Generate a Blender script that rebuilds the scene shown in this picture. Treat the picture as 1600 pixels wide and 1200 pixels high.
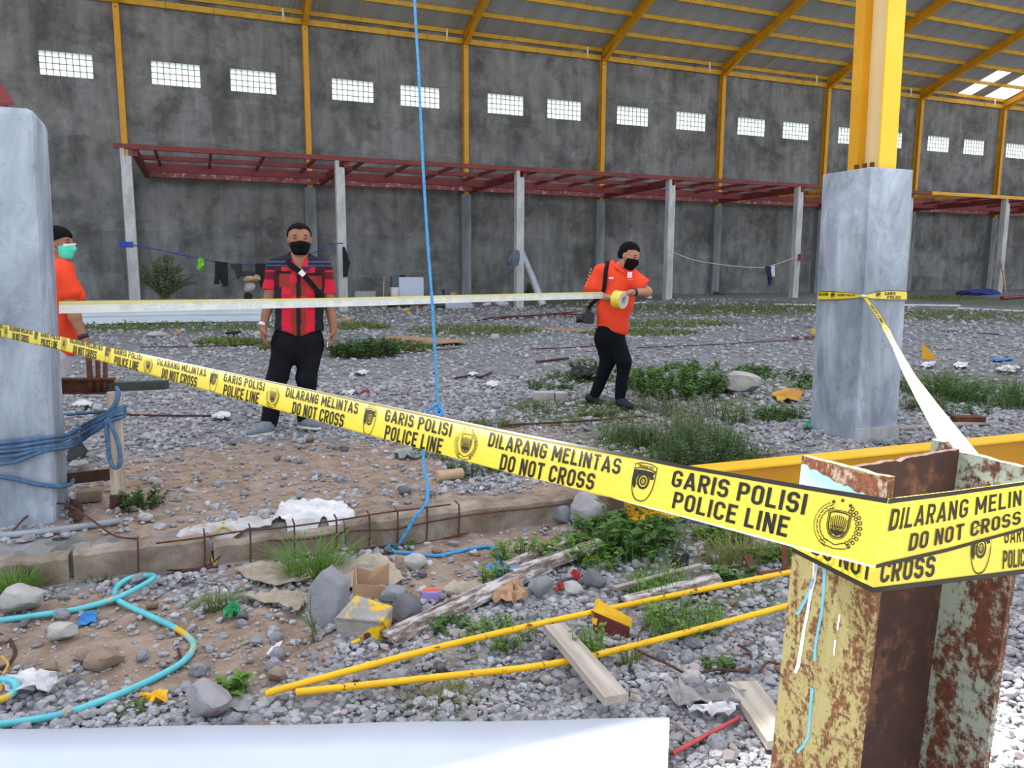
import bpy, bmesh, math, random
import numpy as np
from mathutils import Vector, Matrix

for o in list(bpy.data.objects):
    bpy.data.objects.remove(o, do_unlink=True)
scene = bpy.context.scene
COL = scene.collection
R = math.radians

# ------------------------------------------------------------------ camera
FPX, CAMH = 1200.0, 1.28
PITCH, ROLL, YAW = R(8.3), R(0.244), R(22.02)
_f = Vector((math.sin(YAW)*math.cos(PITCH), math.cos(YAW)*math.cos(PITCH), -math.sin(PITCH)))
_r = Vector((math.cos(YAW), -math.sin(YAW), 0))
_u = _r.cross(_f)
RIGHT = math.cos(ROLL)*_r + math.sin(ROLL)*_u
UP = -math.sin(ROLL)*_r + math.cos(ROLL)*_u
FWD = _f
CAM = Vector((0, 0, CAMH))
cd = bpy.data.cameras.new('camera')
cd.sensor_width = 36.0
cd.lens = 36.0*FPX/1600.0
cd.clip_start = 0.05
cd.clip_end = 400
cam = bpy.data.objects.new('camera', cd)
COL.objects.link(cam)
m = Matrix((RIGHT, UP, -FWD)).transposed().to_4x4()
m.translation = CAM
cam.matrix_world = m
scene.camera = cam

# ------------------------------------------------------------------ sky, sun, exposure
scene.view_settings.view_transform = 'Standard'
scene.view_settings.look = 'None'
scene.view_settings.gamma = 1.0
scene.view_settings.use_curve_mapping = False
scene.view_settings.exposure = 0.47
SUN_ELEV = R(44.4)
world = bpy.data.worlds.new('world')
scene.world = world
world.use_nodes = True
wn = world.node_tree
bg = wn.nodes['Background']
sky = wn.nodes.new('ShaderNodeTexSky')
sky.sky_type = 'NISHITA'
sky.sun_disc = False
sky.sun_elevation = SUN_ELEV
sky.sun_rotation = R(1)
sky.altitude = 20
sky.air_density = 1.3
sky.dust_density = 4.0
sky.ozone_density = 1.0
hz = wn.nodes.new('ShaderNodeMixRGB')          # thin bright tropical cloud veil over the whole sky
hz.inputs[0].default_value = 0.6
hz.inputs[2].default_value = (4.5, 4.62, 4.8, 1)
wn.links.new(sky.outputs[0], hz.inputs[1])
wn.links.new(hz.outputs[0], bg.inputs['Color'])
bg.inputs['Strength'].default_value = 0.30
sl = bpy.data.lights.new('sun', 'SUN')
sl.energy = 28.0
sl.angle = R(0.6)
sl.color = (1.0, 0.96, 0.9)
sun = bpy.data.objects.new('sun', sl)
COL.objects.link(sun)
sdir = Vector((math.sin(R(1))*math.cos(SUN_ELEV), math.cos(R(1))*math.cos(SUN_ELEV), math.sin(SUN_ELEV)))
sun.rotation_euler = sdir.to_track_quat('Z', 'Y').to_euler()
sun.location = (0, 40, 60)

# ------------------------------------------------------------------ picture -> place helpers
def ray(px, py):
    return RIGHT*((px-800.0)/FPX) - UP*((py-600.0)/FPX) + FWD
def at(px, py, t):                       # at a camera depth
    return CAM + ray(px, py)*t
def aty(px, py, Y):                      # on the plane y = Y
    d = ray(px, py); return CAM + d*(Y/d.y)
def atz(px, py, Z):                      # on the plane z = Z
    d = ray(px, py); return CAM + d*((Z-CAMH)/d.z)
def depth(p):
    return (Vector(p)-CAM).dot(FWD)
def ss(a, b, x):
    t = min(1.0, max(0.0, (x-a)/(b-a))); return t*t*(3-2*t)
BEAM_Y = 3.87
def gz(x, y):                            # ground height
    z = 0.012*math.sin(1.7*x+0.6*y)+0.010*math.sin(2.9*y-1.3*x)
    z += 0.30*ss(11, 18, x)*ss(14, 25, y) + 0.10*ss(26, 40, x)*ss(10, 20, y)
    w = ss(2.1, 3.0, x)
    step = 1-ss(BEAM_Y+0.02-0.25*w, BEAM_Y+0.10+0.35*w, y)
    z -= step*(0.15+0.02*max(0, 3.8-y))
    return z
def gp(px, py, dz=0.0):                  # pixel -> point on the ground
    z = 0.0
    d = ray(px, py)
    p = CAM
    for _ in range(14):
        p = CAM + d*((z-CAMH)/d.z)
        z = 0.5*z+0.5*gz(p.x, p.y)
    return Vector((p.x, p.y, gz(p.x, p.y)+dz))
def mpp(p):                              # metres per picture pixel at a point
    return depth(p)/FPX

# ------------------------------------------------------------------ materials
def lin(c):
    return tuple((v/12.92 if v <= 0.04045 else ((v+0.055)/1.055)**2.4) for v in c)
def rgb(r, g, b):
    return lin((r/255.0, g/255.0, b/255.0))
MATS = {}
class NT:
    def __init__(s, name):
        s.m = bpy.data.materials.new(name); s.m.use_nodes = True
        s.t = s.m.node_tree; s.n = s.t.nodes; s.l = s.t.links
        s.b = s.n['Principled BSDF']; s.o = s.n['Material Output']
        MATS[name] = s.m
    def new(s, typ, **kw):
        n = s.n.new(typ)
        for k, v in kw.items():
            if hasattr(n, k): setattr(n, k, v)
        return n
    def coord(s, kind='Object', scale=(1, 1, 1)):
        c = s.new('ShaderNodeTexCoord'); mp = s.new('ShaderNodeMapping')
        mp.inputs['Scale'].default_value = scale
        s.l.new(c.outputs[kind], mp.inputs[0]); return mp.outputs[0]
    def noise(s, vec, scale, detail=4, rough=0.6, dist=0.0):
        n = s.new('ShaderNodeTexNoise')
        n.inputs['Scale'].default_value = scale; n.inputs['Detail'].default_value = detail
        n.inputs['Roughness'].default_value = rough; n.inputs['Distortion'].default_value = dist
        s.l.new(vec, n.inputs['Vector']); return n.outputs['Fac']
    def ramp(s, fac, stops):
        r = s.new('ShaderNodeValToRGB'); e = r.color_ramp.elements
        while len(e) < len(stops): e.new(0.5)
        for i, (p, c) in enumerate(stops):
            e[i].position = p
            e[i].color = (c, c, c, 1) if isinstance(c, (int, float)) else (*c, 1)
        s.l.new(fac, r.inputs[0]); return r.outputs[0]
    def mix(s, fac, a, b, mode='MIX'):
        x = s.new('ShaderNodeMixRGB'); x.blend_type = mode
        for i, v in ((0, fac), (1, a), (2, b)):
            if isinstance(v, (int, float)): x.inputs[i].default_value = v if i == 0 else (v, v, v, 1)
            elif isinstance(v, tuple): x.inputs[i].default_value = (*v, 1)
            else: s.l.new(v, x.inputs[i])
        return x.outputs[0]
    def math(s, op, a, b=0.0):
        x = s.new('ShaderNodeMath'); x.operation = op
        for i, v in ((0, a), (1, b)):
            if isinstance(v, (int, float)): x.inputs[i].default_value = v
            else: s.l.new(v, x.inputs[i])
        return x.outputs[0]
    def bump(s, h, strength, dist=0.02):
        b = s.new('ShaderNodeBump'); b.inputs['Strength'].default_value = strength
        b.inputs['Distance'].default_value = dist
        s.l.new(h, b.inputs['Height']); s.l.new(b.outputs[0], s.b.inputs['Normal'])
    def color(s, c):
        if isinstance(c, tuple): s.b.inputs['Base Color'].default_value = (*c, 1)
        else: s.l.new(c, s.b.inputs['Base Color'])
    def set(s, rough=0.8, metal=0.0, spec=0.4):
        s.b.inputs['Roughness'].default_value = rough
        s.b.inputs['Metallic'].default_value = metal
        s.b.inputs['Specular IOR Level'].default_value = spec
def plain(name, c1, c2=None, scale=8.0, rough=0.8, metal=0.0, spec=0.4, bump=0.0, bscale=None, stretch=(1, 1, 1),
          lo=0.35, hi=0.65, spots=None, sscale=30.0, sth=0.62, trans=0.0, detail=4):
    s = NT(name)
    v = s.coord('Object', stretch)
    f = s.noise(v, scale, detail)
    c2 = c2 or tuple(x*0.82 for x in c1)
    col = s.ramp(f, [(lo, c1), (hi, c2)])
    if spots:
        g = s.noise(v, sscale, 5)
        col = s.mix(s.ramp(g, [(sth-0.03, 0.0), (sth+0.03, 1.0)]), col, spots)
    s.color(col)
    s.set(rough, metal, spec)
    if bump:
        s.bump(s.noise(v, bscale or scale*4, 5), bump)
    if trans:
        t = s.new('ShaderNodeBsdfTranslucent'); mx = s.new('ShaderNodeMixShader')
        mx.inputs[0].default_value = trans
        if isinstance(col, tuple): t.inputs[0].default_value = (*col, 1)
        else: s.l.new(col, t.inputs[0])
        s.l.new(s.b.outputs[0], mx.inputs[1]); s.l.new(t.outputs[0], mx.inputs[2])
        s.l.new(mx.outputs[0], s.o.inputs[0])
    return s.m

def mat_wall():
    s = NT('wall_plaster')
    v = s.coord('Object'); vs = s.coord('Object', (1.0, 1.0, 0.12))
    big = s.noise(v, 0.35, 5, 0.65)
    mid = s.noise(v, 1.6, 5, 0.65)
    streak = s.noise(vs, 2.6, 5, 0.6)
    base = s.ramp(big, [(0.3, rgb(104, 103, 100)), (0.52, rgb(124, 123, 121)), (0.72, rgb(146, 145, 148))])
    base = s.mix(0.5, base, s.ramp(mid, [(0.3, rgb(92, 91, 85)), (0.7, rgb(155, 156, 156))]))
    base = s.mix(0.35, base, s.ramp(streak, [(0.35, rgb(84, 83, 81)), (0.65, rgb(163, 163, 162))]))
    # rendering bays laid on in patches with pale lips at their edges
    w = s.new('ShaderNodeTexNoise'); w.inputs['Scale'].default_value = 0.9; w.inputs['Detail'].default_value = 3
    s.l.new(v, w.inputs['Vector'])
    wv = s.new('ShaderNodeVectorMath'); wv.operation = 'MULTIPLY_ADD'
    s.l.new(w.outputs['Color'], wv.inputs[0]); wv.inputs[1].default_value = (1.5, 1.5, 0.8)
    s.l.new(v, wv.inputs[2])
    sep = s.new('ShaderNodeSeparateXYZ'); s.l.new(wv.outputs[0], sep.inputs[0])
    cmb = s.new('ShaderNodeCombineXYZ'); s.l.new(sep.outputs[0], cmb.inputs[0]); s.l.new(sep.outputs[2], cmb.inputs[1])
    br = s.new('ShaderNodeTexBrick')
    br.inputs['Scale'].default_value = 1.0; br.inputs['Brick Width'].default_value = 2.9
    br.inputs['Row Height'].default_value = 1.55; br.inputs['Mortar Size'].default_value = 0.05
    br.inputs['Mortar Smooth'].default_value = 1.0
    br.inputs['Color1'].default_value = (*rgb(84, 83, 83), 1); br.inputs['Color2'].default_value = (*rgb(145, 144, 149), 1)
    br.inputs['Mortar'].default_value = (*rgb(147, 146, 151), 1)
    s.l.new(cmb.outputs[0], br.inputs['Vector'])
    base = s.mix(s.ramp(s.noise(v, 0.5, 3), [(0.4, 0.10), (0.65, 0.42)]), base, br.outputs['Color'])
    stain = s.noise(s.coord('Object', (1, 1, 0.4)), 0.8, 6, 0.7)
    blot = s.noise(v, 0.6, 6, 0.7, 0.2)
    base = s.mix(s.ramp(blot, [(0.36, 0.75), (0.56, 0.0)]), base, rgb(67, 67, 67))
    base = s.mix(s.ramp(s.noise(v, 1.1, 5, 0.7, 0.3), [(0.58, 0.0), (0.74, 0.6)]), base, rgb(138, 137, 142))
    base = s.mix(s.ramp(stain, [(0.52, 0.0), (0.70, 0.75)]), base, rgb(77, 76, 73))
    s.color(base); s.set(0.92, 0, 0.2)
    s.bump(s.mix(0.5, mid, br.outputs['Fac']), 0.5, 0.03)
    return s.m
def mat_concrete(name, a, b, c, sc=3.0, streaky=0.25):
    s = NT(name)
    v = s.coord('Object'); vs = s.coord('Object', (1, 1, streaky))
    n1 = s.noise(vs, sc, 6, 0.65, 0.6); n2 = s.noise(v, sc*7, 5, 0.7)
    col = s.ramp(n1, [(0.32, a), (0.5, b), (0.66, c)])
    col = s.mix(s.ramp(n2, [(0.55, 0.0), (0.8, 0.5)]), col, tuple(x*0.6 for x in a))
    s.color(col); s.set(0.88, 0, 0.25)
    s.bump(n2, 0.25, 0.01)
    return s.m
def mat_rusty(name, paint, rust, rust2, th=0.52, sc=6.0, hgrad=None):
    s = NT(name)
    v = s.coord('Object'); vs = s.coord('Object', (1, 1, 0.35))
    n1 = s.noise(vs, sc, 7, 0.72, 0.5); n2 = s.noise(v, sc*5, 6, 0.7)
    fac = s.math('ADD', s.math('MULTIPLY', n1, 0.6), s.math('MULTIPLY', n2, 0.4))
    f = s.ramp(fac, [(th-0.03, 0.0), (th+0.03, 1.0)])
    rc = s.ramp(n2, [(0.35, rust), (0.65, rust2)])
    s.color(s.mix(f, paint, rc)); s.set(0.75, 0, 0.3)
    s.bump(fac, 0.35, 0.004)
    return s.m
def mat_ground():
    s = NT('ground_soil')
    v = s.coord('Object')
    at_ = s.new('ShaderNodeVertexColor'); at_.layer_name = 'kind'
    sp = s.new('ShaderNodeSeparateColor'); s.l.new(at_.outputs['Color'], sp.inputs[0])
    n1 = s.noise(v, 1.6, 6, 0.65); n2 = s.noise(v, 9, 6, 0.7); n3 = s.noise(v, 45, 5, 0.7)
    vo = s.new('ShaderNodeTexVoronoi'); vo.inputs['Scale'].default_value = 16; s.l.new(v, vo.inputs['Vector'])
    soil = s.ramp(n2, [(0.3, rgb(120, 102, 88)), (0.5, rgb(150, 130, 114)), (0.7, rgb(172, 154, 138))])
    grav = s.mix(0.6, s.ramp(n3, [(0.3, rgb(92, 92, 96)), (0.7, rgb(150, 150, 154))]), vo.outputs['Color'])
    hs = s.new('ShaderNodeHueSaturation'); hs.inputs['Saturation'].default_value = 0.08; hs.inputs['Value'].default_value = 0.42
    s.l.new(grav, hs.inputs['Color'])
    sg = s.ramp(s.math('ADD', s.math('MULTIPLY', n1, 0.35), s.math('MULTIPLY', sp.outputs[0], 0.8)), [(0.45, 0.0), (0.68, 1.0)])
    col = s.mix(sg, hs.outputs[0], soil)
    col = s.mix(s.math('MULTIPLY', sp.outputs[1], s.ramp(n2, [(0.3, 0.3), (0.6, 1.0)])), col, rgb(88, 98, 60))
    s.color(col); s.set(0.95, 0, 0.15)
    s.bump(s.math('ADD', n2, s.math('MULTIPLY', n3, 0.6)), 0.7, 0.03)
    return s.m

mat_wall(); mat_ground()
mat_concrete('pedestal_concrete', rgb(108, 116, 129), rgb(152, 160, 173), rgb(188, 197, 211), 2.2, 0.45)
mat_concrete('post_concrete', rgb(150, 150, 148), rgb(176, 176, 176), rgb(196, 196, 198), 3.5)
mat_concrete('pilaster_concrete', rgb(104, 108, 112), rgb(128, 132, 136), rgb(150, 152, 154), 1.5)
mat_concrete('old_concrete', rgb(102, 88, 76), rgb(136, 122, 108), rgb(164, 154, 142), 5.0, 1.0)
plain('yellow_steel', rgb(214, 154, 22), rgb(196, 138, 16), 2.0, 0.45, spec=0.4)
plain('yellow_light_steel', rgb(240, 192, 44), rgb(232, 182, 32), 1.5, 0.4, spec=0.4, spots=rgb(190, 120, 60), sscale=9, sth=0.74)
plain('cream_sheen', rgb(226, 200, 150), rgb(218, 190, 138), 1.5, 0.5)  # sky sheen on the yellow column's web, put into the colour
plain('purlin_yellow', rgb(206, 160, 40), rgb(186, 140, 34), 2.0, 0.5)
plain('red_oxide', rgb(122, 46, 44), rgb(102, 38, 38), 3.0, 0.6)
plain('red_oxide_worn', rgb(158, 84, 80), rgb(120, 52, 50), 4.0, 0.6, spots=rgb(186, 150, 146), sscale=6, sth=0.6)
plain('roof_sheet', rgb(172, 178, 182), rgb(146, 152, 156), 0.8, 0.5, metal=0.2, stretch=(1, 0.2, 1))
plain('white_plastic', rgb(226, 226, 224), rgb(206, 206, 204), 5, 0.5)
plain('glass_block', rgb(240, 246, 246), rgb(226, 236, 238), 20, 0.25, spec=0.5, trans=0.45)
plain('block_joint', rgb(150, 152, 150), rgb(120, 122, 120), 20, 0.9)
plain('zinc_sheet', rgb(184, 192, 198), rgb(164, 172, 180), 2, 0.4, metal=0.35, stretch=(0.3, 1, 3))
plain('rope_blue', rgb(84, 160, 210), rgb(58, 128, 188), 60, 0.6, bump=0.4)
plain('rope_blue_old', rgb(84, 116, 150), rgb(60, 88, 120), 30, 0.8, spots=rgb(150, 170, 186), sscale=18, sth=0.66, bump=0.4)
plain('line_blue', rgb(42, 78, 170), rgb(34, 62, 140), 20, 0.7)
plain('hose_turquoise', rgb(98, 194, 200), rgb(84, 176, 186), 6, 0.35, spots=rgb(206, 166, 40), sscale=4, sth=0.62)
plain('yellow_rod', rgb(242, 190, 18), rgb(232, 174, 14), 6, 0.4, spots=rgb(120, 60, 30), sscale=26, sth=0.64)
plain('stone_grey', rgb(146, 147, 152), rgb(112, 113, 118), 5, 0.9, bump=0.4, bscale=30)
plain('stone_pale', rgb(182, 178, 174), rgb(150, 146, 142), 4, 0.9, bump=0.4, bscale=25)
plain('stone_dark', rgb(112, 112, 116), rgb(84, 84, 90), 6, 0.9, bump=0.4, bscale=30)
plain('stone_brown', rgb(150, 130, 112), rgb(118, 100, 88), 6, 0.9, bump=0.4, bscale=30)
plain('rock_red_paint', rgb(160, 156, 158), rgb(130, 126, 130), 6, 0.9, bump=0.4, bscale=30, spots=rgb(150, 60, 70), sscale=5, sth=0.6)
plain('block_yellow_paint', rgb(158, 156, 150), rgb(128, 126, 122), 9, 0.95, bump=0.6, bscale=40, spots=rgb(226, 178, 20), sscale=6, sth=0.52)
plain('plank_grey', rgb(178, 170, 162), rgb(122, 112, 104), 3, 0.85, stretch=(0.35, 9, 9), bump=0.4, bscale=9, lo=0.3, hi=0.7)
plain('plank_peeling', rgb(196, 190, 188), rgb(118, 104, 96), 7, 0.85, stretch=(1.3, 5, 5), bump=0.6, bscale=18, lo=0.42, hi=0.56, spots=rgb(84, 72, 66), sscale=5, sth=0.6, detail=7)
plain('plank_white', rgb(190, 182, 170), rgb(158, 148, 136), 3, 0.8, stretch=(0.5, 8, 8), bump=0.3, bscale=10)
plain('post_wood', rgb(196, 184, 166), rgb(150, 134, 114), 5, 0.85, stretch=(6, 6, 0.6), bump=0.4)
plain('bamboo', rgb(190, 160, 128), rgb(160, 128, 98), 6, 0.6)
plain('cardboard', rgb(176, 142, 112), rgb(156, 122, 94), 6, 0.85)
plain('cardboard_wet', rgb(176, 164, 148), rgb(150, 138, 122), 6, 0.9, bump=0.3, bscale=20)
plain('paper_white', rgb(220, 218, 220), rgb(186, 184, 188), 8, 0.8, bump=0.5, bscale=16)
plain('cloth_grey', rgb(166, 164, 162), rgb(132, 130, 128), 8, 0.9, bump=0.8, bscale=14)
plain('board_white', rgb(198, 206, 222), rgb(192, 200, 216), 3, 0.35, spec=0.5)
plain('rust_brown', rgb(108, 62, 42), rgb(74, 42, 32), 14, 0.85, bump=0.4)
plain('rust_rebar', rgb(96, 56, 42), rgb(68, 42, 36), 20, 0.85)
plain('rust_dark', rgb(84, 50, 38), rgb(60, 38, 32), 10, 0.8, bump=0.4)
plain('tube_green_dark', rgb(64, 74, 68), rgb(48, 56, 52), 6, 0.6)
plain('pipe_grey', rgb(150, 156, 164), rgb(124, 130, 138), 5, 0.5)
plain('black_cloth', rgb(24, 24, 28), rgb(36, 36, 40), 30, 0.9, bump=0.2)
plain('dark_grey_cloth', rgb(56, 58, 64), rgb(40, 42, 46), 30, 0.9)
plain('navy_cloth', rgb(38, 40, 96), rgb(28, 30, 74), 20, 0.9)
plain('white_cloth', rgb(214, 210, 204), rgb(190, 186, 180), 20, 0.9)
plain('green_plastic', rgb(140, 206, 60), rgb(70, 160, 60), 14, 0.5)
plain('green_scrap', rgb(40, 150, 90), rgb(30, 120, 70), 14, 0.5)
plain('blue_scrap', rgb(40, 130, 190), rgb(30, 100, 170), 14, 0.5)
plain('blue_tarp', rgb(36, 50, 130), rgb(28, 38, 100), 4, 0.5)
plain('blue_grey_plastic', rgb(88, 100, 116), rgb(72, 84, 98), 4, 0.5)
plain('red_scrap', rgb(150, 32, 34), rgb(110, 26, 28), 8, 0.5)
plain('red_rod', rgb(190, 70, 66), rgb(160, 54, 52), 8, 0.5)
plain('maroon_scrap', rgb(110, 48, 46), rgb(90, 38, 38), 8, 0.6)
plain('yellow_scrap', rgb(236, 186, 20), rgb(216, 160, 16), 10, 0.5)
plain('purple_box', rgb(170, 150, 214), rgb(150, 130, 200), 14, 0.5)
plain('orange_print', rgb(214, 110, 60), rgb(200, 80, 50), 14, 0.5)
plain('wire_yellow', rgb(196, 158, 78), rgb(170, 130, 60), 8, 0.6)
plain('clear_film', rgb(186, 190, 190), rgb(160, 164, 166), 4, 0.3, trans=0.4)
plain('leaf_green', rgb(82, 120, 48), rgb(58, 94, 36), 4, 0.6, trans=0.25, lo=0.3, hi=0.7)
plain('leaf_bright', rgb(112, 150, 58), rgb(78, 118, 44), 4, 0.55, trans=0.25, lo=0.3, hi=0.7)
plain('leaf_dark', rgb(74, 106, 54), rgb(54, 84, 42), 4, 0.6, trans=0.2, lo=0.3, hi=0.7)
plain('grass_blade', rgb(118, 132, 66), rgb(84, 106, 50), 1.5, 0.6, trans=0.25, lo=0.3, hi=0.7)
plain('grass_dry', rgb(140, 136, 78), rgb(98, 116, 54), 1.5, 0.7, trans=0.25, lo=0.3, hi=0.7)
plain('bush_olive', rgb(126, 134, 104), rgb(92, 104, 76), 3, 0.8, trans=0.2)
plain('stem', rgb(96, 104, 56), rgb(80, 76, 50), 8, 0.8)
plain('leaf_dead', rgb(196, 150, 40), rgb(170, 110, 40), 8, 0.7)
# ------------------------------------------------------------------ objects
WORLD = {}                                   # world location of each root / part
def setp(o, label=None, cat=None, group=None, kind=None):
    if label: o['label'] = label
    if cat: o['category'] = cat
    if group: o['group'] = group
    if kind: o['kind'] = kind
    return o
def thing(name, label, cat, loc, group=None, kind=None):
    o = bpy.data.objects.new(name, None)
    o.empty_display_size = 0.1
    COL.objects.link(o); o.location = loc
    WORLD[o.name] = Vector(loc)
    return setp(o, label, cat, group, kind)
def link_mesh(name, me, origin, parent=None, label=None):
    o = bpy.data.objects.new(name, me)
    COL.objects.link(o)
    WORLD[o.name] = Vector(origin)
    if parent is not None:
        o.parent = parent
        o.location = Vector(origin)-WORLD[parent.name]
    else:
        o.location = origin
    if label: o['label'] = label
    return o
def M(m):
    return MATS[m] if isinstance(m, str) else m
def build(name, V, F, mats, parent=None, smooth=False, label=None, fm=None, origin=None, cols=None, sharp=None):
    V = np.asarray(V, dtype=float)
    if origin is None:
        lo, hi = V.min(0), V.max(0)
        origin = Vector(((lo[0]+hi[0])/2, (lo[1]+hi[1])/2, lo[2]))
    me = bpy.data.meshes.new(name)
    me.from_pydata((V-np.array(origin)).tolist(), [], F)
    for mm in (mats if isinstance(mats, (list, tuple)) else [mats]):
        me.materials.append(M(mm))
    if fm is not None: me.polygons.foreach_set('material_index', np.asarray(fm, dtype=np.int32))
    if smooth:
        me.polygons.foreach_set('use_smooth', [True]*len(me.polygons))
        if sharp is not None: me.set_sharp_from_angle(angle=R(sharp))
    if cols is not None:
        at_ = me.color_attributes.new('Col', 'FLOAT_COLOR', 'POINT')
        at_.data.foreach_set('color', np.asarray(cols, dtype=np.float32).ravel())
    me.update()
    return link_mesh(name, me, origin, parent, label)
class MB:
    def __init__(s): s.V = []; s.F = []
    def add(s, V, F):
        b = len(s.V); s.V += [tuple(v) for v in V]; s.F += [tuple(i+b for i in f) for f in F]; return s
    def box(s, c, size, rot=None):
        hx, hy, hz = size[0]/2, size[1]/2, size[2]/2
        P = [Vector((x, y, z)) for z in (-hz, hz) for y in (-hy, hy) for x in (-hx, hx)]
        if rot is not None: P = [rot @ p for p in P]
        return s.add([p+Vector(c) for p in P], [(0, 2, 3, 1), (4, 5, 7, 6), (0, 1, 5, 4), (2, 6, 7, 3), (0, 4, 6, 2), (1, 3, 7, 5)])
    def box2(s, a, b):
        a, b = Vector(a), Vector(b); return s.box((a+b)/2, (abs(b.x-a.x), abs(b.y-a.y), abs(b.z-a.z)))
    def bar(s, p, q, w, h, up=(0, 0, 1)):
        p, q = Vector(p), Vector(q); d = (q-p); L = d.length; d.normalize()
        u = Vector(up); sd = d.cross(u)
        if sd.length < 1e-4: sd = d.cross(Vector((1, 0, 0)))
        sd.normalize(); u = sd.cross(d)
        return s.box((p+q)/2, (L, w, h), Matrix((d, sd*-1, u)).transposed())
    def tube(s, pts, r, n=8, cap=True):
        pts = [Vector(p) for p in pts]; rr = r if isinstance(r, (list, tuple)) else [r]*len(pts)
        prev = None; rings = []
        for i, p in enumerate(pts):
            d = (pts[min(i+1, len(pts)-1)]-pts[max(i-1, 0)]).normalized()
            if prev is None:
                a = d.orthogonal().normalized()
            else:
                a = (prev-d*prev.dot(d))
                a = a.normalized() if a.length > 1e-6 else d.orthogonal().normalized()
            prev = a; b = d.cross(a)
            rings.append([p+(a*math.cos(2*math.pi*k/n)+b*math.sin(2*math.pi*k/n))*rr[i] for k in range(n)])
        V = [v for r_ in rings for v in r_]
        F = [(i*n+k, i*n+(k+1) % n, (i+1)*n+(k+1) % n, (i+1)*n+k) for i in range(len(pts)-1) for k in range(n)]
        if cap: F += [tuple(range(n-1, -1, -1)), tuple(range((len(pts)-1)*n, len(pts)*n))]
        return s.add(V, F)
    def prism(s, poly, d):                  # polygon of 3D points extruded by vector d
        n = len(poly); P = [Vector(p) for p in poly]; d = Vector(d)
        return s.add(P+[p+d for p in P], [tuple(range(n-1, -1, -1)), tuple(range(n, 2*n))]+[(i, (i+1) % n, n+(i+1) % n, n+i) for i in range(n)])
    def lathe(s, c, prof, n=16, axis=(0, 0, 1)):
        ax = Vector(axis).normalized(); a = ax.orthogonal().normalized(); b = ax.cross(a); c = Vector(c)
        V = [c+ax*z+(a*math.cos(2*math.pi*k/n)+b*math.sin(2*math.pi*k/n))*max(r, 1e-4) for r, z in prof for k in range(n)]
        F = [(i*n+k, i*n+(k+1) % n, (i+1)*n+(k+1) % n, (i+1)*n+k) for i in range(len(prof)-1) for k in range(n)]
        return s.add(V, F)
    def build(s, name, mat, parent=None, smooth=False, label=None, **k):
        return build(name, s.V, s.F, mat, parent, smooth, label, **k)
def bevel(o, w=0.01, seg=2):
    b = o.modifiers.new('bevel', 'BEVEL'); b.width = w; b.segments = seg; b.limit_method = 'ANGLE'
    return o
def catmull(P, n=8):
    P = [Vector(p) for p in P]; out = []
    for i in range(len(P)-1):
        p0, p1, p2, p3 = P[max(i-1, 0)], P[i], P[i+1], P[min(i+2, len(P)-1)]
        for k in range(n):
            t = k/n
            out.append(0.5*((2*p1)+(p2-p0)*t+(2*p0-5*p1+4*p2-p3)*t*t+(3*p1-p0-3*p2+p3)*t**3))
    return out+[P[-1]]
def one(o, label, cat, group=None, kind=None):     # a thing that is one mesh
    return setp(o, label, cat, group, kind)
def copy_part(src, name, origin, parent=None, rot=None, scale=None):
    o = link_mesh(name, src.data, origin, parent)
    if rot is not None: o.rotation_euler = rot
    if scale is not None: o.scale = scale
    return o

_ico = {}
def ico(n):
    if n not in _ico:
        bm = bmesh.new(); bmesh.ops.create_icosphere(bm, subdivisions=n, radius=1.0)
        _ico[n] = (np.array([v.co[:] for v in bm.verts]), [tuple(v.index for v in f.verts) for f in bm.faces]); bm.free()
    return _ico[n]
def rock_mesh(size, seed, n=3, rough=0.16, facets=9):
    V, F = ico(n); rg = np.random.RandomState(seed); V = V.copy()
    # crushed stone: clip a sphere with random planes, then roughen
    for _ in range(facets):
        d = rg.normal(size=3); d /= np.linalg.norm(d); h = rg.uniform(0.55, 0.9)
        dist = V@d-h; k = dist > 0
        V[k] -= np.outer(dist[k], d)
    a, b, c = rg.uniform(2, 5, 3); ph = rg.uniform(0, 6, 3)
    V *= (1+0.035*np.sin(a*V[:, :1]*2+ph[0])*np.cos(b*V[:, 1:2]*2+ph[1])+0.03*np.sin(c*3*V[:, 2:3]+ph[2]+3*V[:, :1]))
    V *= (1+(0.011 if n > 1 else 0.03)*rg.normal(size=(len(V), 1)))
    V /= (V.max(0)-V.min(0))/2; V -= (V.max(0)+V.min(0))/2
    return V*np.array(size)/2, F
def rock(name, label, px, py, wpx, hpx, mat, seed, group=None, rot=None, facets=9, cat='rock', dpt=0.8):
    p = gp(px, py); s = mpp(p); w, h = wpx*s, hpx*s*1.06
    V, F = rock_mesh((w, w*dpt, h), seed, 3, 0.1, facets+5)
    a = rot if rot is not None else (seed*37 % 60-30)/60.0
    c, sn = math.cos(a*0.4-YAW), math.sin(a*0.4-YAW)
    V = V@np.array([[c, sn, 0], [-sn, c, 0], [0, 0, 1]])
    f = Vector((FWD.x, FWD.y, 0)).normalized()
    q = p+f*w*dpt*0.4
    V = V+np.array([q.x, q.y, gz(q.x, q.y)+h*0.44])
    return one(build(name, V, F, mat, smooth=True, sharp=32), label, cat, group)
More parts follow.
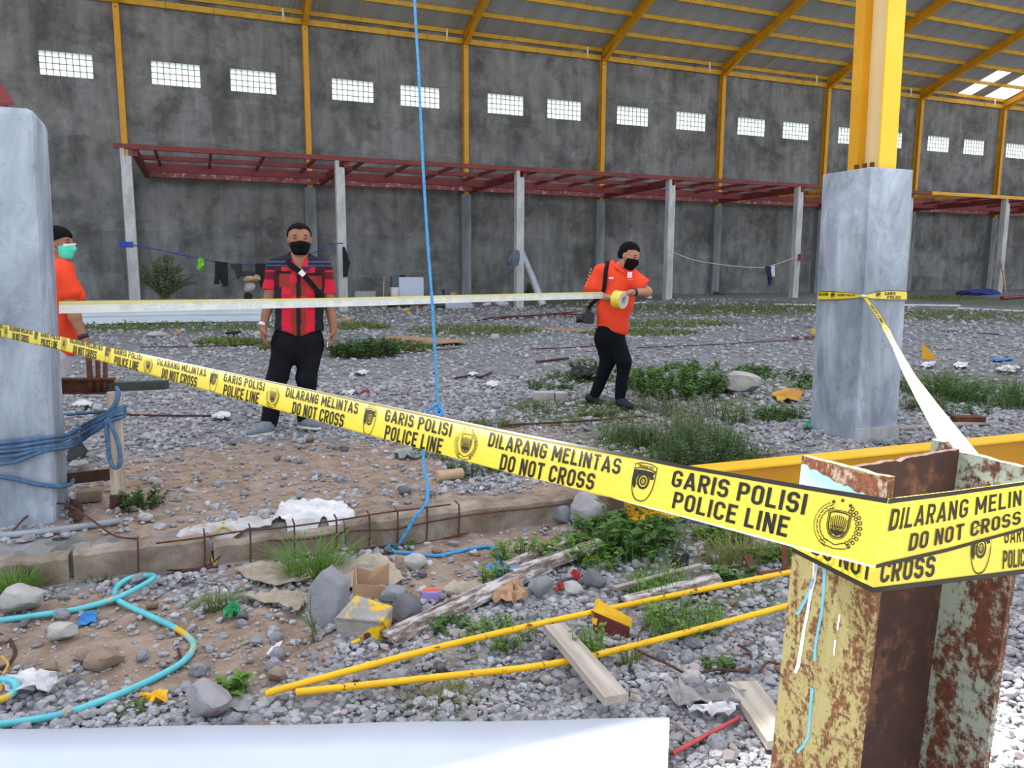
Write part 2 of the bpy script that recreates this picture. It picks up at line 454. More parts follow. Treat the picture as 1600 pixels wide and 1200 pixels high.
def plank(name, label, a, b, w, th, mat, cat='plank', dz=0.0, dzb=None, arch=0.0, group=None):
    A = gp(*a, dz+th/2) if len(a) == 2 else Vector(a); B = gp(*b, (dz if dzb is None else dzb)+th/2) if len(b) == 2 else Vector(b)
    d = B-A; L = d.length; d.normalize(); sd = d.cross(Vector((0, 0, 1))).normalized(); up = sd.cross(d)
    V, F = [], []
    n = 10; K = 7 if arch else 2
    prof = []
    for k in range(K):
        u = k/(K-1)-0.5; prof.append((u*w, th/2+arch*(1-(2*u)**2)))
    for k in range(K-1, -1, -1):
        u = k/(K-1)-0.5; prof.append((u*w, -th/2+arch*(1-(2*u)**2)*0.9))
    rg = random.Random(sum(map(ord, name+label)) % 99)
    m_ = len(prof)
    for i in range(n+1):
        for (x, z) in prof: V.append(((i/n)*L, x+rg.uniform(-1, 1)*w*0.012, z))
    F = [(i*m_+k, i*m_+(k+1) % m_, (i+1)*m_+(k+1) % m_, (i+1)*m_+k) for i in range(n) for k in range(m_)]
    F += [tuple(range(m_)), tuple(range((n+1)*m_-1, n*m_-1, -1))]
    me = bpy.data.meshes.new(name); me.from_pydata(V, [], F); me.materials.append(M(mat)); me.update()
    bm = bmesh.new(); bm.from_mesh(me); bmesh.ops.recalc_face_normals(bm, faces=bm.faces); bm.to_mesh(me); bm.free()
    o = link_mesh(name, me, A); o.rotation_euler = Matrix((d, sd*-1, up)).transposed().to_euler()
    return one(o, label, cat, group)
def rod(name, label, pts, r, mat, cat='rod', n=8, sm=0, dz=0.0, group=None, lift=None):
    P = []
    for i, p in enumerate(pts):
        P.append(gp(*p, r+dz+(lift[i] if lift else 0)) if len(p) == 2 else Vector(p))
    if sm: P = catmull(P, sm)
    return one(MB().tube(P, r, n).build(name, mat, smooth=True, sharp=50), label, cat, group)
def scrap(name, label, pts, mat, cat, th=0.004, dz=0.006, crumple=0.012, seed=1, sub=3, group=None, fold=0.0):
    """a flat crumpled sheet lying on the ground; pts = outline in the picture"""
    P = [gp(*p) for p in pts]
    bm = bmesh.new()
    vs = [bm.verts.new(p) for p in P]
    bm.faces.new(vs)
    bmesh.ops.triangulate(bm, faces=bm.faces)
    bmesh.ops.subdivide_edges(bm, edges=bm.edges, cuts=sub, use_grid_fill=True)
    bmesh.ops.triangulate(bm, faces=bm.faces)
    rg = random.Random(seed)
    for v in bm.verts:
        v.co.z = gz(v.co.x, v.co.y)+dz+rg.random()*crumple*1.2+fold*abs(math.sin(v.co.x*9+seed)*math.cos(v.co.y*7))
        v.co.x += rg.uniform(-1, 1)*crumple*0.3; v.co.y += rg.uniform(-1, 1)*crumple*0.3
    me = bpy.data.meshes.new(name)
    bmesh.ops.recalc_face_normals(bm, faces=bm.faces)
    o0 = Vector(P[0])
    for v in bm.verts: v.co -= o0
    bm.to_mesh(me); bm.free(); me.materials.append(M(mat)); me.update()
    o = link_mesh(name, me, o0)
    md = o.modifiers.new('sheet', 'SOLIDIFY'); md.thickness = th
    return one(o, label, cat, group)
# ------------------------------------------------------------------ plants
def leaf_strip(V, F, p, d, up, L, w, droop=0.3):
    """a pointed leaf, folded along its midrib"""
    d = d.normalized(); sd = d.cross(up)
    if sd.length < 1e-3: sd = Vector((1, 0, 0))
    sd.normalize(); b = len(V)
    m1 = p+d*L*0.45+up*(-droop*L*0.1); tip = p+d*L+up*(-droop*L*0.45)
    V += [tuple(p), tuple(m1+sd*w/2+up*w*0.15), tuple(m1), tuple(m1-sd*w/2+up*w*0.15), tuple(tip)]
    F += [(b, b+1, b+2), (b, b+2, b+3), (b+1, b+4, b+2), (b+2, b+4, b+3)]
def blade(V, F, p, d, H, w, bend):
    """a grass blade of three segments"""
    sd = Vector((-d.y, d.x, 0)).normalized(); b = len(V)
    for k in range(3):
        t = k/3.0; q = p+Vector((0, 0, 1))*H*(t-0.25*bend*t*t)+d*H*bend*t*t
        ww = w*(1-0.55*t)
        V += [tuple(q-sd*ww/2), tuple(q+sd*ww/2)]
    q = p+Vector((0, 0, 1))*H*(1-0.25*bend)+d*H*bend
    V.append(tuple(q))
    F += [(b, b+1, b+3, b+2), (b+2, b+3, b+5, b+4), (b+4, b+5, b+6)]
def rdir(rg):
    a = rg.uniform(0, 2*math.pi); return Vector((math.cos(a), math.sin(a), 0))
def tuft(name, label, px, py, wpx, hpx, n, mat='grass_blade', seed=1, bw=0.006, group=None, bend=0.6, dpt=0.6):
    p = gp(px, py); s = mpp(p); W, H = wpx*s/2, hpx*s
    rg = random.Random(seed); V, F = [], []
    for _ in range(n):
        a = rg.uniform(0, 6.283); rr = math.sqrt(rg.random())*W*0.55
        q = Vector((p.x+rr*math.cos(a), p.y+rr*math.sin(a)*dpt, 0)); q.z = gz(q.x, q.y)-0.01
        d = (Vector((math.cos(a), math.sin(a), 0))+rdir(rg)*0.6).normalized()
        blade(V, F, q, d, H*rg.uniform(0.45, 1.1), bw*rg.uniform(0.7, 1.3), rg.uniform(0.1, bend+0.3))
    return one(build(name, V, F, mat), label, 'grass', group)
def weed(name, label, px, py, wpx, hpx, nst, nl, leaf, lw, mat='leaf_green', seed=1, cat='weed', group=None, dpt=0.8, up=0.5, grass=0):
    """leafy weed: stems with leaves along them; base at (px,py)"""
    p = gp(px, py); s = mpp(p); W, H = wpx*s/2, hpx*s
    rg = random.Random(seed); V, F = [], []; st = MB()
    for i in range(nst):
        a = rg.uniform(0, 6.283); rr = math.sqrt(rg.random())*W*0.75
        b = Vector((p.x+rr*math.cos(a), p.y+rr*math.sin(a)*dpt, 0)); b.z = gz(b.x, b.y)-0.01
        h = H*rg.uniform(0.5, 1.0)*(1-0.45*(rr/max(W, 1e-3))**2)
        tip = b+Vector((math.cos(a)*W*0.3*rg.random(), math.sin(a)*W*0.3*rg.random(), h))+rdir(rg)*h*0.2
        mid = (b+tip)/2+rdir(rg)*h*0.08
        st.tube([b, mid, tip], [leaf*0.05+0.0012, leaf*0.04+0.001, 0.0008], 4, False)
        for k in range(nl):
            t = rg.uniform(0.15, 1.0)
            q = b*(1-t)**2+mid*2*t*(1-t)+tip*t*t
            d = (rdir(rg)+Vector((0, 0, rg.uniform(-0.2, 0.9)*up*1.5))).normalized()
            n_ = Vector((rg.uniform(-.4, .4), rg.uniform(-.4, .4), 1)).normalized()
            leaf_strip(V, F, q, d, n_, leaf*rg.uniform(0.6, 1.25), leaf*lw*rg.uniform(0.7, 1.2), rg.uniform(0, 0.9))
    for _ in range(grass):
        a = rg.uniform(0, 6.283); rr = math.sqrt(rg.random())*W
        q = Vector((p.x+rr*math.cos(a), p.y+rr*math.sin(a)*dpt, 0)); q.z = gz(q.x, q.y)-0.01
        blade(V, F, q, rdir(rg), H*rg.uniform(0.4, 1.0), 0.005, rg.uniform(0.1, 0.8))
    root = thing(name, label, cat, (p.x, p.y, gz(p.x, p.y)), group)
    build('foliage', V, F, mat, root)['kind'] = 'stuff'
    st.build('stems', 'stem', root)['kind'] = 'stuff'
    return root
def grass_patch(name, label, quads, dens, H, mat, seed=1, bw=0.01, leafy=0.0, leaf=0.05, cat='grass'):
    """many blades over areas given as picture ellipses (px,py,rx,ry): uncountable -> stuff"""
    rg = random.Random(seed); V, F = [], []
    for (px, py, rx, ry) in quads:
        n = int(dens)
        for _ in range(n):
            a = rg.uniform(0, 6.283); r_ = math.sqrt(rg.random())
            x = px+rx*r_*math.cos(a); y = py+ry*r_*math.sin(a)
            p = gp(x, y); p.z -= 0.01
            h = H*rg.uniform(0.4, 1.0)*(1.15-0.6*r_)
            if rg.random() < leafy:
                q = p+Vector((0, 0, h*rg.uniform(0.2, 1.0)))
                leaf_strip(V, F, q, (rdir(rg)+Vector((0, 0, rg.uniform(-.2, .7)))), Vector((rg.uniform(-.5, .5), rg.uniform(-.5, .5), 1)).normalized(), leaf*rg.uniform(.6, 1.3), leaf*0.6, rg.random())
            else:
                blade(V, F, p, rdir(rg), h, bw*rg.uniform(0.6, 1.3), rg.uniform(0.1, 0.8))
    return one(build(name, V, F, mat), label, cat, None, 'stuff')
# ================================================================== THE SETTING
WALL_Y = 30.82
BAY, S0 = 6.244, -2.16
Z0 = CAMH                                     # fitted heights are above the lens
WIN_T = 7.26+Z0
# --- ground: fine near the camera, coarse far out
def ground_mesh():
    xs = np.concatenate([np.linspace(-60, -8, 14)[:-1], np.linspace(-8, -4, 14)[:-1], np.linspace(-4, 9, 150)[:-1], np.linspace(9, 45, 90)[:-1], np.linspace(45, 110, 16)])
    ys = np.concatenate([np.linspace(-50, -2, 14)[:-1], np.linspace(-2, 1, 14)[:-1], np.linspace(1, 9, 130)[:-1], np.linspace(9, 31, 60)[:-1], np.linspace(31, 80, 14)])
    V = []; C = []
    rg = random.Random(5)
    for y in ys:
        for x in xs:
            near = 0.010 if (-4 < x < 9 and 1 < y < 9) else 0.0
            V.append((x, y, gz(x, y)+rg.uniform(-1, 1)*near))
            C.append((soil(x, y), green(x, y), 0, 1))
    nx = len(xs)
    F = [(j*nx+i, j*nx+i+1, (j+1)*nx+i+1, (j+1)*nx+i) for j in range(len(ys)-1) for i in range(nx-1)]
    return V, F, C
SOIL = []      # (x, y, rx, ry, strength) world ellipses of bare earth, from picture ellipses
def add_soil(px, py, rx, ry, s=1.0):
    c = gp(px, py); a = gp(px-rx, py); b = gp(px, py-ry); d = gp(px, py+ry)
    SOIL.append((c.x, c.y, (a-c).length, (b-d).length/2, s))
for e in [(430, 735, 330, 60), (250, 780, 160, 50), (690, 790, 180, 40), (690, 890, 150, 50), (330, 1010, 220, 80), (120, 985, 200, 70), (800, 850, 160, 45),
          (650, 1040, 120, 60, 0.5), (90, 1010, 120, 60, 0.7), (460, 900, 200, 40, 0.6), (900, 800, 160, 60, 0.7), (1100, 860, 160, 60, 0.4), (800, 680, 120, 30, 0.6), (950, 690, 120, 30, 0.5)]:
    add_soil(*e)
def soil(x, y):
    v = 0
    for (cx, cy, a, b, s) in SOIL:
        q = ((x-cx)*math.cos(YAW)-(y-cy)*math.sin(YAW))/a, ((x-cx)*math.sin(YAW)+(y-cy)*math.cos(YAW))/b
        v = max(v, s*(1-ss(0.5, 1.25, math.hypot(*q))))
    return v
GREEN = []
def add_green(px, py, rx, ry, s=0.8):
    c = gp(px, py); a = gp(px-rx, py); b = gp(px, py-ry); d = gp(px, py+ry)
    GREEN.append((c.x, c.y, (a-c).length, (b-d).length/2, s))
def green(x, y):
    v = 0
    for (cx, cy, a, b, s) in GREEN:
        q = ((x-cx)*math.cos(YAW)-(y-cy)*math.sin(YAW))/a, ((x-cx)*math.sin(YAW)+(y-cy)*math.cos(YAW))/b
        v = max(v, s*(1-ss(0.6, 1.2, math.hypot(*q))))
    return v
for e in [(260, 513, 220, 7), (1120, 484, 160, 12), (1250, 478, 220, 8), (1500, 494, 130, 12), (740, 518, 110, 10), (1080, 600, 210, 36), (1070, 690, 170, 46), (930, 640, 130, 24),
          (570, 545, 70, 14), (1500, 600, 110, 30), (1530, 470, 120, 8), (1050, 505, 120, 6), (880, 640, 120, 20), (1050, 860, 180, 40), (1100, 930, 140, 40), (930, 470, 120, 6)]:
    add_green(*e)
V, F, C = ground_mesh()
me = bpy.data.meshes.new('floor'); me.from_pydata(V, [], F); me.materials.append(MATS['ground_soil'])
ca = me.color_attributes.new('kind', 'FLOAT_COLOR', 'POINT'); ca.data.foreach_set('color', np.array(C, dtype=np.float32).ravel())
me.polygons.foreach_set('use_smooth', [True]*len(me.polygons)); me.update()
floor = link_mesh('floor', me, (0, 0, 0)); setp(floor, 'uneven gravel and bare earth ground of the hall', None, None, 'structure')

# --- glass block windows: measured left edges (metres along the wall)
def wall_x(px, py): return aty(px, py, WALL_Y).x
WL = [(59, 79), (235, 94.5), (359, 106), (518, 120), (625.5, 131), (762, 144), (855.6, 153.7), (964.7, 162.7), (1057.7, 171.7), (1153.5, 182.5), (1224.3, 189.8),
      (1311, 197.5), (1375, 203.5), (1450.7, 211.7), (1507, 218.5), (1573, 226)]
WX = [wall_x(*w) for w in WL]
WX += [WX[-1]+2.8, WX[-1]+6.2, WX[-1]+9.0]
WX = [WX[0]-2.8]+WX
WW, WH = 1.6, 0.8
WTOP = 10.80
def wall_mesh():
    xs = [-40.0]
    for x in sorted(WX): xs += [x, x+WW]
    xs += [75.0]
    zs = [-0.6, 4.7, WIN_T-WH, WIN_T, WTOP]
    mb = MB(); wins = set(round(x, 4) for x in WX); TH = 0.20
    for i in range(len(xs)-1):
        hole = round(xs[i], 4) in wins
        for j in range(len(zs)-1):
            if hole and j == 2: continue
            for (y, flip) in ((WALL_Y, 1), (WALL_Y+TH, 0)):
                q = [(xs[i], y, zs[j]), (xs[i+1], y, zs[j]), (xs[i+1], y, zs[j+1]), (xs[i], y, zs[j+1])]
                mb.add(q, [(0, 1, 2, 3)] if flip else [(3, 2, 1, 0)])
        if hole:
            a, b, z0, z1 = xs[i], xs[i+1], zs[2], zs[3]
            y0, y1 = WALL_Y, WALL_Y+TH
            mb.add([(a, y0, z0), (a, y1, z0), (a, y1, z1), (a, y0, z1)], [(0, 1, 2, 3)])
            mb.add([(b, y0, z0), (b, y1, z0), (b, y1, z1), (b, y0, z1)], [(3, 2, 1, 0)])
            mb.add([(a, y0, z0), (b, y0, z0), (b, y1, z0), (a, y1, z0)], [(0, 1, 2, 3)])
            mb.add([(a, y0, z1), (b, y0, z1), (b, y1, z1), (a, y1, z1)], [(3, 2, 1, 0)])
    mb.add([(-40, WALL_Y, WTOP), (75, WALL_Y, WTOP), (75, WALL_Y+TH, WTOP), (-40, WALL_Y+TH, WTOP)], [(0, 1, 2, 3)])
    return mb
wall = wall_mesh().build('wall_back', 'wall_plaster', origin=Vector((0, WALL_Y, 0)))
setp(wall, 'tall grey cement-plastered back wall of the hall', None, None, 'structure')
_nv = 0
blk = None
for i, x in enumerate(sorted(WX)):
    w = thing('window_%d' % (i+1), 'high glass block window in the back wall', None, (x+WW/2, WALL_Y+0.05, WIN_T-WH), None, 'structure')
    mb = MB()
    for k in range(9): mb.box((x+k*0.2, WALL_Y+0.055, WIN_T-WH/2), (0.026, 0.06, WH))
    for k in range(5): mb.box((x+WW/2, WALL_Y+0.055, WIN_T-WH+k*0.2), (WW, 0.056, 0.026))
    mb.build('joint_grid', 'block_joint', w)
    for r_ in range(4):
        for c_ in range(8):
            o3 = Vector((x+0.1+c_*0.2, WALL_Y+0.06, WIN_T-WH+0.1+r_*0.2))
            if blk is None:
                b = MB().box(o3, (0.186, 0.04, 0.186)); blk = b.build('glass_block', 'glass_block', w, origin=o3)
            else:
                copy_part(blk, 'glass_block', o3, w)
# --- steel frames standing against the wall
PX = [S0+k*BAY for k in range(-2, 10)]
SLOPE = 0.31
RIDGE_Y = 17.6
def roof_z(y): return 10.55+SLOPE*(30.6-y)      # centre line of the rafters
def i_section(mb, p, q, wid, dep, tf, tw, up):
    """H section member from p to q; `up` is the depth direction"""
    p, q = Vector(p), Vector(q); d = (q-p).normalized(); u = Vector(up); u = (u-d*u.dot(d)).normalized(); sd = d.cross(u)
    for s_ in (-1, 1):
        mb.bar(p+u*s_*(dep/2-tf/2), q+u*s_*(dep/2-tf/2), wid, tf, u)
    mb.bar(p, q, tw, dep-2*tf, u)
ORD = ['outermost left', 'leftmost in view', 'second', 'third', 'fourth', 'fifth', 'sixth', 'seventh', 'eighth', 'ninth', 'last but one', 'farthest right']
for k, x in enumerate(PX):
    t = thing('portal_girder', 'yellow steel wall column with haunched roof rafter, %s along the back wall' % ORD[k], 'girder', (x, WALL_Y-0.2, 4.4), 'portal frames on the back wall')
    y = WALL_Y-0.14
    mb = MB(); i_section(mb, (x, y, 4.4), (x, y, 10.35), 0.19, 0.26, 0.014, 0.01, (0, 1, 0)); mb.build('column', 'yellow_steel', t)
    mb = MB(); i_section(mb, (x, WALL_Y-0.05, roof_z(WALL_Y-0.05)), (x, RIDGE_Y, roof_z(RIDGE_Y)), 0.19, 0.36, 0.014, 0.01, (0, 0, 1)); mb.build('rafter', 'yellow_steel', t)
    a = [(x-0.008, WALL_Y-0.02, 10.2), (x-0.008, WALL_Y-0.27, 10.2), (x-0.008, WALL_Y-1.5, roof_z(WALL_Y-1.5)-0.17), (x-0.008, WALL_Y-0.3, roof_z(WALL_Y-0.3))]
    hb = MB().prism(a, (0.016, 0, 0)); hb.bar((x, WALL_Y-0.27, 10.2), (x, WALL_Y-1.5, roof_z(WALL_Y-1.5)-0.17), 0.19, 0.014, (0, 0, 1)); hb.build('haunch', 'yellow_steel', t)
    for dz in (0, .12): MB().box((x, WALL_Y-0.275, 10.1+dz), (0.05, 0.012, 0.045)).build('bolt', 'rust_dark', t)
    # drain pipe stub hanging beside each frame
    p = MB().lathe((x-0.75, WALL_Y-0.12, 10.35), [(0.001, 0), (0.06, 0), (0.06, 0.05), (0.042, 0.06), (0.042, 0.42), (0.001, 0.42)], 10).build('drain_pipe', 'white_plastic', smooth=True, sharp=40)
    one(p, 'short white drain pipe under the eaves, %s along the back wall' % ORD[k], 'pipe', 'eaves drain pipes')
# horizontal girt
g = thing('wall_girt', 'long yellow steel girt running along the back wall below the eaves', 'beam', (20, WALL_Y-0.2, 10.28))
for k in range(len(PX)-1):
    MB().box2((PX[k]+0.1, WALL_Y-0.16, 10.28), (PX[k+1]-0.1, WALL_Y-0.06, 10.48)).build('girt_length', 'purlin_yellow', g)
    for j in (1, 2, 3):
        xx = PX[k]+BAY*j/4; MB().box((xx, WALL_Y-0.162, 10.38), (0.012, 0.01, 0.2)).build('girt_joint', 'rust_dark', g)
# --- roof over the far half of the hall: sheets, purlins
ceil = thing('ceiling', 'grey corrugated sheet roof on yellow purlins', None, (20, 24, 12), None, 'structure')
roofn = 0.30                                     # sheet underside above the rafter centre line
py_ = 30.75
while py_ > RIDGE_Y:
    z = roof_z(py_)+0.24
    MB().box2((-16, py_-0.035, z-0.1), (66, py_+0.035, z+0.06)).build('purlin', 'purlin_yellow', ceil)
    py_ -= 1.22
for k in range(len(PX)-1):                        # sag rods between purlins
    for j in (1, 2):
        xx = PX[k]+BAY*j/3
        MB().tube([(xx, 30.7, roof_z(30.7)+0.2), (xx, RIDGE_Y, roof_z(RIDGE_Y)+0.2)], 0.012, 5).build('sag_rod', 'purlin_yellow', ceil)
def sheet_mesh(w, y0, y1):
    prof = []
    n = 5; x = 0; st = w/n
    for k in range(n): prof += [(x, 0), (x+st*0.62, 0), (x+st*0.70, 0.012), (x+st*0.92, 0.012)]; x += st
    prof.append((w+0.004, 0))
    z = lambda y: roof_z(y)+roofn
    V = [(a, y, z(y)+b) for y in (y0, y1) for a, b in prof]; n = len(prof)
    return V, [(i, i+1, n+i+1, n+i) for i in range(n-1)]
src = src2 = None
x = -16.0; k = 0
while x < 66:
    gap = 37.6 < x < 38.4 or 39.4 < x < 41.6 or 43.4 < x < 46.5    # torn open sheets near the far end
    if gap:
        V, F = sheet_mesh(1.0, 28.6, RIDGE_Y); V = [(a+x, b, c) for a, b, c in V]
    else:
        V, F = sheet_mesh(1.0, 31.3, RIDGE_Y-0.2); V = [(a+x, b, c) for a, b, c in V]
    key = src2 if gap else src
    if key is None:
        o = build('roof_panel', V, F, 'roof_sheet', ceil, origin=Vector((x, 24, 12)))
        if gap: src2 = o
        else: src = o
    else:
        copy_part(key, 'roof_panel', Vector((x, 24, 12)), ceil)
    x += 1.0; k += 1
MB().box2((-16, RIDGE_Y-0.5, roof_z(RIDGE_Y)+0.30), (66, RIDGE_Y+0.3, roof_z(RIDGE_Y)+0.36)).build('ridge_cap', 'roof_sheet', ceil)
# --- pilasters at the foot of the wall
for k, x in enumerate(PX):
    p = MB().box2((x-0.2, WALL_Y-0.22, -0.2), (x+0.2, WALL_Y+0.05, 4.42)).build('wall_pilaster', 'pilaster_concrete')
    one(p, 'grey concrete pilaster on the lower back wall, %s in the row' % ORD[k], 'pilaster', 'wall pilasters')
# --- red steel canopy on concrete posts
CY, CZ = 25.0, 4.83
ORD2 = ['leftmost', 'second', 'third', 'fourth', 'fifth', 'sixth, behind the right pedestal', 'seventh, by the blue tarp', 'eighth', 'farthest right']
CX = [-1.75, 4.25, 10.35, 16.45, 22.50, 28.5, 34.55, 40.6, 46.6]
can = thing('steel_canopy', 'long red oxide steel canopy frame along the back wall, yellow fascia at its far end', 'canopy', (15, 27.8, 4.6))
SPL = aty(1455, 297, CY).x
MB().box2((-2.05, CY-0.06, CZ-0.14), (SPL, CY+0.06, CZ)).build('front_beam', 'red_oxide', can)
MB().box2((SPL, CY-0.06, CZ-0.14), (50, CY+0.06, CZ)).build('front_beam', 'yellow_steel', can, label='yellow painted front beam')
MB().box2((-1.6, 26.85, CZ-0.17), (50, 26.97, CZ-0.03)).build('middle_beam', 'red_oxide', can)
MB().box2((-1.6, 28.7, CZ-0.30), (50, 28.85, CZ-0.03)).build('middle_beam', 'red_oxide', can)
MB().box2((-1.6, WALL_Y-0.42, CZ-0.30), (50, WALL_Y-0.30, CZ-0.03)).build('wall_beam', 'red_oxide_worn', can)
x = CX[0]+0.75; k = 0
while x < 49:
    MB().box2((x-0.035, CY+0.06, CZ-0.13), (x+0.035, WALL_Y-0.2, CZ-0.02)).build('joist', 'red_oxide' if x < SPL-7 or x > SPL+3 else 'yellow_steel', can)
    x += 1.512
for i, x in enumerate(CX):
    MB().box2((x+0.16, CY+0.05, CZ-0.32), (x+0.30, WALL_Y-0.2, CZ-0.06)).build('cross_beam', 'red_oxide', can)
    zb = gz(x, CY)-0.1
    t = thing('canopy_post', 'slim pale concrete post under the red canopy, %s in the row' % ORD2[i], 'post', (x, CY, zb), 'concrete canopy posts')
    bevel(MB().box2((x-0.14, CY-0.13, zb), (x+0.14, CY+0.13, CZ-0.55)).build('shaft', 'post_concrete', t), 0.012)
    MB().box2((x-0.14, CY-0.13, CZ-0.55), (x-0.03, CY+0.13, CZ-0.14)).build('head_cheek', 'post_concrete', t)
    MB().box2((x-0.03, CY-0.10, CZ-0.55), (x+0.14, CY+0.13, CZ-0.34)).build('head_seat', 'post_concrete', t)
# ================================================================== NEAR COLUMNS AND POLICE TAPE
def frustum(name, bot, top, z0, z1, mat, parent, bev=0.02, n=10):
    V, F = [], []
    for i in range(n+1):
        k = i/n
        for a, b in zip(bot, top): V.append((a[0]+(b[0]-a[0])*k, a[1]+(b[1]-a[1])*k, z0+(z1-z0)*k))
    for i in range(n):
        for j in range(4): F.append((i*4+j, i*4+(j+1) % 4, (i+1)*4+(j+1) % 4, (i+1)*4+j))
    F += [(3, 2, 1, 0), (n*4, n*4+1, n*4+2, n*4+3)]
    o = build(name, V, F, mat, parent); bevel(o, bev, 2); return o
RP = thing('concrete_pedestal', 'tall grey concrete pedestal carrying a yellow steel column, bound with police tape', 'pedestal', (4.83, 4.61, -0.15))
frustum('shaft', [(4.62, 4.37), (5.05, 4.37), (5.05, 4.85), (4.62, 4.85)], [(4.585, 4.37), (5.005, 4.37), (5.005, 4.86), (4.60, 4.86)], -0.15, 2.05, 'pedestal_concrete', RP, 0.006)
MB().box2((4.61, 4.352, -0.06), (5.05, 4.372, 0.10)).build('render_patch', 'post_concrete', RP)
p = aty(1322, 472, 4.6); 
mb = MB(); q0 = Vector((4.604, 4.52, 0.98)); mb.add([q0, q0+Vector((0, -0.05, 0)), q0+Vector((0.003, -0.06, -0.05)), q0+Vector((0.003, -0.055, -0.13)), q0+Vector((0.003, -0.035, -0.06))], [(0, 1, 2, 3, 4), (4, 3, 2, 1, 0)])
mb.build('paint_smear', 'red_scrap', RP)
YC = thing('steel_column', 'bright yellow H section steel column standing on the right concrete pedestal', 'column', (4.87, 4.62, 2.05))
zt = 7.2
def ycol(x0, x1, y0, y1, mat, name):
    V = [(x0, y0, 2.05), (x1, y0, 2.05), (x1, y1, 2.05), (x0, y1, 2.05)]
    d = Vector((-0.018*5, 0, zt-2.05))
    return MB().prism([Vector(v) for v in V], d).build(name, mat, YC)
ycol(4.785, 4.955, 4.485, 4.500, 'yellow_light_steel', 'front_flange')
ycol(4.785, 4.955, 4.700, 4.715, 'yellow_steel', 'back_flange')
ycol(4.862, 4.874, 4.500, 4.700, 'cream_sheen', 'web')
ycol(4.790, 4.800, 4.715, 4.80, 'yellow_steel', 'channel_web')
ycol(4.800, 4.90, 4.790, 4.80, 'yellow_steel', 'channel_flange')
for (x, y) in ((4.80, 4.62), (4.80, 4.70), (4.80, 4.55)):
    MB().box((x-0.02, y, 2.09), (0.016, 0.03, 0.05)).build('anchor_stud', 'rust_brown', YC)
LP = thing('concrete_pedestal', 'pale grey concrete pedestal at the left edge, wound with old blue rope', 'pedestal', (-0.97, 4.53, -0.15))
frustum('shaft', [(-1.20, 4.30), (-0.735, 4.30), (-0.735, 4.76), (-1.20, 4.76)], [(-1.15, 4.30), (-0.675, 4.30), (-0.69, 4.76), (-1.15, 4.76)], -0.15, 2.03, 'pedestal_concrete', LP, 0.035)
LC = thing('steel_column', 'yellow steel column with red base plate on the left concrete pedestal', 'column', (-0.95, 4.53, 2.03))
MB().box2((-1.06, 4.36, 2.03), (-0.80, 4.70, 2.05)).build('base_plate', 'red_oxide', LC)
mb = MB(); i_section(mb, (-0.97, 4.53, 2.05), (-1.02, 4.53, 7.2), 0.17, 0.26, 0.014, 0.01, (0, 1, 0)); mb.build('shaft', 'yellow_light_steel', LC)
mb = MB(); mb.prism([(-0.84, 4.36, 2.05), (-0.76, 4.36, 2.05), (-0.84, 4.36, 2.20)], (0, 0.01, 0)); mb.build('gusset', 'red_oxide', LC)
for X in (-7.0, 10.9, 16.9):                       # the same row goes on beside the frame
    t = thing('concrete_pedestal', {-7.0: 'grey concrete pedestal far out on the left', 10.9: 'grey concrete pedestal out on the right', 16.9: 'grey concrete pedestal farthest out on the right'}[X], 'pedestal', (X, 4.6, -0.15))
    frustum('shaft', [(X-.22, 4.37), (X+.22, 4.37), (X+.22, 4.85), (X-.22, 4.85)], [(X-.22, 4.37), (X+.22, 4.37), (X+.22, 4.85), (X-.22, 4.85)], -0.15, 2.05, 'pedestal_concrete', t, 0.006)

# --- rusty cut-off column right beside the camera
mat_rusty('stub_tan', rgb(158, 147, 98), rgb(124, 82, 52), rgb(92, 56, 38), 0.515, 22.0)
mat_rusty('stub_web', rgb(98, 66, 50), rgb(66, 42, 34), rgb(50, 34, 30), 0.45, 5.0)
mat_rusty('stub_inner', rgb(142, 150, 138), rgb(112, 66, 44), rgb(70, 44, 36), 0.50, 14.0)
mat_rusty('rust_flake', rgb(188, 168, 150), rgb(146, 92, 64), rgb(110, 66, 48), 0.47, 20.0)
plain('paint_sky', rgb(176, 226, 236), rgb(208, 238, 244), 12, 0.5)
plain('paint_drip_blue', rgb(112, 182, 216), rgb(96, 164, 204), 12, 0.4)
plain('paint_drip_white', rgb(236, 238, 236), rgb(216, 220, 220), 12, 0.4)
SZ = 1.0; S_B = -0.22
def sc_(x, y, z):                                 # leaning stub: x drifts left going down
    return Vector((x-0.055*(SZ-z)/1.22*1.2, y+0.0*(SZ-z), z))
ST = thing('cut_steel_column', 'rusty sawn-off steel H column in the right foreground, wrapped in police tape', 'column', (0.9, 0.82, -0.22))
def slab(x0, x1, y0, y1, mat, name, tops=None, z0=S_B, n=14, seed=1):
    """vertical plate with a ragged torch-cut top edge"""
    rg = random.Random(seed); V, F = [], []
    alongx = (x1-x0) > (y1-y0)
    for i in range(n+1):
        k = i/n
        xa, ya = (x0+(x1-x0)*k, y0) if alongx else (x0, y0+(y1-y0)*k)
        xb, yb = (xa, y1) if alongx else (x1, ya)
        ztop = SZ+(tops(k) if tops else 0)+rg.uniform(-1, 1)*0.0010
        for (x, y) in ((xa, ya), (xb, yb)):
            V += [sc_(x, y, z0), sc_(x, y, ztop)]
    for i in range(n):
        a, b = i*4, (i+1)*4
        F += [(a, b, b+1, a+1), (a+2, a+3, b+3, b+2), (a+1, b+1, b+3, a+3), (a, a+2, b+2, b)]
    F += [(0, 1, 3, 2), (n*4, n*4+2, n*4+3, n*4+1)]
    me_o = build(name, V, F, mat, ST)
    bm = bmesh.new(); bm.from_mesh(me_o.data); bmesh.ops.recalc_face_normals(bm, faces=bm.faces); bm.to_mesh(me_o.data); bm.free()
    return me_o
FA, FB = 0.752, 0.915                             # near and far edge of the flanges
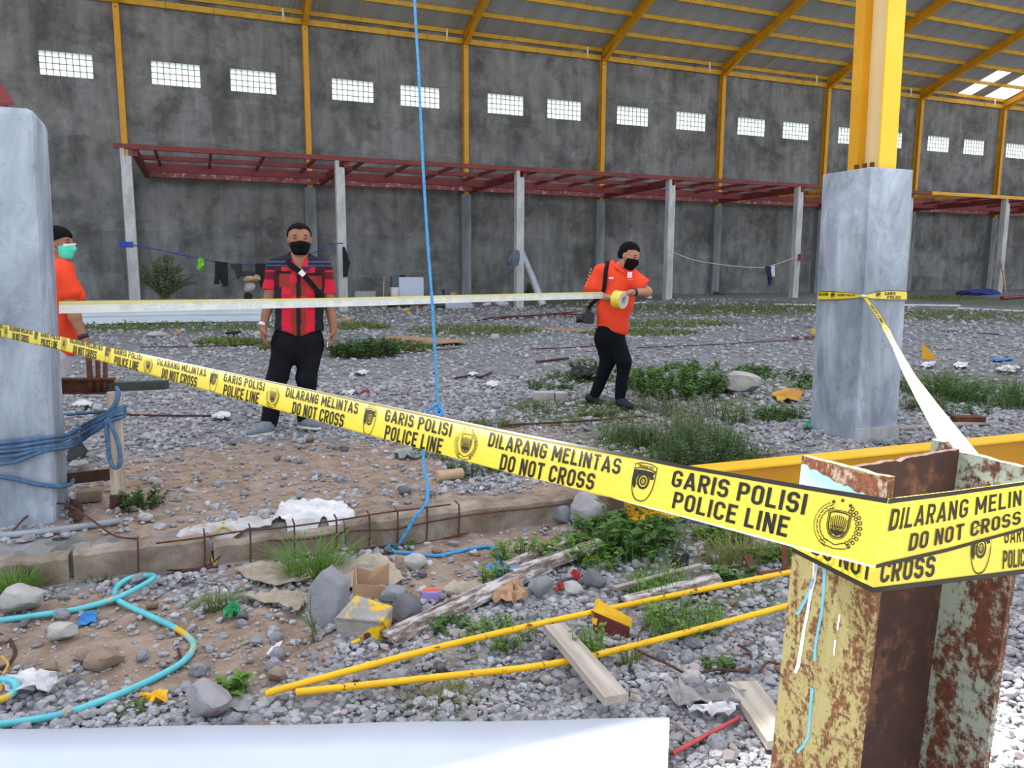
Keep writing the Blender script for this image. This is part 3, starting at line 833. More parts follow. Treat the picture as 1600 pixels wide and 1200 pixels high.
slab(0.860, 0.871, FA, FB, 'stub_tan', 'left_flange', lambda k: 0.004-0.006*k, seed=2)
slab(0.871, 1.100, 0.834, 0.843, 'stub_web', 'web', lambda k: -0.004+0.010*k-0.005*(0.42 < k < 0.47), seed=3, n=22)
slab(1.100, 1.111, FA-0.025, FB-0.03, 'stub_inner', 'right_flange', lambda k: 0.010*(k > 0.8)+0.002, seed=4)
# pale blue paint under the cut, drips down the outer face of the left flange
def face_pt(y, z): return sc_(0.8592, y, z)
V, F = [], []
n = 24; rg = random.Random(4)
for i in range(n+1):
    y = FA+(FB-FA)*i/n
    top = 0.990-0.004*rg.random(); V += [face_pt(y, 0.90), face_pt(y, top)]
for i in range(n): F.append((i*2, i*2+1, i*2+3, i*2+2))
build('paint_band', V, F, 'paint_sky', ST)
V, F = [], []
for i in range(n+1):
    y = FA+(FB-FA)*i/n
    V += [Vector(V_) for V_ in (face_pt(y, SZ-0.030+0.018*(i/n)-0.006*rg.random()), face_pt(y, SZ-0.001))]
for i in range(n): F.append((i*2, i*2+1, i*2+3, i*2+2))
V = [v+Vector((-0.0006, 0, 0)) for v in V]
build('rust_band', V, F, 'rust_flake', ST)
def drip(pts, w, mat):
    P = []
    for (px, py) in pts:
        d = ray(px, py)
        z = 0.6
        for _ in range(6):
            xx = 0.8588-0.055*(SZ-z)/1.22*1.2; tt = (xx-CAM.x)/d.x; z = (CAM+d*tt).z
        P.append(CAM+d*tt)
    V, F = [], []
    for i, p in enumerate(P):
        ww = w*(0.75+0.5*random.Random(i*7).random())
        V += [(p.x, p.y-ww/2, p.z), (p.x, p.y+ww/2, p.z)]
    F = [(2*i, 2*i+1, 2*i+3, 2*i+2) for i in range(len(P)-1)]
    build('paint_drip', V, F, mat, ST)
drip([(1273, 880), (1272, 905), (1266, 930), (1261, 960), (1256, 985), (1253, 1005), (1247, 1040), (1242, 1052)], 0.007, 'paint_drip_white')
drip([(1276, 870), (1274, 895), (1266, 920), (1257, 940), (1246, 960)], 0.007, 'paint_drip_blue')
drip([(1289, 880), (1287, 920), (1284, 955), (1279, 980), (1274, 1008), (1273, 1032)], 0.006, 'paint_drip_blue')
drip([(1269, 1075), (1266, 1110), (1263, 1150), (1255, 1165), (1245, 1176)], 0.006, 'paint_drip_blue')
drip([(1312, 960), (1308, 985)], 0.003, 'paint_drip_white')
drip([(1305, 1000), (1303, 1024)], 0.003, 'paint_drip_white')

# ------------------------------------------------------------------ tape printing
def mat_tape(name, a, b, trans, rough):
    s = NT(name); v = s.coord('Object')
    n = s.noise(s.coord('Object', (3, 3, 30)), 6, 3)
    col = s.ramp(n, [(0.3, a), (0.7, b)]); s.color(col); s.set(rough, 0, 1.0); s.b.inputs['Coat Weight'].default_value = 1.0 if name == 'tape_yellow' else 0.2; s.b.inputs['Coat Roughness'].default_value = 0.42
    t = s.new('ShaderNodeBsdfTranslucent'); s.l.new(col, t.inputs[0]); mx = s.new('ShaderNodeMixShader'); mx.inputs[0].default_value = trans
    s.l.new(s.b.outputs[0], mx.inputs[1]); s.l.new(t.outputs[0], mx.inputs[2]); s.l.new(mx.outputs[0], s.o.inputs[0])
mat_tape('tape_yellow', rgb(255, 232, 44), rgb(250, 224, 38), 0.35, 0.45)
mat_tape('tape_reverse', rgb(232, 234, 232), rgb(222, 224, 222), 0.30, 0.25)
mat_tape('tape_reverse_yellow', rgb(226, 214, 120), rgb(216, 204, 104), 0.30, 0.25)
plain('tape_ink', rgb(34, 28, 14), rgb(26, 24, 18), 10, 0.35)
plain('tape_ghost', rgb(200, 204, 206), rgb(194, 198, 200), 10, 0.4)
class P2:
    def __init__(s): s.V = []; s.F = []
    def poly(s, pts): b = len(s.V); s.V += list(pts); s.F.append(tuple(range(b, b+len(pts)))); return s
    def line(s, pts, w, close=False):
        pts = list(pts); n = len(pts); b = len(s.V)
        for i, p in enumerate(pts):
            a = pts[(i-1) % n] if (close or i > 0) else p; c = pts[(i+1) % n] if (close or i < n-1) else p
            dx, dy = c[0]-a[0], c[1]-a[1]; L = math.hypot(dx, dy) or 1
            s.V += [(p[0]-dy/L*w/2, p[1]+dx/L*w/2), (p[0]+dy/L*w/2, p[1]-dx/L*w/2)]
        for i in range(n if close else n-1):
            j = (i+1) % n; s.F.append((b+2*i, b+2*i+1, b+2*j+1, b+2*j))
        return s
    def circ(s, c, r, n=20): return s.poly([(c[0]+r*math.cos(6.2832*k/n), c[1]+r*math.sin(6.2832*k/n)) for k in range(n)])
    def ring(s, c, r, w, n=24): return s.line([(c[0]+r*math.cos(6.2832*k/n), c[1]+r*math.sin(6.2832*k/n)) for k in range(n)], w, True)
    def text(s, t, x0, y0, x1, y1):
        V, F = text2d(t); b = len(s.V)
        s.V += [(x0+(x1-x0)*a, y0+(y1-y0)*c) for a, c in V]; s.F += [tuple(i+b for i in f) for f in F]; return s
_tx = {}
GL = {}
def _glyphs():
    """condensed bold capitals drawn as strokes in a box one unit high"""
    S = .17; i = S/2; W = .54; x0, x1, y0, y1 = i, W-i, i, 1-i; r = .17; m_ = (x0+x1)/2
    def arc(cx, cy, a0, a1, rx=r, ry=r): return [(cx+rx*math.cos(math.radians(a)), cy+ry*math.sin(math.radians(a))) for a in np.linspace(a0, a1, 6)]
    TL, TR, BL, BR = arc(x0+r, y1-r, 180, 90), arc(x1-r, y1-r, 90, 0), arc(x0+r, y0+r, 180, 270), arc(x1-r, y0+r, 270, 360)
    GL['I'] = (S, [[(i, 0), (i, 1)]]); GL['L'] = (W*.88, [[(x0, 0), (x0, 1)], [(0, y0), (W*.88, y0)]])
    GL['E'] = (W*.9, [[(x0, 0), (x0, 1)], [(0, y0), (W*.9, y0)], [(0, y1), (W*.9, y1)], [(0, .52), (W*.8, .52)]])
    GL['T'] = (W*.95, [[(W*.475, 0), (W*.475, 1)], [(0, y1), (W*.95, y1)]])
    GL['N'] = (W, [[(x0, 0), (x0, 1)], [(x1, 0), (x1, 1)], [(x0, .98), (x1, .02)]])
    GL['M'] = (W*1.3, [[(x0, 0), (x0, 1)], [(W*1.3-i, 0), (W*1.3-i, 1)], [(x0, .97), (W*.65, .25)], [(W*1.3-i, .97), (W*.65, .25)]])
    GL['A'] = (W*1.12, [[(i*.8, 0), (W*.56, 1)], [(W*1.12-i*.8, 0), (W*.56, 1)], [(W*.2, .26), (W*.92, .26)]])
    GL['O'] = (W, [TL+TR+BR[::-1]*0+list(reversed(BR))+list(reversed(BL))+[TL[0]]])
    GL['C'] = (W, [[(x1, .68)]+list(reversed(TR))+list(reversed(TL))+BL+BR+[(x1, .32)]])
    GL['G'] = (W, [[(x1, .70)]+list(reversed(TR))+list(reversed(TL))+BL+BR+[(x1, .50)], [(m_-.02, .45), (W, .45)]])
    GL['D'] = (W, [[(x0, 0), (x0, 1)], [(x0, y1)]+TR+list(reversed(BR))+[(x0, y0)]])
    bowl = [(x0, y1)]+TR+list(reversed(arc(x1-r, .46+r, 270, 360)))+[(x0, .46)]
    GL['P'] = (W, [[(x0, 0), (x0, 1)], bowl]); GL['R'] = (W, [[(x0, 0), (x0, 1)], bowl, [(m_, .46), (x1, 0)]])
    GL['S'] = (W, [[(x1, .72)]+list(reversed(TR))+list(reversed(TL))+[(x0, .66)]+arc(x0+r, .66, 180, 250)+arc(x1-r, .36, 70, 0)+[(x1, .30)]+list(reversed(BR))+list(reversed(BL))+[(x0, .28)]])
    GL['F'] = (W*.88, [[(x0, 0), (x0, 1)], [(0, y1), (W*.88, y1)], [(0, .50), (W*.78, .50)]])
_glyphs()
def text2d(s):
    if s in _tx: return _tx[s]
    p = P2(); x = 0.0
    for ch in s:
        if ch == ' ': x += .30; continue
        w, st = GL[ch]
        for pl in st: p.line([(x+a, b) for a, b in pl], .17)
        x += w+.125
    V = np.array(p.V); V[:, 0] /= (x-.125)
    _tx[s] = (V, p.F); return _tx[s]
def shield(cx, cy, w, h, n=10):
    pts = [(cx-w/2, cy+h/2*0.86), (cx-w/4, cy+h/2*0.98), (cx, cy+h/2), (cx+w/4, cy+h/2*0.98), (cx+w/2, cy+h/2*0.86)]
    for k in range(n+1):
        a = k/n; pts.append((cx+w/2*math.cos(a*math.pi/2)**0.8, cy+h*0.05-(h*0.55)*math.sin(a*math.pi/2)**1.1))
    for k in range(n-1, -1, -1):
        a = k/n; pts.append((cx-w/2*math.cos(a*math.pi/2)**0.8, cy+h*0.05-(h*0.55)*math.sin(a*math.pi/2)**1.1))
    return pts
def emb_inafis():
    p = P2()                                         # unit box 0..1, upright shield with an eye
    p.line(shield(.5, .5, .74, .96), .03, True)
    p.line([(.13, .80), (.32, .84), (.5, .85), (.68, .84), (.87, .80)], .03)
    p.text('INAFIS', .24, .865, .76, .925)
    arc = [(.5+.37*math.cos(a), .52+.28*math.sin(a)) for a in np.linspace(math.radians(20), math.radians(215), 16)]
    inn = [(.5+.24*math.cos(a), .52+.19*math.sin(a)) for a in np.linspace(math.radians(20), math.radians(215), 16)]
    for i in range(15): p.poly([arc[i], arc[i+1], inn[i+1], inn[i]])
    p.poly([(.14, .78), (.5, .80), (.5, .76), (.22, .66), (.14, .5)])
    p.poly([(.5, .80), (.86, .78), (.74, .66), (.6, .72), (.5, .76)])
    p.poly([(.14, .5), (.22, .5), (.28, .36), (.24, .30), (.16, .38)])
    p.ring((.5, .52), .175, .06); p.ring((.5, .52), .09, .035)
    for k in range(3): p.ring((.5, .52), .02+.022*k, .008, 12)
    return p
def star(p, c, r):
    p.poly([(c[0]+(r if k % 2 == 0 else r*.42)*math.sin(k*math.pi/5), c[1]+(r if k % 2 == 0 else r*.42)*math.cos(k*math.pi/5)) for k in range(10)])
def emb_police():
    p = P2()
    for (x, y) in ((.34, .90), (.5, .95), (.66, .88)): star(p, (x, y), .05)
    sh = shield(.5, .5, .36, .46); p.line(sh, .025, True); p.line(shield(.5, .5, .42, .52), .015, True)
    for k in range(-4, 5):                            # rays over the shield
        a = k*0.17; p.line([(.5+.03*k, .42), (.5+.24*math.sin(a)*1.0, .42+.25*math.cos(a))], .018)
    p.poly([(.36, .40), (.64, .40), (.60, .34), (.5, .29), (.40, .34)])
    for k in range(4): p.line([(.37, .44-.045*k), (.44, .47-.045*k), (.5, .45-.045*k), (.56, .47-.045*k), (.63, .44-.045*k)], .014)
    for k in range(9):                                # rice ear on the left, cotton on the right
        a = math.radians(120+k*15); c = (.5+.40*math.cos(a), .48+.40*math.sin(a))
        for s_ in (.0, .055): 
            q = (.5+(.40-s_)*math.cos(a), .48+(.40-s_)*math.sin(a)); t = (-math.sin(a), math.cos(a))
            p.line([(q[0]-t[0]*.05, q[1]-t[1]*.05), (q[0]-t[1]*.014, q[1]+t[0]*.014), (q[0]+t[0]*.035, q[1]+t[1]*.035)], .018)
        a = math.radians(60-k*14)
        for s_ in (.0, .06): p.ring((.5+(.41-s_)*math.cos(a), .48+(.40-s_)*math.sin(a)), .030, .017, 8)
    p.line([(.5+.45*math.cos(math.radians(a)), .48+.45*math.sin(math.radians(a))) for a in range(118, 262, 12)], .012)
    p.line([(.20, .14), (.32, .20), (.5, .13), (.68, .20), (.80, .14), (.68, .09), (.5, .06), (.32, .09)], .02, True)
    return p
EMB_I, EMB_P = emb_inafis(), emb_police()

class Ribbon:
    """tape surface: list of stations, each a bottom-to-top list of points; u runs along, v across"""
    def __init__(s, stations):
        s.S = [[Vector(p) for p in st] for st in stations]; s.K = len(s.S[0])
        s.u = [0.0]; m_ = s.K//2
        for a, b in zip(s.S[:-1], s.S[1:]): s.u.append(s.u[-1]+((b[m_]+b[0])/2-(a[m_]+a[0])/2).length)
        s.L = s.u[-1]
    def raw(s, u, v):
        u = min(max(u, 0), s.L-1e-6); i = max(0, int(np.searchsorted(s.u, u, side='right'))-1); i = min(i, len(s.S)-2)
        k = (u-s.u[i])/(s.u[i+1]-s.u[i]); vv = min(max(v, 0), 0.999999)*(s.K-1); j = int(vv); w = vv-j
        a = s.S[i][j].lerp(s.S[i][j+1], w); b = s.S[i+1][j].lerp(s.S[i+1][j+1], w)
        return a.lerp(b, k), (s.S[i+1][j]-s.S[i][j]).cross(s.S[i][j+1]-s.S[i][j]).normalized()
    def pos(s, u, v, off=0.0):
        p, n = s.raw(u, v)
        return p+n*off
    def strip(s, name, mat, parent, off, v0=0.0, v1=1.0, u0=None, u1=None, flip=False):
        us = [u for u in s.u if (u0 is None or u >= u0-1e-6) and (u1 is None or u <= u1+1e-6)]
        rows = [v0]+[k/(s.K-1) for k in range(s.K) if v0+1e-4 < k/(s.K-1) < v1-1e-4]+[v1]
        V = [s.pos(u, v, off) for u in us for v in rows]; n = len(rows)
        F = [(i*n+j, (i+1)*n+j, (i+1)*n+j+1, i*n+j+1) for i in range(len(us)-1) for j in range(n-1)]
        if flip: F = [f[::-1] for f in F]
        return build(name, V, F, mat, parent, smooth=True)
    def stamp(s, name, p2, box, mat, parent, off, label=None, mirror=False):
        """put flat print into the box (u0, v0, u1, v1) of the tape"""
        V2, F2 = (p2.V, p2.F) if isinstance(p2, P2) else p2
        bm = bmesh.new(); u0, v0, u1, v1 = box
        vs = [bm.verts.new((u0+((1-a) if mirror else a)*(u1-u0), v0+b*(v1-v0), 0)) for a, b in V2]
        for f in F2:
            try: bm.faces.new([vs[i] for i in f])
            except ValueError: pass
        for k in range(1, s.K-1):                     # let the print follow the folds of the tape
            vv = k/(s.K-1)
            if v0 < vv < v1:
                bmesh.ops.bisect_plane(bm, geom=bm.verts[:]+bm.edges[:]+bm.faces[:], plane_co=(0, vv, 0), plane_no=(0, 1, 0))
        for uu in s.u:
            if u0 < uu < u1:
                bmesh.ops.bisect_plane(bm, geom=bm.verts[:]+bm.edges[:]+bm.faces[:], plane_co=(uu, 0, 0), plane_no=(1, 0, 0))
        bm.verts.index_update()
        V = [s.pos(v.co.x, v.co.y, off) for v in bm.verts]; F = [tuple(v.index for v in f.verts) for f in bm.faces]
        bm.free()
        if not F: return
        o = build(name, V, F, mat, parent, label=label); o['kind'] = 'stuff'; return o
def lerp_list(P, x):
    for (x0, y0), (x1, y1) in zip(P[:-1], P[1:]):
        if x <= x1: return y0+(y1-y0)*(x-x0)/(x1-x0)
    return P[-1][1]
# --- long tape from the left pedestal to the cut column
TW = 0.0935
topA = [(-40, 497), (0, 505.5), (280, 566), (560, 624.5), (800, 675), (1060, 725), (1250, 757), (1388, 779)]
botA = [(-40, 517), (0, 526.5), (101, 549), (280, 599), (560, 676), (790, 738), (1000, 790), (1240, 855), (1368, 888)]
KT = 1.03*1914
def tA(px): return KT/(px+539)-0.10*ss(300, -40, px)*0 - 0.14*(1-ss(-60, 420, px))
NA = 44
stA = []
for i in range(NA+1):
    s_ = i/NA; px = -20+(1388+20)*(1-(1-s_)**1.0)
    pb = -20+(1367+20)*s_
    t = tA(px); yt, yb = lerp_list(topA, px), lerp_list(botA, pb)
    h = (yb-yt)*t/FPX; e = math.sqrt(max(0.0, TW*TW-h*h))*0.95
    row = []
    flat = ss(840, 1040, px); tw_ = TW+(h*1.01-TW)*flat
    # the film bulges: lower hem curls under, upper part leans back to the sky
    fo = 0.10*(1-flat); tv = tw_*(1-fo)                # share of the width folded under the lower hem
    th0 = R(-18)*(1-flat); lo_, hi_ = 0.0, R(150)
    for _ in range(30):
        th1 = (lo_+hi_)/2; mc = (math.sin(th1)-math.sin(th0))/max(1e-4, th1-th0)
        if mc*tv > h: lo_ = th1
        else: hi_ = th1
    def film(v):                                       # height and set-back of a point across the film
        if v < fo: return (fo-v)*tw_*0.9, 0.004+(fo-v)*tw_*0.3
        n_ = 12; hv = bk = 0.0; vv = (v-fo)/(1-fo)
        for j in range(n_):
            th = th0+(th1-th0)*vv*(j+0.5)/n_; hv += math.cos(th)*tv*vv/n_; bk += math.sin(th)*tv*vv/n_
        return hv, bk
    NR = 18
    for k in range(NR+1):
        hv, bk = film(k/NR); f_ = min(1.0, hv/h)
        row.append(at(pb+(px-pb)*f_, yb+(yt-yb)*f_, t+bk))
    stA.append(row)
RA = Ribbon(stA)
def uA(px):
    best = 0
    for i in range(NA):
        xa = -20+1408*i/NA; xb = -20+1408*(i+1)/NA
        if xa <= px <= xb: return RA.u[i]+(RA.u[i+1]-RA.u[i])*(px-xa)/(xb-xa)
    return RA.L
TAPE = thing('police_tape', 'long yellow police line tape stretched from the left pedestal to the rusty column', 'tape', RA.pos(RA.L, 0.0))
sgn = 1.0 if RA.raw(RA.L*0.5, 0.5)[1].dot(CAM-RA.pos(RA.L*0.5, 0.5)) > 0 else -1.0
RA.strip('printed_side', 'tape_yellow', TAPE, 0.0)
RA.strip('reverse_side', 'tape_reverse', TAPE, -0.0006*sgn)
RA.strip('border', 'tape_ink', TAPE, 0.0012*sgn, 0.925, 0.998)
RA.strip('pale_edge', 'tape_reverse', TAPE, 0.0010*sgn, 0.0, 0.035, u0=uA(880))
u735, u1320 = uA(735), uA(1320); REP = u1320-u735
fr = lambda px: (uA(px)-u735)/REP
LAY = dict(d0=fr(768), d1=fr(975), n0=fr(792), n1=fr(940), i=fr(1013), g0=fr(1056), g1=fr(1266), p0=fr(1064), p1=fr(1246))
def print_tape(rb, u_emb, rep, sg, parent, ink='tape_ink', mirror=False, vmap=lambda v: v, umin=0.0, umax=None, off=0.0013):
    umax = rb.L if umax is None else umax
    items = [('D', 'DILARANG MELINTAS', LAY['d0'], LAY['d1'], .53, .865), ('D', 'DO NOT CROSS', LAY['n0'], LAY['n1'], .12, .45),
             ('D', 'GARIS POLISI', LAY['g0'], LAY['g1'], .53, .865), ('D', 'POLICE LINE', LAY['p0'], LAY['p1'], .12, .45)]
    k = -12
    while k < 12:
        o = u_emb+k*rep
        for (_, tx, a, b, v0, v1) in items:
            ua, ub = (o+a*rep, o+b*rep) if not mirror else (o-b*rep, o-a*rep)
            if ua > umin and ub < umax: rb.stamp('lettering', text2d(tx), (ua, vmap(v0), ub, vmap(v1)), ink, parent, off*sg, mirror=mirror)
        hw = 0.036*rep/REP
        for em, c in ((EMB_P, 0.0), (EMB_I, LAY['i'])):
            c = o+(c if not mirror else -c)*rep
            ww = hw*(1.0 if em is EMB_P else 0.78)
            if c-ww > umin and c+ww < umax: rb.stamp('emblem', em, (c-ww, vmap(.08), c+ww, vmap(.90)), ink, parent, off*sg, mirror=mirror)
        k += 1
print_tape(RA, u735, REP, sgn, TAPE)
# --- the same tape folded round the column: right-hand run and the lower second turn
def px_ribbon(rows, n=10, K=5):
    """rows: (px_b, py_b, px_t, py_t, t)"""
    out = []
    for a, b in zip(rows[:-1], rows[1:]):
        for i in range(n):
            k = i/n; r_ = [a[j]+(b[j]-a[j])*k for j in range(6)]
            out.append([at(r_[0]+(r_[2]-r_[0])*v, r_[1]+(r_[3]-r_[1])*v, r_[4]+(r_[5]-r_[4])*v) for v in np.linspace(0, 1, K)])
    r_ = rows[-1]; out.append([at(r_[0]+(r_[2]-r_[0])*v, r_[1]+(r_[3]-r_[1])*v, r_[4]+(r_[5]-r_[4])*v) for v in np.linspace(0, 1, K)])
    return out
dA = depth(sc_(0.860, FA, 0.93))-0.006; dE = depth(sc_(1.111, FA-0.025, 0.93))-0.004; dB = depth(sc_(0.86, FB, 0.93))-0.004
RB = Ribbon(px_ribbon([(1367, 888, 1388, 779, dA-0.004, dA-0.004), (1480, 862, 1490, 767, (dA+dE)/2-0.006, (dA+dE)/2-0.002), (1640, 817, 1640, 747, dE-0.004, dE-0.002)]))
TB = thing('police_tape', 'yellow police tape turn across the open front of the rusty column, upper layer', 'tape', RB.pos(0, 0))
sg = 1.0 if RB.raw(0.05, 0.5)[1].dot(CAM-RB.pos(0.05, 0.5)) > 0 else -1.0
RB.strip('printed_side', 'tape_yellow', TB, 0.0); RB.strip('reverse_side', 'tape_reverse', TB, -0.0006*sg)
RB.strip('border', 'tape_ink', TB, 0.0010*sg, 0.925, 0.998); RB.strip('border', 'tape_ink', TB, 0.0010*sg, 0.0, 0.06)
RB.stamp('lettering', text2d('DILARANG MELIN'), (0.010, .52, 0.245, .84), 'tape_ink', TB, 0.0012*sg)
RB.stamp('lettering', text2d('DO NOT CROSS'), (0.052, .15, 0.245, .42), 'tape_ink', TB, 0.0012*sg)
RC = Ribbon(px_ribbon([(1238, 862, 1250, 772, dB+0.002, dB+0.002), (1363, 926, 1380, 817, dA+0.002, dA+0.002)], 8)+px_ribbon([(1363, 926, 1380, 817, dA+0.002, dA+0.002), (1640, 891, 1640, 800, dE+0.002, dE+0.002)])[1:])
TC = thing('police_tape', 'yellow police tape turn around the rusty column, lower layer with black hem', 'tape', RC.pos(0, 0))
sg = 1.0 if RC.raw(0.25, 0.5)[1].dot(CAM-RC.pos(0.25, 0.5)) > 0 else -1.0
RC.strip('printed_side', 'tape_yellow', TC, 0.0); RC.strip('reverse_side', 'tape_reverse', TC, -0.0006*sg)
RC.strip('border', 'tape_ink', TC, 0.0010*sg, 0.0, 0.075)
uf = RC.u[8]
RC.stamp('lettering', text2d('DO NOT'), (uf-0.125, .13, uf-0.006, .45), 'tape_ink', TC, 0.0012*sg)
RC.stamp('lettering', text2d('CROSS'), (uf+0.008, .13, uf+0.098, .45), 'tape_ink', TC, 0.0012*sg)
RC.stamp('emblem', EMB_I, (uf+0.152, .08, uf+0.198, .88), 'tape_ink', TC, 0.0012*sg)
RC.stamp('lettering', text2d('GARIS'), (uf+0.215, .53, uf+0.262, .83), 'tape_ink', TC, 0.0012*sg)
RC.stamp('lettering', text2d('POLICE'), (uf+0.215, .12, uf+0.262, .42), 'tape_ink', TC, 0.0012*sg)
# --- tape from the left pedestal to the roll in the photographer's hand, reverse side to us
rows = []
t0, t1 = 4.32, 7.16
for k in range(13):
    s_ = k/12; px = 92+(962-92)*s_
    it = 1/t0+(1/t1-1/t0)*s_; t = 1/it
    yt = lerp_list([(92, 471), (500, 466), (800, 459), (962, 455.5)], px); yb = lerp_list([(92, 490), (560, 478.5), (800, 470), (962, 466)], px)
    rows.append((px, yb, px, yt, t, t+0.02))
R2 = Ribbon(px_ribbon(rows, 1))
T2 = thing('police_tape', 'white reverse of the police tape pulled level towards the roll in the hand', 'tape', R2.pos(0, 0))
sg = 1.0 if R2.raw(1, 0.5)[1].dot(CAM-R2.pos(1, 0.5)) > 0 else -1.0
R2.strip('reverse_side', 'tape_reverse', T2, 0.0); R2.strip('printed_side', 'tape_yellow', T2, -0.0006*sg)
R2.strip('pale_edge', 'tape_reverse_yellow', T2, 0.0010*sg, 0.72, 1.0)
print_tape(R2, 0.35, 0.95, sg, T2, 'tape_ghost', True, off=0.002)
# --- tape tied round the right pedestal and led down to the cut column
RT = thing('police_tape', 'yellow police tape knotted around the right concrete pedestal', 'tape', (4.6, 4.37, 0.9))
def ped(px, py):                                   # points on the two visible faces of the right pedestal, 1.2 cm off
    a = aty(px, py, 4.352)
    if a.x > 4.585: return a
    d = ray(px, py); return CAM+d*((4.583-CAM.x)/d.x)
def band(rows, name):
    rb = Ribbon([[ped(px, yb).lerp(ped(px, yt), v) for v in np.linspace(0, 1, 5)] for (px, yb, yt) in rows])
    s_ = 1.0 if rb.raw(rb.L*.5, .5)[1].dot(CAM-rb.pos(rb.L*.5, .5)) > 0 else -1.0
    rb.strip('printed_side', 'tape_yellow', RT, 0); rb.strip('border', 'tape_ink', RT, 0.0015*s_, 0.0, 0.07); rb.strip('border', 'tape_ink', RT, 0.0015*s_, 0.93, 1.0)
    return rb, s_
b1, s1 = band([(1278, 469, 454.5), (1295, 469, 455), (1315, 468, 456), (1332, 466.5, 458), (1347, 464, 460.5)], 'a')
b2, s2 = band([(1352, 464, 460.5), (1362, 467, 458), (1375, 468, 455), (1395, 469, 453.5), (1417, 469, 455)], 'b')
b1.stamp('lettering', text2d('DILARANG'), (b1.L*.02, .5, b1.L*.25, .85), 'tape_ink', RT, 0.002*s1)
b1.stamp('emblem', EMB_I, (b1.L*.30, .1, b1.L*.42, .9), 'tape_ink', RT, 0.002*s1)
b1.stamp('lettering', text2d('GARIS POLISI'), (b1.L*.46, .45, b1.L*.85, .75), 'tape_ink', RT, 0.002*s1)
b2.stamp('emblem', EMB_I, (b2.L*.24, .15, b2.L*.38, .9), 'tape_ink', RT, 0.002*s2)
b2.stamp('lettering', text2d('GARIS'), (b2.L*.46, .5, b2.L*.72, .85), 'tape_ink', RT, 0.002*s2)
b2.stamp('lettering', text2d('POLISI'), (b2.L*.52, .12, b2.L*.84, .45), 'tape_ink', RT, 0.002*s2)
kn = ped(1349, 462.5)+Vector((-0.012, -0.012, 0))
MB().tube([kn+Vector((-0.02, 0.0, 0.004)), kn, kn+Vector((0.022, -0.0, 0.004))], [0.008, 0.013, 0.008], 8).build('knot', 'tape_reverse', RT, smooth=True)
def dn(k): return 1/(1/5.86+(1/1.30-1/5.86)*k)
le = [(1347, 463), (1366, 492), (1383, 520), (1396, 546), (1410, 580), (1432, 624), (1457, 670), (1482, 716)]
re_ = [(1353, 462), (1376, 490), (1392, 518), (1401, 538), (1430, 586), (1464, 630), (1500, 674), (1536, 718)]
rows = []
for (a, b) in zip(le, re_):
    k = min(1, max(0, (b[1]-462)/(718-462)))**1.15
    t = dn(k); rows.append((a[0], a[1], b[0], b[1], t, t+0.05*k))
rows_s = []
for i in range(len(rows)-1):
    for j in range(4):
        k = j/4; rows_s.append(tuple(rows[i][q]+(rows[i+1][q]-rows[i][q])*k for q in range(6)))
rows_s.append(rows[-1])
R3 = Ribbon(px_ribbon(rows_s, 1))
T3 = thing('police_tape', 'twisted police tape hanging from the pedestal knot to the rusty column, glowing white', 'tape', R3.pos(R3.L, 0))
sg = 1.0 if R3.raw(R3.L*.8, 0.5)[1].dot(CAM-R3.pos(R3.L*.8, 0.5)) > 0 else -1.0
um = R3.u[12]
R3.strip('reverse_side', 'tape_reverse', T3, 0.0, u0=um); R3.strip('printed_side', 'tape_yellow', T3, -0.0006*sg, u0=um)
R3.strip('printed_side', 'tape_yellow', T3, 0.0, u1=um)
R3.strip('border', 'tape_ink', T3, 0.0012*sg, 0.9, 1.0, u1=um); R3.strip('border', 'tape_ink', T3, 0.0012*sg, 0.0, 0.1, u1=um)
R3.stamp('lettering', text2d('POLICE LINE'), (R3.u[2], .3, R3.u[6], .7), 'tape_ink', T3, 0.002*sg)
R3.stamp('lettering', text2d('DO NOT CROSS'), (R3.u[7], .3, R3.u[11], .7), 'tape_ink', T3, 0.002*sg)
# ================================================================== PEOPLE
# bodies and clothes are grown from rounded cones and ellipsoids blended into one distance field, then skinned
def sd_cone(P, a, b, ra, rb):
    a, b = np.array(a, float), np.array(b, float); ba = b-a; L2 = ba@ba
    pa = P-a; t = np.clip((pa@ba)/L2, 0, 1)
    return np.linalg.norm(pa-t[:, None]*ba, axis=1)-(ra+(rb-ra)*t)
def sd_ell(P, c, r, rot=None):
    q = P-np.array(c, float)
    if rot is not None: q = q@np.array(rot)
    r = np.array(r, float)
    k0 = np.linalg.norm(q/r, axis=1); k1 = np.linalg.norm(q/(r*r), axis=1)
    return k0*(k0-1)/np.maximum(k1, 1e-9)
def sd_flat(P, a, b, ra, rb, flat, ax):
    """cone squashed along axis ax (0 x, 1 y) by factor flat about its own line"""
    a, b = np.array(a, float), np.array(b, float); ba = b-a; L2 = ba@ba
    pa = P-a; t = np.clip((pa@ba)/L2, 0, 1); q = pa-t[:, None]*ba; q[:, ax] /= flat
    return (np.linalg.norm(q, axis=1)-(ra+(rb-ra)*t))*min(flat, 1.0)
def field(P, prims):
    d = None
    for pr in prims:
        k = pr[-1]; kind = pr[0]
        e = sd_cone(P, *pr[1:5]) if kind == 'c' else sd_ell(P, *pr[1:-1]) if kind == 'e' else sd_flat(P, *pr[1:-1])
        if kind == 'cut': continue
        if d is None: d = e
        elif k <= 0: d = np.minimum(d, e)
        else:
            h = np.clip(0.5+0.5*(d-e)/k, 0, 1); d = d*(1-h)+e*h-k*h*(1-h)
    return d
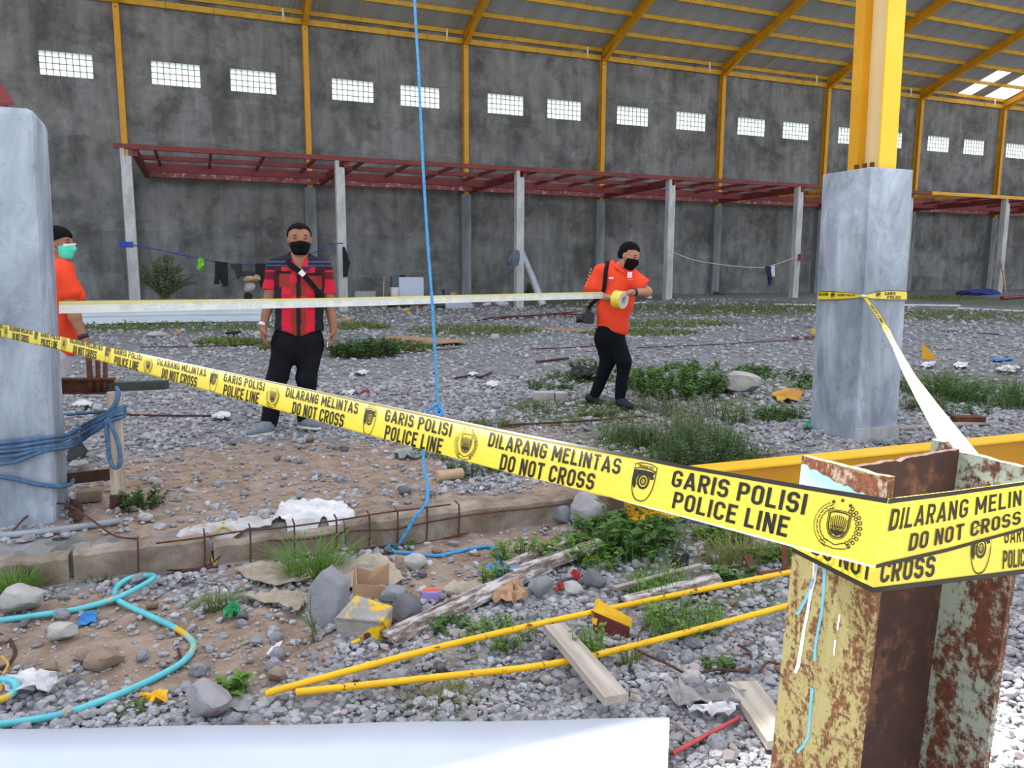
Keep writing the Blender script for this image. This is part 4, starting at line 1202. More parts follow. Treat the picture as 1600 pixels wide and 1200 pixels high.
def prim_box(prims):
    lo, hi = [], []
    for pr in prims:
        if pr[0] in ('c', 'f'):
            r = max(pr[3], pr[4])*1.2
            if pr[0] == 'f': r *= max(1.0, pr[5])
            for p in pr[1:3]: lo.append(np.array(p)-r); hi.append(np.array(p)+r)
        else:
            r = max(pr[2]); lo.append(np.array(pr[1])-r); hi.append(np.array(pr[1])+r)
    return np.min(lo, 0)-0.03, np.max(hi, 0)+0.03
def skin(prims, res=0.009, clip=None, extra=None):
    """surface nets over the blended field; clip(P) > 0 is cut away"""
    lo, hi = prim_box(prims)
    n = np.ceil((hi-lo)/res).astype(int)+1
    ax = [lo[i]+res*np.arange(n[i]) for i in range(3)]
    D = np.empty((n[0], n[1], n[2]))
    YZ = np.stack(np.meshgrid(ax[1], ax[2], indexing='ij'), -1).reshape(-1, 2)
    CH = max(1, int(400000/len(YZ)))
    for i in range(0, n[0], CH):
        xs = ax[0][i:i+CH]
        P = np.concatenate([np.column_stack([np.full(len(YZ), x), YZ]) for x in xs])
        d = field(P, prims)
        if extra is not None: d = extra(P, d)
        if clip is not None: d = np.maximum(d, clip(P))
        D[i:i+CH] = d.reshape(len(xs), n[1], n[2])
    S = D < 0
    c = [D[i:n[0]-1+i, j:n[1]-1+j, k:n[2]-1+k] for i in (0, 1) for j in (0, 1) for k in (0, 1)]
    s_ = np.stack([x < 0 for x in c], 0); act = s_.any(0) & ~s_.all(0)
    idx = -np.ones(act.shape, int); idx[act] = np.arange(act.sum())
    I = np.argwhere(act)
    vals = np.stack([x[act] for x in c], 1)            # corner order ijk
    corners = np.array([(i, j, k) for i in (0, 1) for j in (0, 1) for k in (0, 1)], float)
    acc = np.zeros((len(I), 3)); cnt = np.zeros(len(I))
    for a in range(8):
        for b in range(a+1, 8):
            if np.abs(corners[a]-corners[b]).sum() != 1: continue
            va, vb = vals[:, a], vals[:, b]; k = (va < 0) != (vb < 0)
            t = np.where(k, va/np.where(va == vb, 1, va-vb), 0)
            acc += np.where(k[:, None], corners[a]+(corners[b]-corners[a])*t[:, None], 0); cnt += k
    V = (I+acc/np.maximum(cnt, 1)[:, None])*res+lo
    F = []
    for axn in range(3):
        sl0 = [slice(0, n[0]-1), slice(0, n[1]-1), slice(0, n[2]-1)]
        sl1 = list(sl0); sl0[axn] = slice(0, n[axn]-1); sl1[axn] = slice(1, n[axn])
        o1, o2 = [q for q in range(3) if q != axn]
        A, B = S[tuple(sl0)], S[tuple(sl1)]
        cr = A != B
        E = np.argwhere(cr); E = E[(E[:, o1] > 0) & (E[:, o2] > 0)]
        d1 = np.zeros(3, int); d1[o1] = 1; d2 = np.zeros(3, int); d2[o2] = 1
        q = [idx[tuple((E-x).T)] for x in (0*d1, d1, d1+d2, d2)]
        inside = A[tuple(E.T)]
        Q = np.stack(q, 1); Q = Q[(Q >= 0).all(1)] if (Q < 0).any() else Q
        ins = inside[(np.stack(q, 1) >= 0).all(1)]
        flip = ins if axn != 1 else ~ins
        Q[~flip] = Q[~flip][:, ::-1]
        F += Q.tolist()
    return V, F
def smooth_v(V, F, it=2):
    F = np.array(F); n = len(V)
    e = np.concatenate([F[:, [0, 1]], F[:, [1, 2]], F[:, [2, 3]], F[:, [3, 0]]])
    for _ in range(it):
        S = np.zeros_like(V); c = np.zeros(n)
        for a, b in ((0, 1), (1, 0)):
            np.add.at(S, e[:, a], V[e[:, b]]); np.add.at(c, e[:, a], 1)
        V = V*0.5+0.5*S/np.maximum(c, 1)[:, None]
    return V
class Person:
    """local frame: x to the picture's right, z up, -y towards the camera; origin at the feet"""
    def __init__(s, label, px, py, name='person', t=None):
        s.base = gp(px, py); s.s = mpp(s.base)
        s.px, s.py = px, py
        d = Vector((s.base.x-CAM.x, s.base.y-CAM.y, 0)).normalized()
        s.rz = math.atan2(-d.x, d.y)
        s.X = Vector((math.cos(s.rz), math.sin(s.rz), 0)); s.Y = d
        s.root = thing(name, label, 'person', s.base)
        s.root.rotation_euler = (0, 0, s.rz)
    def p(s, px, py, y=0.0):                           # picture position -> local point at local depth y
        d = ray(px, py); t = (y-(CAM-s.base).dot(s.Y))/d.dot(s.Y); q = CAM+d*t-s.base
        return (q.dot(s.X), y, q.z)
    def img(s, P):                                     # local points -> picture coordinates
        W = np.array(s.base)+P[:, :1]*np.array(s.X)+P[:, 1:2]*np.array(s.Y)+P[:, 2:3]*np.array((0, 0, 1.0))-np.array(CAM)
        zz = W@np.array(FWD); return 800+FPX*(W@np.array(RIGHT))/zz, 600-FPX*(W@np.array(UP))/zz
    def w(s, loc): return s.base+s.X*loc[0]+s.Y*loc[1]+Vector((0, 0, loc[2]))
    def mesh(s, name, V, F, mat, label=None, cols=None, smooth=True, parent=None):
        me = bpy.data.meshes.new(name); me.from_pydata(np.asarray(V).tolist(), [], [tuple(f) for f in F])
        for mm in (mat if isinstance(mat, list) else [mat]): me.materials.append(M(mm))
        if smooth: me.polygons.foreach_set('use_smooth', [True]*len(me.polygons))
        if cols is not None:
            a = me.color_attributes.new('Col', 'FLOAT_COLOR', 'POINT'); a.data.foreach_set('color', np.asarray(cols, dtype=np.float32).ravel())
        bm = bmesh.new(); bm.from_mesh(me); bmesh.ops.recalc_face_normals(bm, faces=bm.faces); bm.to_mesh(me); bm.free()
        me.update()
        o = bpy.data.objects.new(name, me); COL.objects.link(o); o.parent = parent or s.root
        if label: o['label'] = label
        return o
    def grow(s, name, prims, mat, res=0.009, clip=None, extra=None, label=None, colf=None, sm=2, parent=None):
        V, F = skin(prims, res, clip, extra); V = smooth_v(V, F, sm)
        cols = None
        if colf is not None: cols = np.array([(*colf(v), 1.0) for v in V])
        return s.mesh(name, V, F, mat, label, cols, parent=parent)
def mat_vcol(name, rough=0.85, bump=0.0):
    s = NT(name); a = s.new('ShaderNodeVertexColor'); a.layer_name = 'Col'
    n = s.noise(s.coord('Object'), 60, 3); s.color(s.mix(s.math('MULTIPLY', n, 0.18), a.outputs[0], (0.02, 0.02, 0.02)))
    s.set(rough, 0, 0.3)
    s.bump(s.noise(s.coord('Object'), 22, 4), 0.35, 0.012)
mat_vcol('painted_cloth')
plain('skin_brown', rgb(156, 106, 84), rgb(138, 92, 72), 8, 0.55)
plain('skin_light', rgb(186, 130, 104), rgb(168, 114, 90), 8, 0.55)
plain('hair_black', rgb(14, 13, 15), rgb(22, 21, 23), 60, 0.9, spec=0.1)
plain('eye_dark', rgb(22, 18, 16), rgb(30, 24, 22), 10, 0.3)
plain('trouser_black', rgb(26, 27, 33), rgb(19, 20, 25), 10, 0.9, spec=0.15, bump=0.35, bscale=12)
plain('trouser_navy', rgb(16, 18, 27), rgb(11, 13, 20), 10, 0.9, spec=0.15, bump=0.35, bscale=12)
plain('trouser_pale', rgb(186, 182, 188), rgb(170, 166, 172), 10, 0.9, bump=0.3)
plain('shirt_orange', rgb(238, 72, 34), rgb(222, 60, 28), 7, 0.8, bump=0.5, bscale=14)
plain('mask_black', rgb(14, 14, 16), rgb(20, 20, 22), 30, 0.9, spec=0.12)
plain('mask_green', rgb(70, 206, 176), rgb(90, 216, 190), 20, 0.7)
plain('shoe_grey', rgb(124, 130, 138), rgb(106, 112, 120), 20, 0.8)
plain('sole_white', rgb(204, 204, 202), rgb(184, 184, 182), 20, 0.7)
plain('shoe_black', rgb(28, 30, 40), rgb(22, 23, 30), 20, 0.7)
plain('strap_black', rgb(16, 16, 18), rgb(24, 24, 26), 40, 0.85, spec=0.15)
plain('metal_silver', rgb(206, 208, 210), rgb(186, 188, 190), 20, 0.3, metal=0.7)
plain('camera_black', rgb(24, 24, 26), rgb(34, 34, 36), 30, 0.45)
plain('patch_white', rgb(226, 214, 226), rgb(212, 196, 210), 30, 0.8)
plain('thread_gold', rgb(226, 168, 70), rgb(214, 150, 60), 30, 0.8)
plain('card_core', rgb(196, 196, 192), rgb(176, 172, 166), 30, 0.8)

def head_prims(c, sx, fwd, up=(0, 0, 1), H=0.232):
    """c = centre of the head, fwd = where the face points (local), returns skin prims and a frame"""
    f = Vector(fwd).normalized(); u = Vector(up); u = (u-f*u.dot(f)).normalized(); r = f.cross(u)   # r: person's right-hand side... sideways
    c = Vector(c); h = H
    def q(a, b, d): return tuple(c+r*(a*h)+f*(b*h)+u*(d*h))
    rot = np.array([[r.x, f.x, u.x], [r.y, f.y, u.y], [r.z, f.z, u.z]])
    P = [('e', q(0, -.06, .14), (.335*h*sx, .40*h, .36*h), rot, 0),
         ('e', q(0, .06, -.12), (.285*h*sx, .32*h, .36*h), rot, .03),
         ('e', q(0, .17, -.33), (.18*h*sx, .17*h, .14*h), rot, .03),
         ('c', q(0, .345, .06), q(0, .43, -.10), .030*h*1.3, .055*h*1.3, .012),
         ('e', q(.11, .315, .115), (.11*h, .05*h, .035*h), rot, .015), ('e', q(-.11, .315, .115), (.11*h, .05*h, .035*h), rot, .015),
         ('e', q(.335*sx, -.02, -.02), (.035*h, .075*h, .12*h), rot, .008), ('e', q(-.335*sx, -.02, -.02), (.035*h, .075*h, .12*h), rot, .008),
         ('c', q(.07, .35, -.24), q(-.07, .35, -.24), .035*h, .035*h, .012)]
    return P, q, rot, (r, f, u, h, c)
def hair_cap(per, q, rot, fr, sx, name='hair', line=0.16, back=-0.22, thick=1.06, mat='hair_black'):
    r, f, u, h, c = fr
    P = [('e', q(0, -.06, .15), (.345*h*sx*thick, .41*h*thick, .375*h*thick), rot, 0), ('e', q(0, -.16, -.06), (.31*h*sx, .30*h, .26*h), rot, .02)]
    rv, fv, uv, cv = np.array(r), np.array(f), np.array(u), np.array(c)
    def clip(X):
        d = X-cv; a, b, e = d@fv/h, d@uv/h, np.abs(d@rv)/h
        # hairline: higher at the front, dropping behind the ears
        line_ = np.where(a > 0.02, line+0.30*np.clip(a-0.02, 0, 1)*1.0+0.06*np.sin(e*9), back+np.clip((a+0.10)/0.12, 0, 1)*(0.08-back))
        return (line_-b)*h
    return per.grow(name, P, mat, 0.006, clip, sm=1)
def face_mask(per, q, rot, fr, sx, mat, top=0.02, label=None):
    r, f, u, h, c = fr
    P = [('e', q(0, .07, -.14), (.30*h*sx, .345*h, .38*h), rot, 0), ('e', q(0, .19, -.32), (.20*h*sx, .20*h, .17*h), rot, .03), ('c', q(0, .36, .02), q(0, .43, -.12), .05*h, .08*h, .03)]
    rv, fv, uv, cv = np.array(r), np.array(f), np.array(u), np.array(c)
    def clip(X):
        d = X-cv; a, b, e = d@fv/h, d@uv/h, np.abs(d@rv)/h
        return np.maximum(np.maximum((b-(top-0.10*e*2.2))*h, (0.10-a)*h), (-0.47-b)*h)
    o = per.grow('face_mask', P, mat, 0.005, clip, sm=1, label=label)
    mb = MB()
    for s_ in (-1, 1):
        for z in (-.03, -.25): mb.tube([q(s_*.27*sx, .13, z), q(s_*.325*sx, .04, z*.7), q(s_*.345*sx, -.06, z*.3+.02)], 0.0022, 5)
    per.mesh('ear_loop', mb.V, mb.F, mat, parent=o)
    return o
def eyes(per, q, rot, brows=True):
    for s_ in (-1, 1):
        V, F = ico(2); V = V*np.array((.014, .006, .0045))@np.array(rot).T+np.array(q(s_*.155, .335, .055)); per.mesh('eye', V, F, 'eye_dark')
        mb = MB().tube([q(s_*.07, .345, .135), q(s_*.15, .345, .155), q(s_*.24, .29, .13)], [.003, .0045, .002], 6); per.mesh('eyebrow', mb.V, mb.F, 'hair_black')
def hand_prims(w, d, pn, side, L=0.185, curl=0.5):
    """w wrist, d hand direction, pn palm normal, side = +1 thumb towards d x pn"""
    w, d, pn = Vector(w), Vector(d).normalized(), Vector(pn); pn = (pn-d*pn.dot(d)).normalized(); s = d.cross(pn)*side
    P = [('c', tuple(w-d*.03), tuple(w+d*.02), .024, .025, .02), ('f', tuple(w+d*.03+s*.012), tuple(w+d*.085+s*.012), .022, .020, 1.0, 0, .02), ('c', tuple(w+d*.03-s*.018), tuple(w+d*.085-s*.022), .017, .016, .02)]
    for i, (o, l) in enumerate(((.030, .95), (.011, 1.05), (-.009, .98), (-.028, .78))):
        a = w+d*.092+s*o; b = a+(d*math.cos(curl*.5)+pn*math.sin(curl*.5))*.036*l
        c = b+(d*math.cos(curl*1.3)+pn*math.sin(curl*1.3))*.025*l; e = c+(d*math.cos(curl*2.1)+pn*math.sin(curl*2.1))*.020*l
        P += [('c', tuple(a), tuple(b), .0098, .0090, .004), ('c', tuple(b), tuple(c), .0090, .0082, .003), ('c', tuple(c), tuple(e), .0082, .0070, .003)]
    a = w+d*.025+s*.028; b = a+(d*.7+s*.55+pn*.35).normalized()*.038; c = b+(d*.9+s*.1+pn*.4).normalized()*.030
    P += [('c', tuple(a), tuple(b), .014, .0115, .012), ('c', tuple(b), tuple(c), .0112, .0090, .004)]
    return P
def shoe(per, heel, toe, mat, sole, wd=0.045, h=0.07):
    h_, t_ = Vector(heel), Vector(toe); d = (t_-h_); L = d.length; d.normalize()
    P = [('f', tuple(h_+d*.045+Vector((0, 0, .05))), tuple(h_+d*L*.42+Vector((0, 0, .052))), .046, .044, 1.0, 0, 0), ('f', tuple(h_+d*L*.42+Vector((0, 0, .048))), tuple(t_-d*.04+Vector((0, 0, .034))), .044, .030, 1.25, 0, .03),
         ('c', tuple(h_+d*.06+Vector((0, 0, .06))), tuple(h_+d*.07+Vector((0, 0, .095))), .040, .040, .02)]
    z0 = min(h_.z, t_.z)
    o = per.grow('shoe', P, mat, 0.007, lambda X: np.maximum((z0+0.012)-X[:, 2], X[:, 2]-(z0+.105)))
    Q = [('f', tuple(h_+d*.045), tuple(h_+d*L*.45), .048, .046, 1.0, 0, 0), ('f', tuple(h_+d*L*.45), tuple(t_-d*.04), .046, .034, 1.25, 0, .03)]
    per.grow('sole', Q, sole, 0.007, lambda X: np.maximum(z0-0.004-X[:, 2], X[:, 2]-(z0+0.022)), parent=o)
    return o
def cloth_noise(amp, fx=9.0, seed=0.0):
    def f(P, d):
        x, y, z = P[:, 0], P[:, 1], P[:, 2]
        return d+amp*(np.sin(fx*1.7*z+3*x+seed)*np.cos(fx*x+2.1*y-seed)+0.6*np.sin(fx*2.6*(z+0.6*x)+seed*2))
    return f
def strap(per, pts, w, th, mat, name='strap', nrm=None, label=None, parent=None):
    """flat band through local points, facing the normals"""
    P = catmull(pts, 6); V, F = [], []
    for i, p in enumerate(P):
        d = (P[min(i+1, len(P)-1)]-P[max(i-1, 0)]).normalized(); n = Vector(nrm(p) if nrm else (0, -1, 0)).normalized(); s = d.cross(n).normalized()
        for a, b in ((-1, -1), (1, -1), (1, 1), (-1, 1)): V.append(p+s*a*w/2+n*b*th/2)
    F = [(i*4+k, i*4+(k+1) % 4, (i+1)*4+(k+1) % 4, (i+1)*4+k) for i in range(len(P)-1) for k in range(4)]+[(3, 2, 1, 0), tuple(range(len(P)*4-4, len(P)*4))]
    return per.mesh(name, [tuple(v) for v in V], F, mat, label, smooth=False, parent=parent)

# ---------------------------------------------------------------- man in the checked shirt
A = Person('man in red and black checked shirt, dark trousers and black mask standing with arms down', 447, 676)
p = A.p
hc = Vector(p(468, 375, -0.02)); hp, q, rot, fr = head_prims(hc, 1.06, (0.05, -1, -0.06), H=0.245)
neck = [('c', p(468, 392, 0.02), p(468, 418, 0.03), .058, .062, .02)]
shL, shR = p(432, 417, 0.03), p(505, 420, 0.03)
elL, elR = p(420, 472, 0.05), p(516, 478, 0.05); wrL, wrR = p(411, 512, -0.01), p(521, 514, -0.01)
arms = [('c', shL, elL, .056, .046, .02), ('c', elL, wrL, .044, .029, .02), ('c', shR, elR, .056, .046, .02), ('c', elR, wrR, .044, .029, .02)]
hands = hand_prims(wrL, (0.0, -0.1, -1), (1, 0.2, 0), 1, curl=0.65)+hand_prims(wrR, (-0.05, -0.1, -1), (-1, 0.2, 0), -1, curl=0.7)
torso = [('c', p(467, 420, .03), p(467, 500, .03), .12, .12, .05), ('c', shL, shR, .05, .05, .05)]
legs = [('c', p(450, 528, .03), p(432, 590, .0), .07, .06, .03), ('c', p(432, 590, 0), p(419, 655, .03), .055, .04, .02), ('c', p(484, 528, .03), p(480, 590, 0), .07, .06, .03), ('c', p(480, 590, 0), p(475, 650, .04), .055, .04, .02)]
A.grow('body', hp+neck+arms+hands+torso+legs, 'skin_brown', 0.0075, sm=1)
eyes(A, q, rot); hair_cap(A, q, rot, fr, 1.06, line=0.25); face_mask(A, q, rot, fr, 1.06, 'mask_black', 0.0)
RED, CRIM, NAVY, BRN, BLUE = rgb(190, 26, 48), rgb(214, 34, 60), rgb(26, 26, 38), rgb(150, 52, 40), rgb(72, 84, 120)
sc = A.s
def plaid(v):
    x, z = (float(q_[0]) for q_ in A.img(np.array([v])))
    if z < 417 and (x < 456 or x > 481): return BLUE if int(z-400) % 6 in (2, 3) and z > 404 else NAVY
    if x < 428 or x > 507:                                # sleeves
        if 425 < z < 437: return rgb(120, 22, 40)
        return CRIM if z > 422 else NAVY
    if 463 < x < 470 and z > 424: return NAVY              # button placket
    if 434 < x < 455 and 423 < z < 428: return NAVY        # pocket flaps
    if 478 < x < 500 and 426 < z < 431: return NAVY
    if 436 < x < 453 and 428 <= z < 449: return BRN
    if 486 < x < 503 and 431 <= z < 452: return BRN
    if x < 440 or x > 492: return NAVY if z > 447 else rgb(70, 24, 34)
    if 463 > x > 455 or 478 > x > 470: return BRN if 440 < z < 462 or z > 480 else CRIM
    return CRIM if z < 460 or z > 485 else RED
shirt = [('f', p(467, 424, .03), p(467, 470, .02), .165, .178, .72, 1, 0), ('f', p(467, 470, .02), p(467, 512, .03), .178, .204, .66, 1, .06),
         ('c', p(432, 416, .03), p(503, 418, .03), .066, .066, .06), ('c', shL, p(423, 449, .05), .066, .064, .05), ('c', shR, p(513, 455, .05), .066, .064, .05)]
def shirt_clip(P):
    x, z = A.img(P)
    hem = 517+9*np.exp(-((x-467)/16)**2)
    side = (x < 429) | (x > 506)
    c = np.where(side, (z-np.where(x < 467, 453, 460)), z-hem)*sc
    nk = np.sqrt(((x-468)*sc)**2+((P[:, 1]-0.0)*1.0)**2)
    return np.maximum(c, np.where((z < 411) & (nk < .078), .078-nk, -1))
A.grow('shirt', shirt, 'painted_cloth', 0.0075, shirt_clip, cloth_noise(0.0045, 11), colf=plaid, sm=1)
col = MB()
for s_ in (-1, 1):
    a = Vector(p(468, 412, 0)); col.add([a+Vector((s_*.075, .06, .035)), a+Vector((s_*.072, -.03, .022)), a+Vector((s_*.015, -.098, -.025)), a+Vector((s_*.06, -.112, -.055)), a+Vector((s_*.105, -.05, -.005))], [(0, 1, 4), (1, 2, 3), (1, 3, 4)])
o = A.mesh('collar', col.V, col.F, 'navy_cloth', smooth=False); o.modifiers.new('t', 'SOLIDIFY').thickness = 0.004
trs = [('f', p(466, 516, .03), p(466, 530, .03), .182, .196, .56, 1, 0), ('c', p(448, 532, .03), p(432, 592, .01), .096, .080, .05), ('c', p(432, 592, .01), p(420, 662, .04), .078, .066, .04),
       ('c', p(485, 532, .03), p(480, 592, .01), .096, .078, .05), ('c', p(480, 592, .01), p(476, 654, .05), .076, .062, .04)]
A.grow('trousers', trs, 'trouser_black', 0.0085, lambda P: np.maximum((505-A.img(P)[1])*sc, (A.img(P)[1]-np.where(A.img(P)[0] < 453, 668, 660))*sc), cloth_noise(0.005, 12, 1.0))
z_l, z_r = 0.0, 0.015
shoe(A, (p(428, 674)[0], 0.03, z_l), (p(386, 680)[0], -0.13, z_l), 'shoe_grey', 'sole_white'); shoe(A, (p(468, 666)[0], 0.10, z_r+.01), (p(499, 672)[0], -0.08, z_r+.01), 'shoe_grey', 'sole_white')
strap(A, [p(447, 404, -.02), p(455, 414, -.11), p(472, 428, -.125), p(490, 447, -.118), p(503, 466, -.08), p(508, 476, .02)], 0.042, 0.006, 'strap_black', 'bag_strap', lambda v: (v.x-0.10, v.y-0.10, 0.02))
b_ = Vector(p(472, 427, -.134)); mb = MB().box(b_, (.045, .006, .040), Matrix.Rotation(0.8, 3, 'Y')); A.mesh('strap_buckle', mb.V, mb.F, 'metal_silver', smooth=False)
mb = MB().lathe(Vector(p(410.5, 507, -.005)), [(.030, -.016), (.035, -.014), (.035, .014), (.030, .016)], 16, Vector(wrL)-Vector(elL)); A.mesh('wristwatch', mb.V, mb.F, 'metal_silver')
c0 = Vector(p(512, 534, -.06)); mb = MB().tube([c0, c0+Vector((-.006, -.02, -.045))], .004, 8); A.mesh('cigarette', mb.V, mb.F, 'white_plastic')

# ---------------------------------------------------------------- man in orange with the tape roll, walking right
Bm = Person('man in orange shirt and black trousers walking right, unrolling police tape', 955, 637)
p = Bm.p; sc = Bm.s
hc = Vector(p(983, 400, -0.07)); hp, q, rot, fr = head_prims(hc, 1.0, (0.80, -0.50, -0.42), (0.42, -0.1, 1), H=0.240)
neck = [('c', p(976, 410, -.04), p(965, 428, .02), .055, .062, .02)]
sL, sR = p(939, 425, .10), p(986, 433, -.04)
eL, eR = p(927, 463, .06), p(1011, 456, -.12); wL, wR = p(950, 465, -.13), p(989, 457, -.26)
arms = [('c', sL, eL, .054, .044, .02), ('c', eL, wL, .043, .028, .02), ('c', sR, eR, .054, .044, .02), ('c', eR, wR, .043, .029, .02)]
hands = hand_prims(wL, (0.9, -0.4, -0.05), (0.1, -0.3, -1), -1, curl=0.75)+hand_prims(wR, (-1, -0.35, -0.15), (0, -0.4, -1), 1, curl=0.7)
torso = [('c', p(963, 432, .02), p(956, 505, .02), .11, .11, .05), ('c', sL, sR, .05, .05, .05)]
legs = [('c', p(955, 520, .03), p(973, 562, -.03), .08, .06, .03), ('c', p(973, 562, -.03), p(970, 618, -.02), .055, .04, .02), ('c', p(945, 520, .05), p(948, 566, .07), .08, .06, .03), ('c', p(948, 566, .07), p(927, 618, .12), .055, .04, .02)]
Bm.grow('body', hp+neck+arms+hands+torso+legs, 'skin_light', 0.0075, sm=1)
eyes(Bm, q, rot); hair_cap(Bm, q, rot, fr, 1.0, line=0.20, thick=1.04); face_mask(Bm, q, rot, fr, 1.0, 'mask_black', 0.03)
shirt = [('f', p(963, 430, .02), p(962, 470, .01), .150, .155, .78, 1, 0), ('f', p(962, 470, .01), p(956, 512, .02), .155, .150, .85, 1, .06), ('c', p(944, 424, .07), p(978, 429, -.02), .064, .060, .06),
         ('c', sL, p(926, 452, .07), .074, .082, .05), ('c', sR, p(1003, 446, -.11), .072, .080, .05)]
def clipB(P):
    x, z = Bm.img(P)
    arm_l = (x < 936) & (z < 470); arm_r = (x > 991)
    hem = 514+np.clip((x-940)/36, 0, 1.2)*10
    c = np.where(arm_l & (x < 931), z-457, np.where(arm_r, np.maximum((x-1003)*0.85+(z-453)*0.7, -99), z-hem))*sc
    nk = np.sqrt(((x-970)*sc)**2+(P[:, 1]-0.01)**2)
    return np.maximum(c, np.where((z < 419) & (nk < .072), .072-nk, -1))
Bm.grow('shirt', shirt, 'shirt_orange', 0.0075, clipB, cloth_noise(0.005, 12, 2.0), sm=1)
col = MB()
for s_ in (-1, 1):
    a = Vector(p(968, 416, -.01)); u_ = Vector((0.80, -0.5, 0)).normalized(); w_ = Vector((0.5, 0.8, 0)).normalized()
    col.add([a-u_*.06+w_*s_*.07+Vector((0, 0, .03)), a+u_*.03+w_*s_*.078+Vector((0, 0, .015)), a+u_*.10+w_*s_*.02+Vector((0, 0, -.04)), a+u_*.105+w_*s_*.07+Vector((0, 0, -.07)), a+u_*.03+w_*s_*.10+Vector((0, 0, -.02))], [(0, 1, 4), (1, 2, 3), (1, 3, 4)])
o = Bm.mesh('collar', col.V, col.F, 'shirt_orange', smooth=False); o.modifiers.new('t', 'SOLIDIFY').thickness = 0.004
trs = [('c', p(953, 512, .03), p(953, 525, .03), .130, .130, .03), ('c', p(960, 530, .02), p(975, 564, -.03), .098, .072, .05), ('c', p(975, 564, -.03), p(969, 622, -.02), .070, .050, .03),
       ('c', p(945, 530, .05), p(949, 568, .07), .095, .070, .05), ('c', p(949, 568, .07), p(926, 625, .12), .068, .050, .03)]
Bm.grow('trousers', trs, 'trouser_navy', 0.008, lambda P: np.maximum((508-Bm.img(P)[1])*sc, (Bm.img(P)[1]-629)*sc), cloth_noise(0.004, 13, 0.5))
shoe(Bm, (p(963, 636)[0], -0.01, 0.0), (p(991, 636)[0], -.14, 0.0), 'shoe_black', 'shoe_black'); shoe(Bm, (p(914, 636)[0], 0.15, 0.035), (p(941, 636)[0], 0.06, 0.0), 'shoe_black', 'shoe_black')
def bsurf(px, py, y): return p(px, py, y)
strap(Bm, [p(950, 408, -.0), p(947, 420, -.075), p(945, 440, -.105), p(942, 456, -.10), p(930, 470, -.05), p(922, 478, -.02), p(919, 490, -.03)], 0.038, 0.005, 'strap_black', 'camera_strap', lambda v: (-0.3, -1, 0.2))
for nm, y, px, py, w_, h_ in (('chest_patch', -.142, 984, 429.5, .042, .052), ('name_tag', -.128, 955, 434.5, .045, .016), ('pocket_text', -.145, 985, 437, .05, .007)):
    c = Vector(p(px, py, y)); mb = MB().box(c, (w_, .006, h_), Matrix.Rotation(0.25 if px > 970 else 0.0, 3, 'Z')); Bm.mesh(nm, mb.V, mb.F, 'thread_gold' if nm == 'pocket_text' else 'patch_white', smooth=False)
for k in range(6):
    c = Vector(p(933-1.6*k, 421+5*k, .095-.012*k)); c += Vector((-.055, -.045, 0)); mb = MB().box(c, (.010, .012, .018), Matrix.Rotation(-0.4, 3, 'Y')); Bm.mesh('sleeve_letter', mb.V, mb.F, 'thread_gold', smooth=False)
mb = MB().lathe(Vector(p(991, 456.5, -.255)), [(.031, -.014), (.037, -.012), (.037, .012), (.031, .014)], 16, Vector(wR)-Vector(eR)); Bm.mesh('wristwatch', mb.V, mb.F, 'camera_black')
# the roll in his hand and the camera at his hip are things of their own
rc = Bm.w(p(968, 468, -.33)); axd = (Bm.X*0.80-Bm.Y*0.55+Vector((0, 0, -0.12))).normalized()
roll = thing('tape_roll', 'half used roll of yellow police tape held in the photographer\'s hand', 'tape roll', rc)
MB().lathe(rc-axd*.045, [(.040, 0), (.078, 0), (.078, .09), (.040, .09), (.040, 0)], 28, axd).build('tape_winding', 'tape_yellow', roll, smooth=True, sharp=40)
MB().lathe(rc-axd*.047, [(.034, 0), (.041, 0), (.041, .094), (.034, .094), (.034, 0)], 24, axd).build('core', 'card_core', roll, smooth=True, sharp=40)
MB().lathe(rc+axd*.0455, [(.042, 0), (.074, 0), (.074, .001), (.042, .001)], 28, axd).build('side_face', 'card_core', roll)
for a0 in (2.2, 3.1):
    e1 = axd.orthogonal().normalized(); e2 = axd.cross(e1)
    V = []
    for i in range(6):
        a = a0+i*0.1; d_ = e1*math.cos(a)+e2*math.sin(a)
        V += [rc-axd*.03+d_*.0795, rc+axd*.03+d_*.0795]
    build('print_block', V, [(2*i, 2*i+1, 2*i+3, 2*i+2) for i in range(5)], 'tape_ink', roll)
cc = Bm.w(p(916, 497, -.03))
cam_o = thing('photo_camera', 'black camera hanging at the hip of the man with the tape roll', 'camera', cc)
rx = Matrix((Bm.X, Bm.Y, Vector((0, 0, 1)))).transposed()
bevel(MB().box(cc+Bm.X*.02, (.105, .075, .10), rx).build('body', 'camera_black', cam_o), 0.012)
bevel(MB().box(cc+Bm.X*.02+Vector((0, 0, .062)), (.05, .05, .04), rx).build('viewfinder', 'camera_black', cam_o), 0.008)
MB().lathe(cc-Bm.X*.035-Vector((0, 0, .008)), [(.001, 0), (.036, 0), (.036, .03), (.040, .032), (.040, .055), (.033, .058), (.001, .05)], 18, -Bm.X).build('lens', 'camera_black', cam_o, smooth=True, sharp=40)

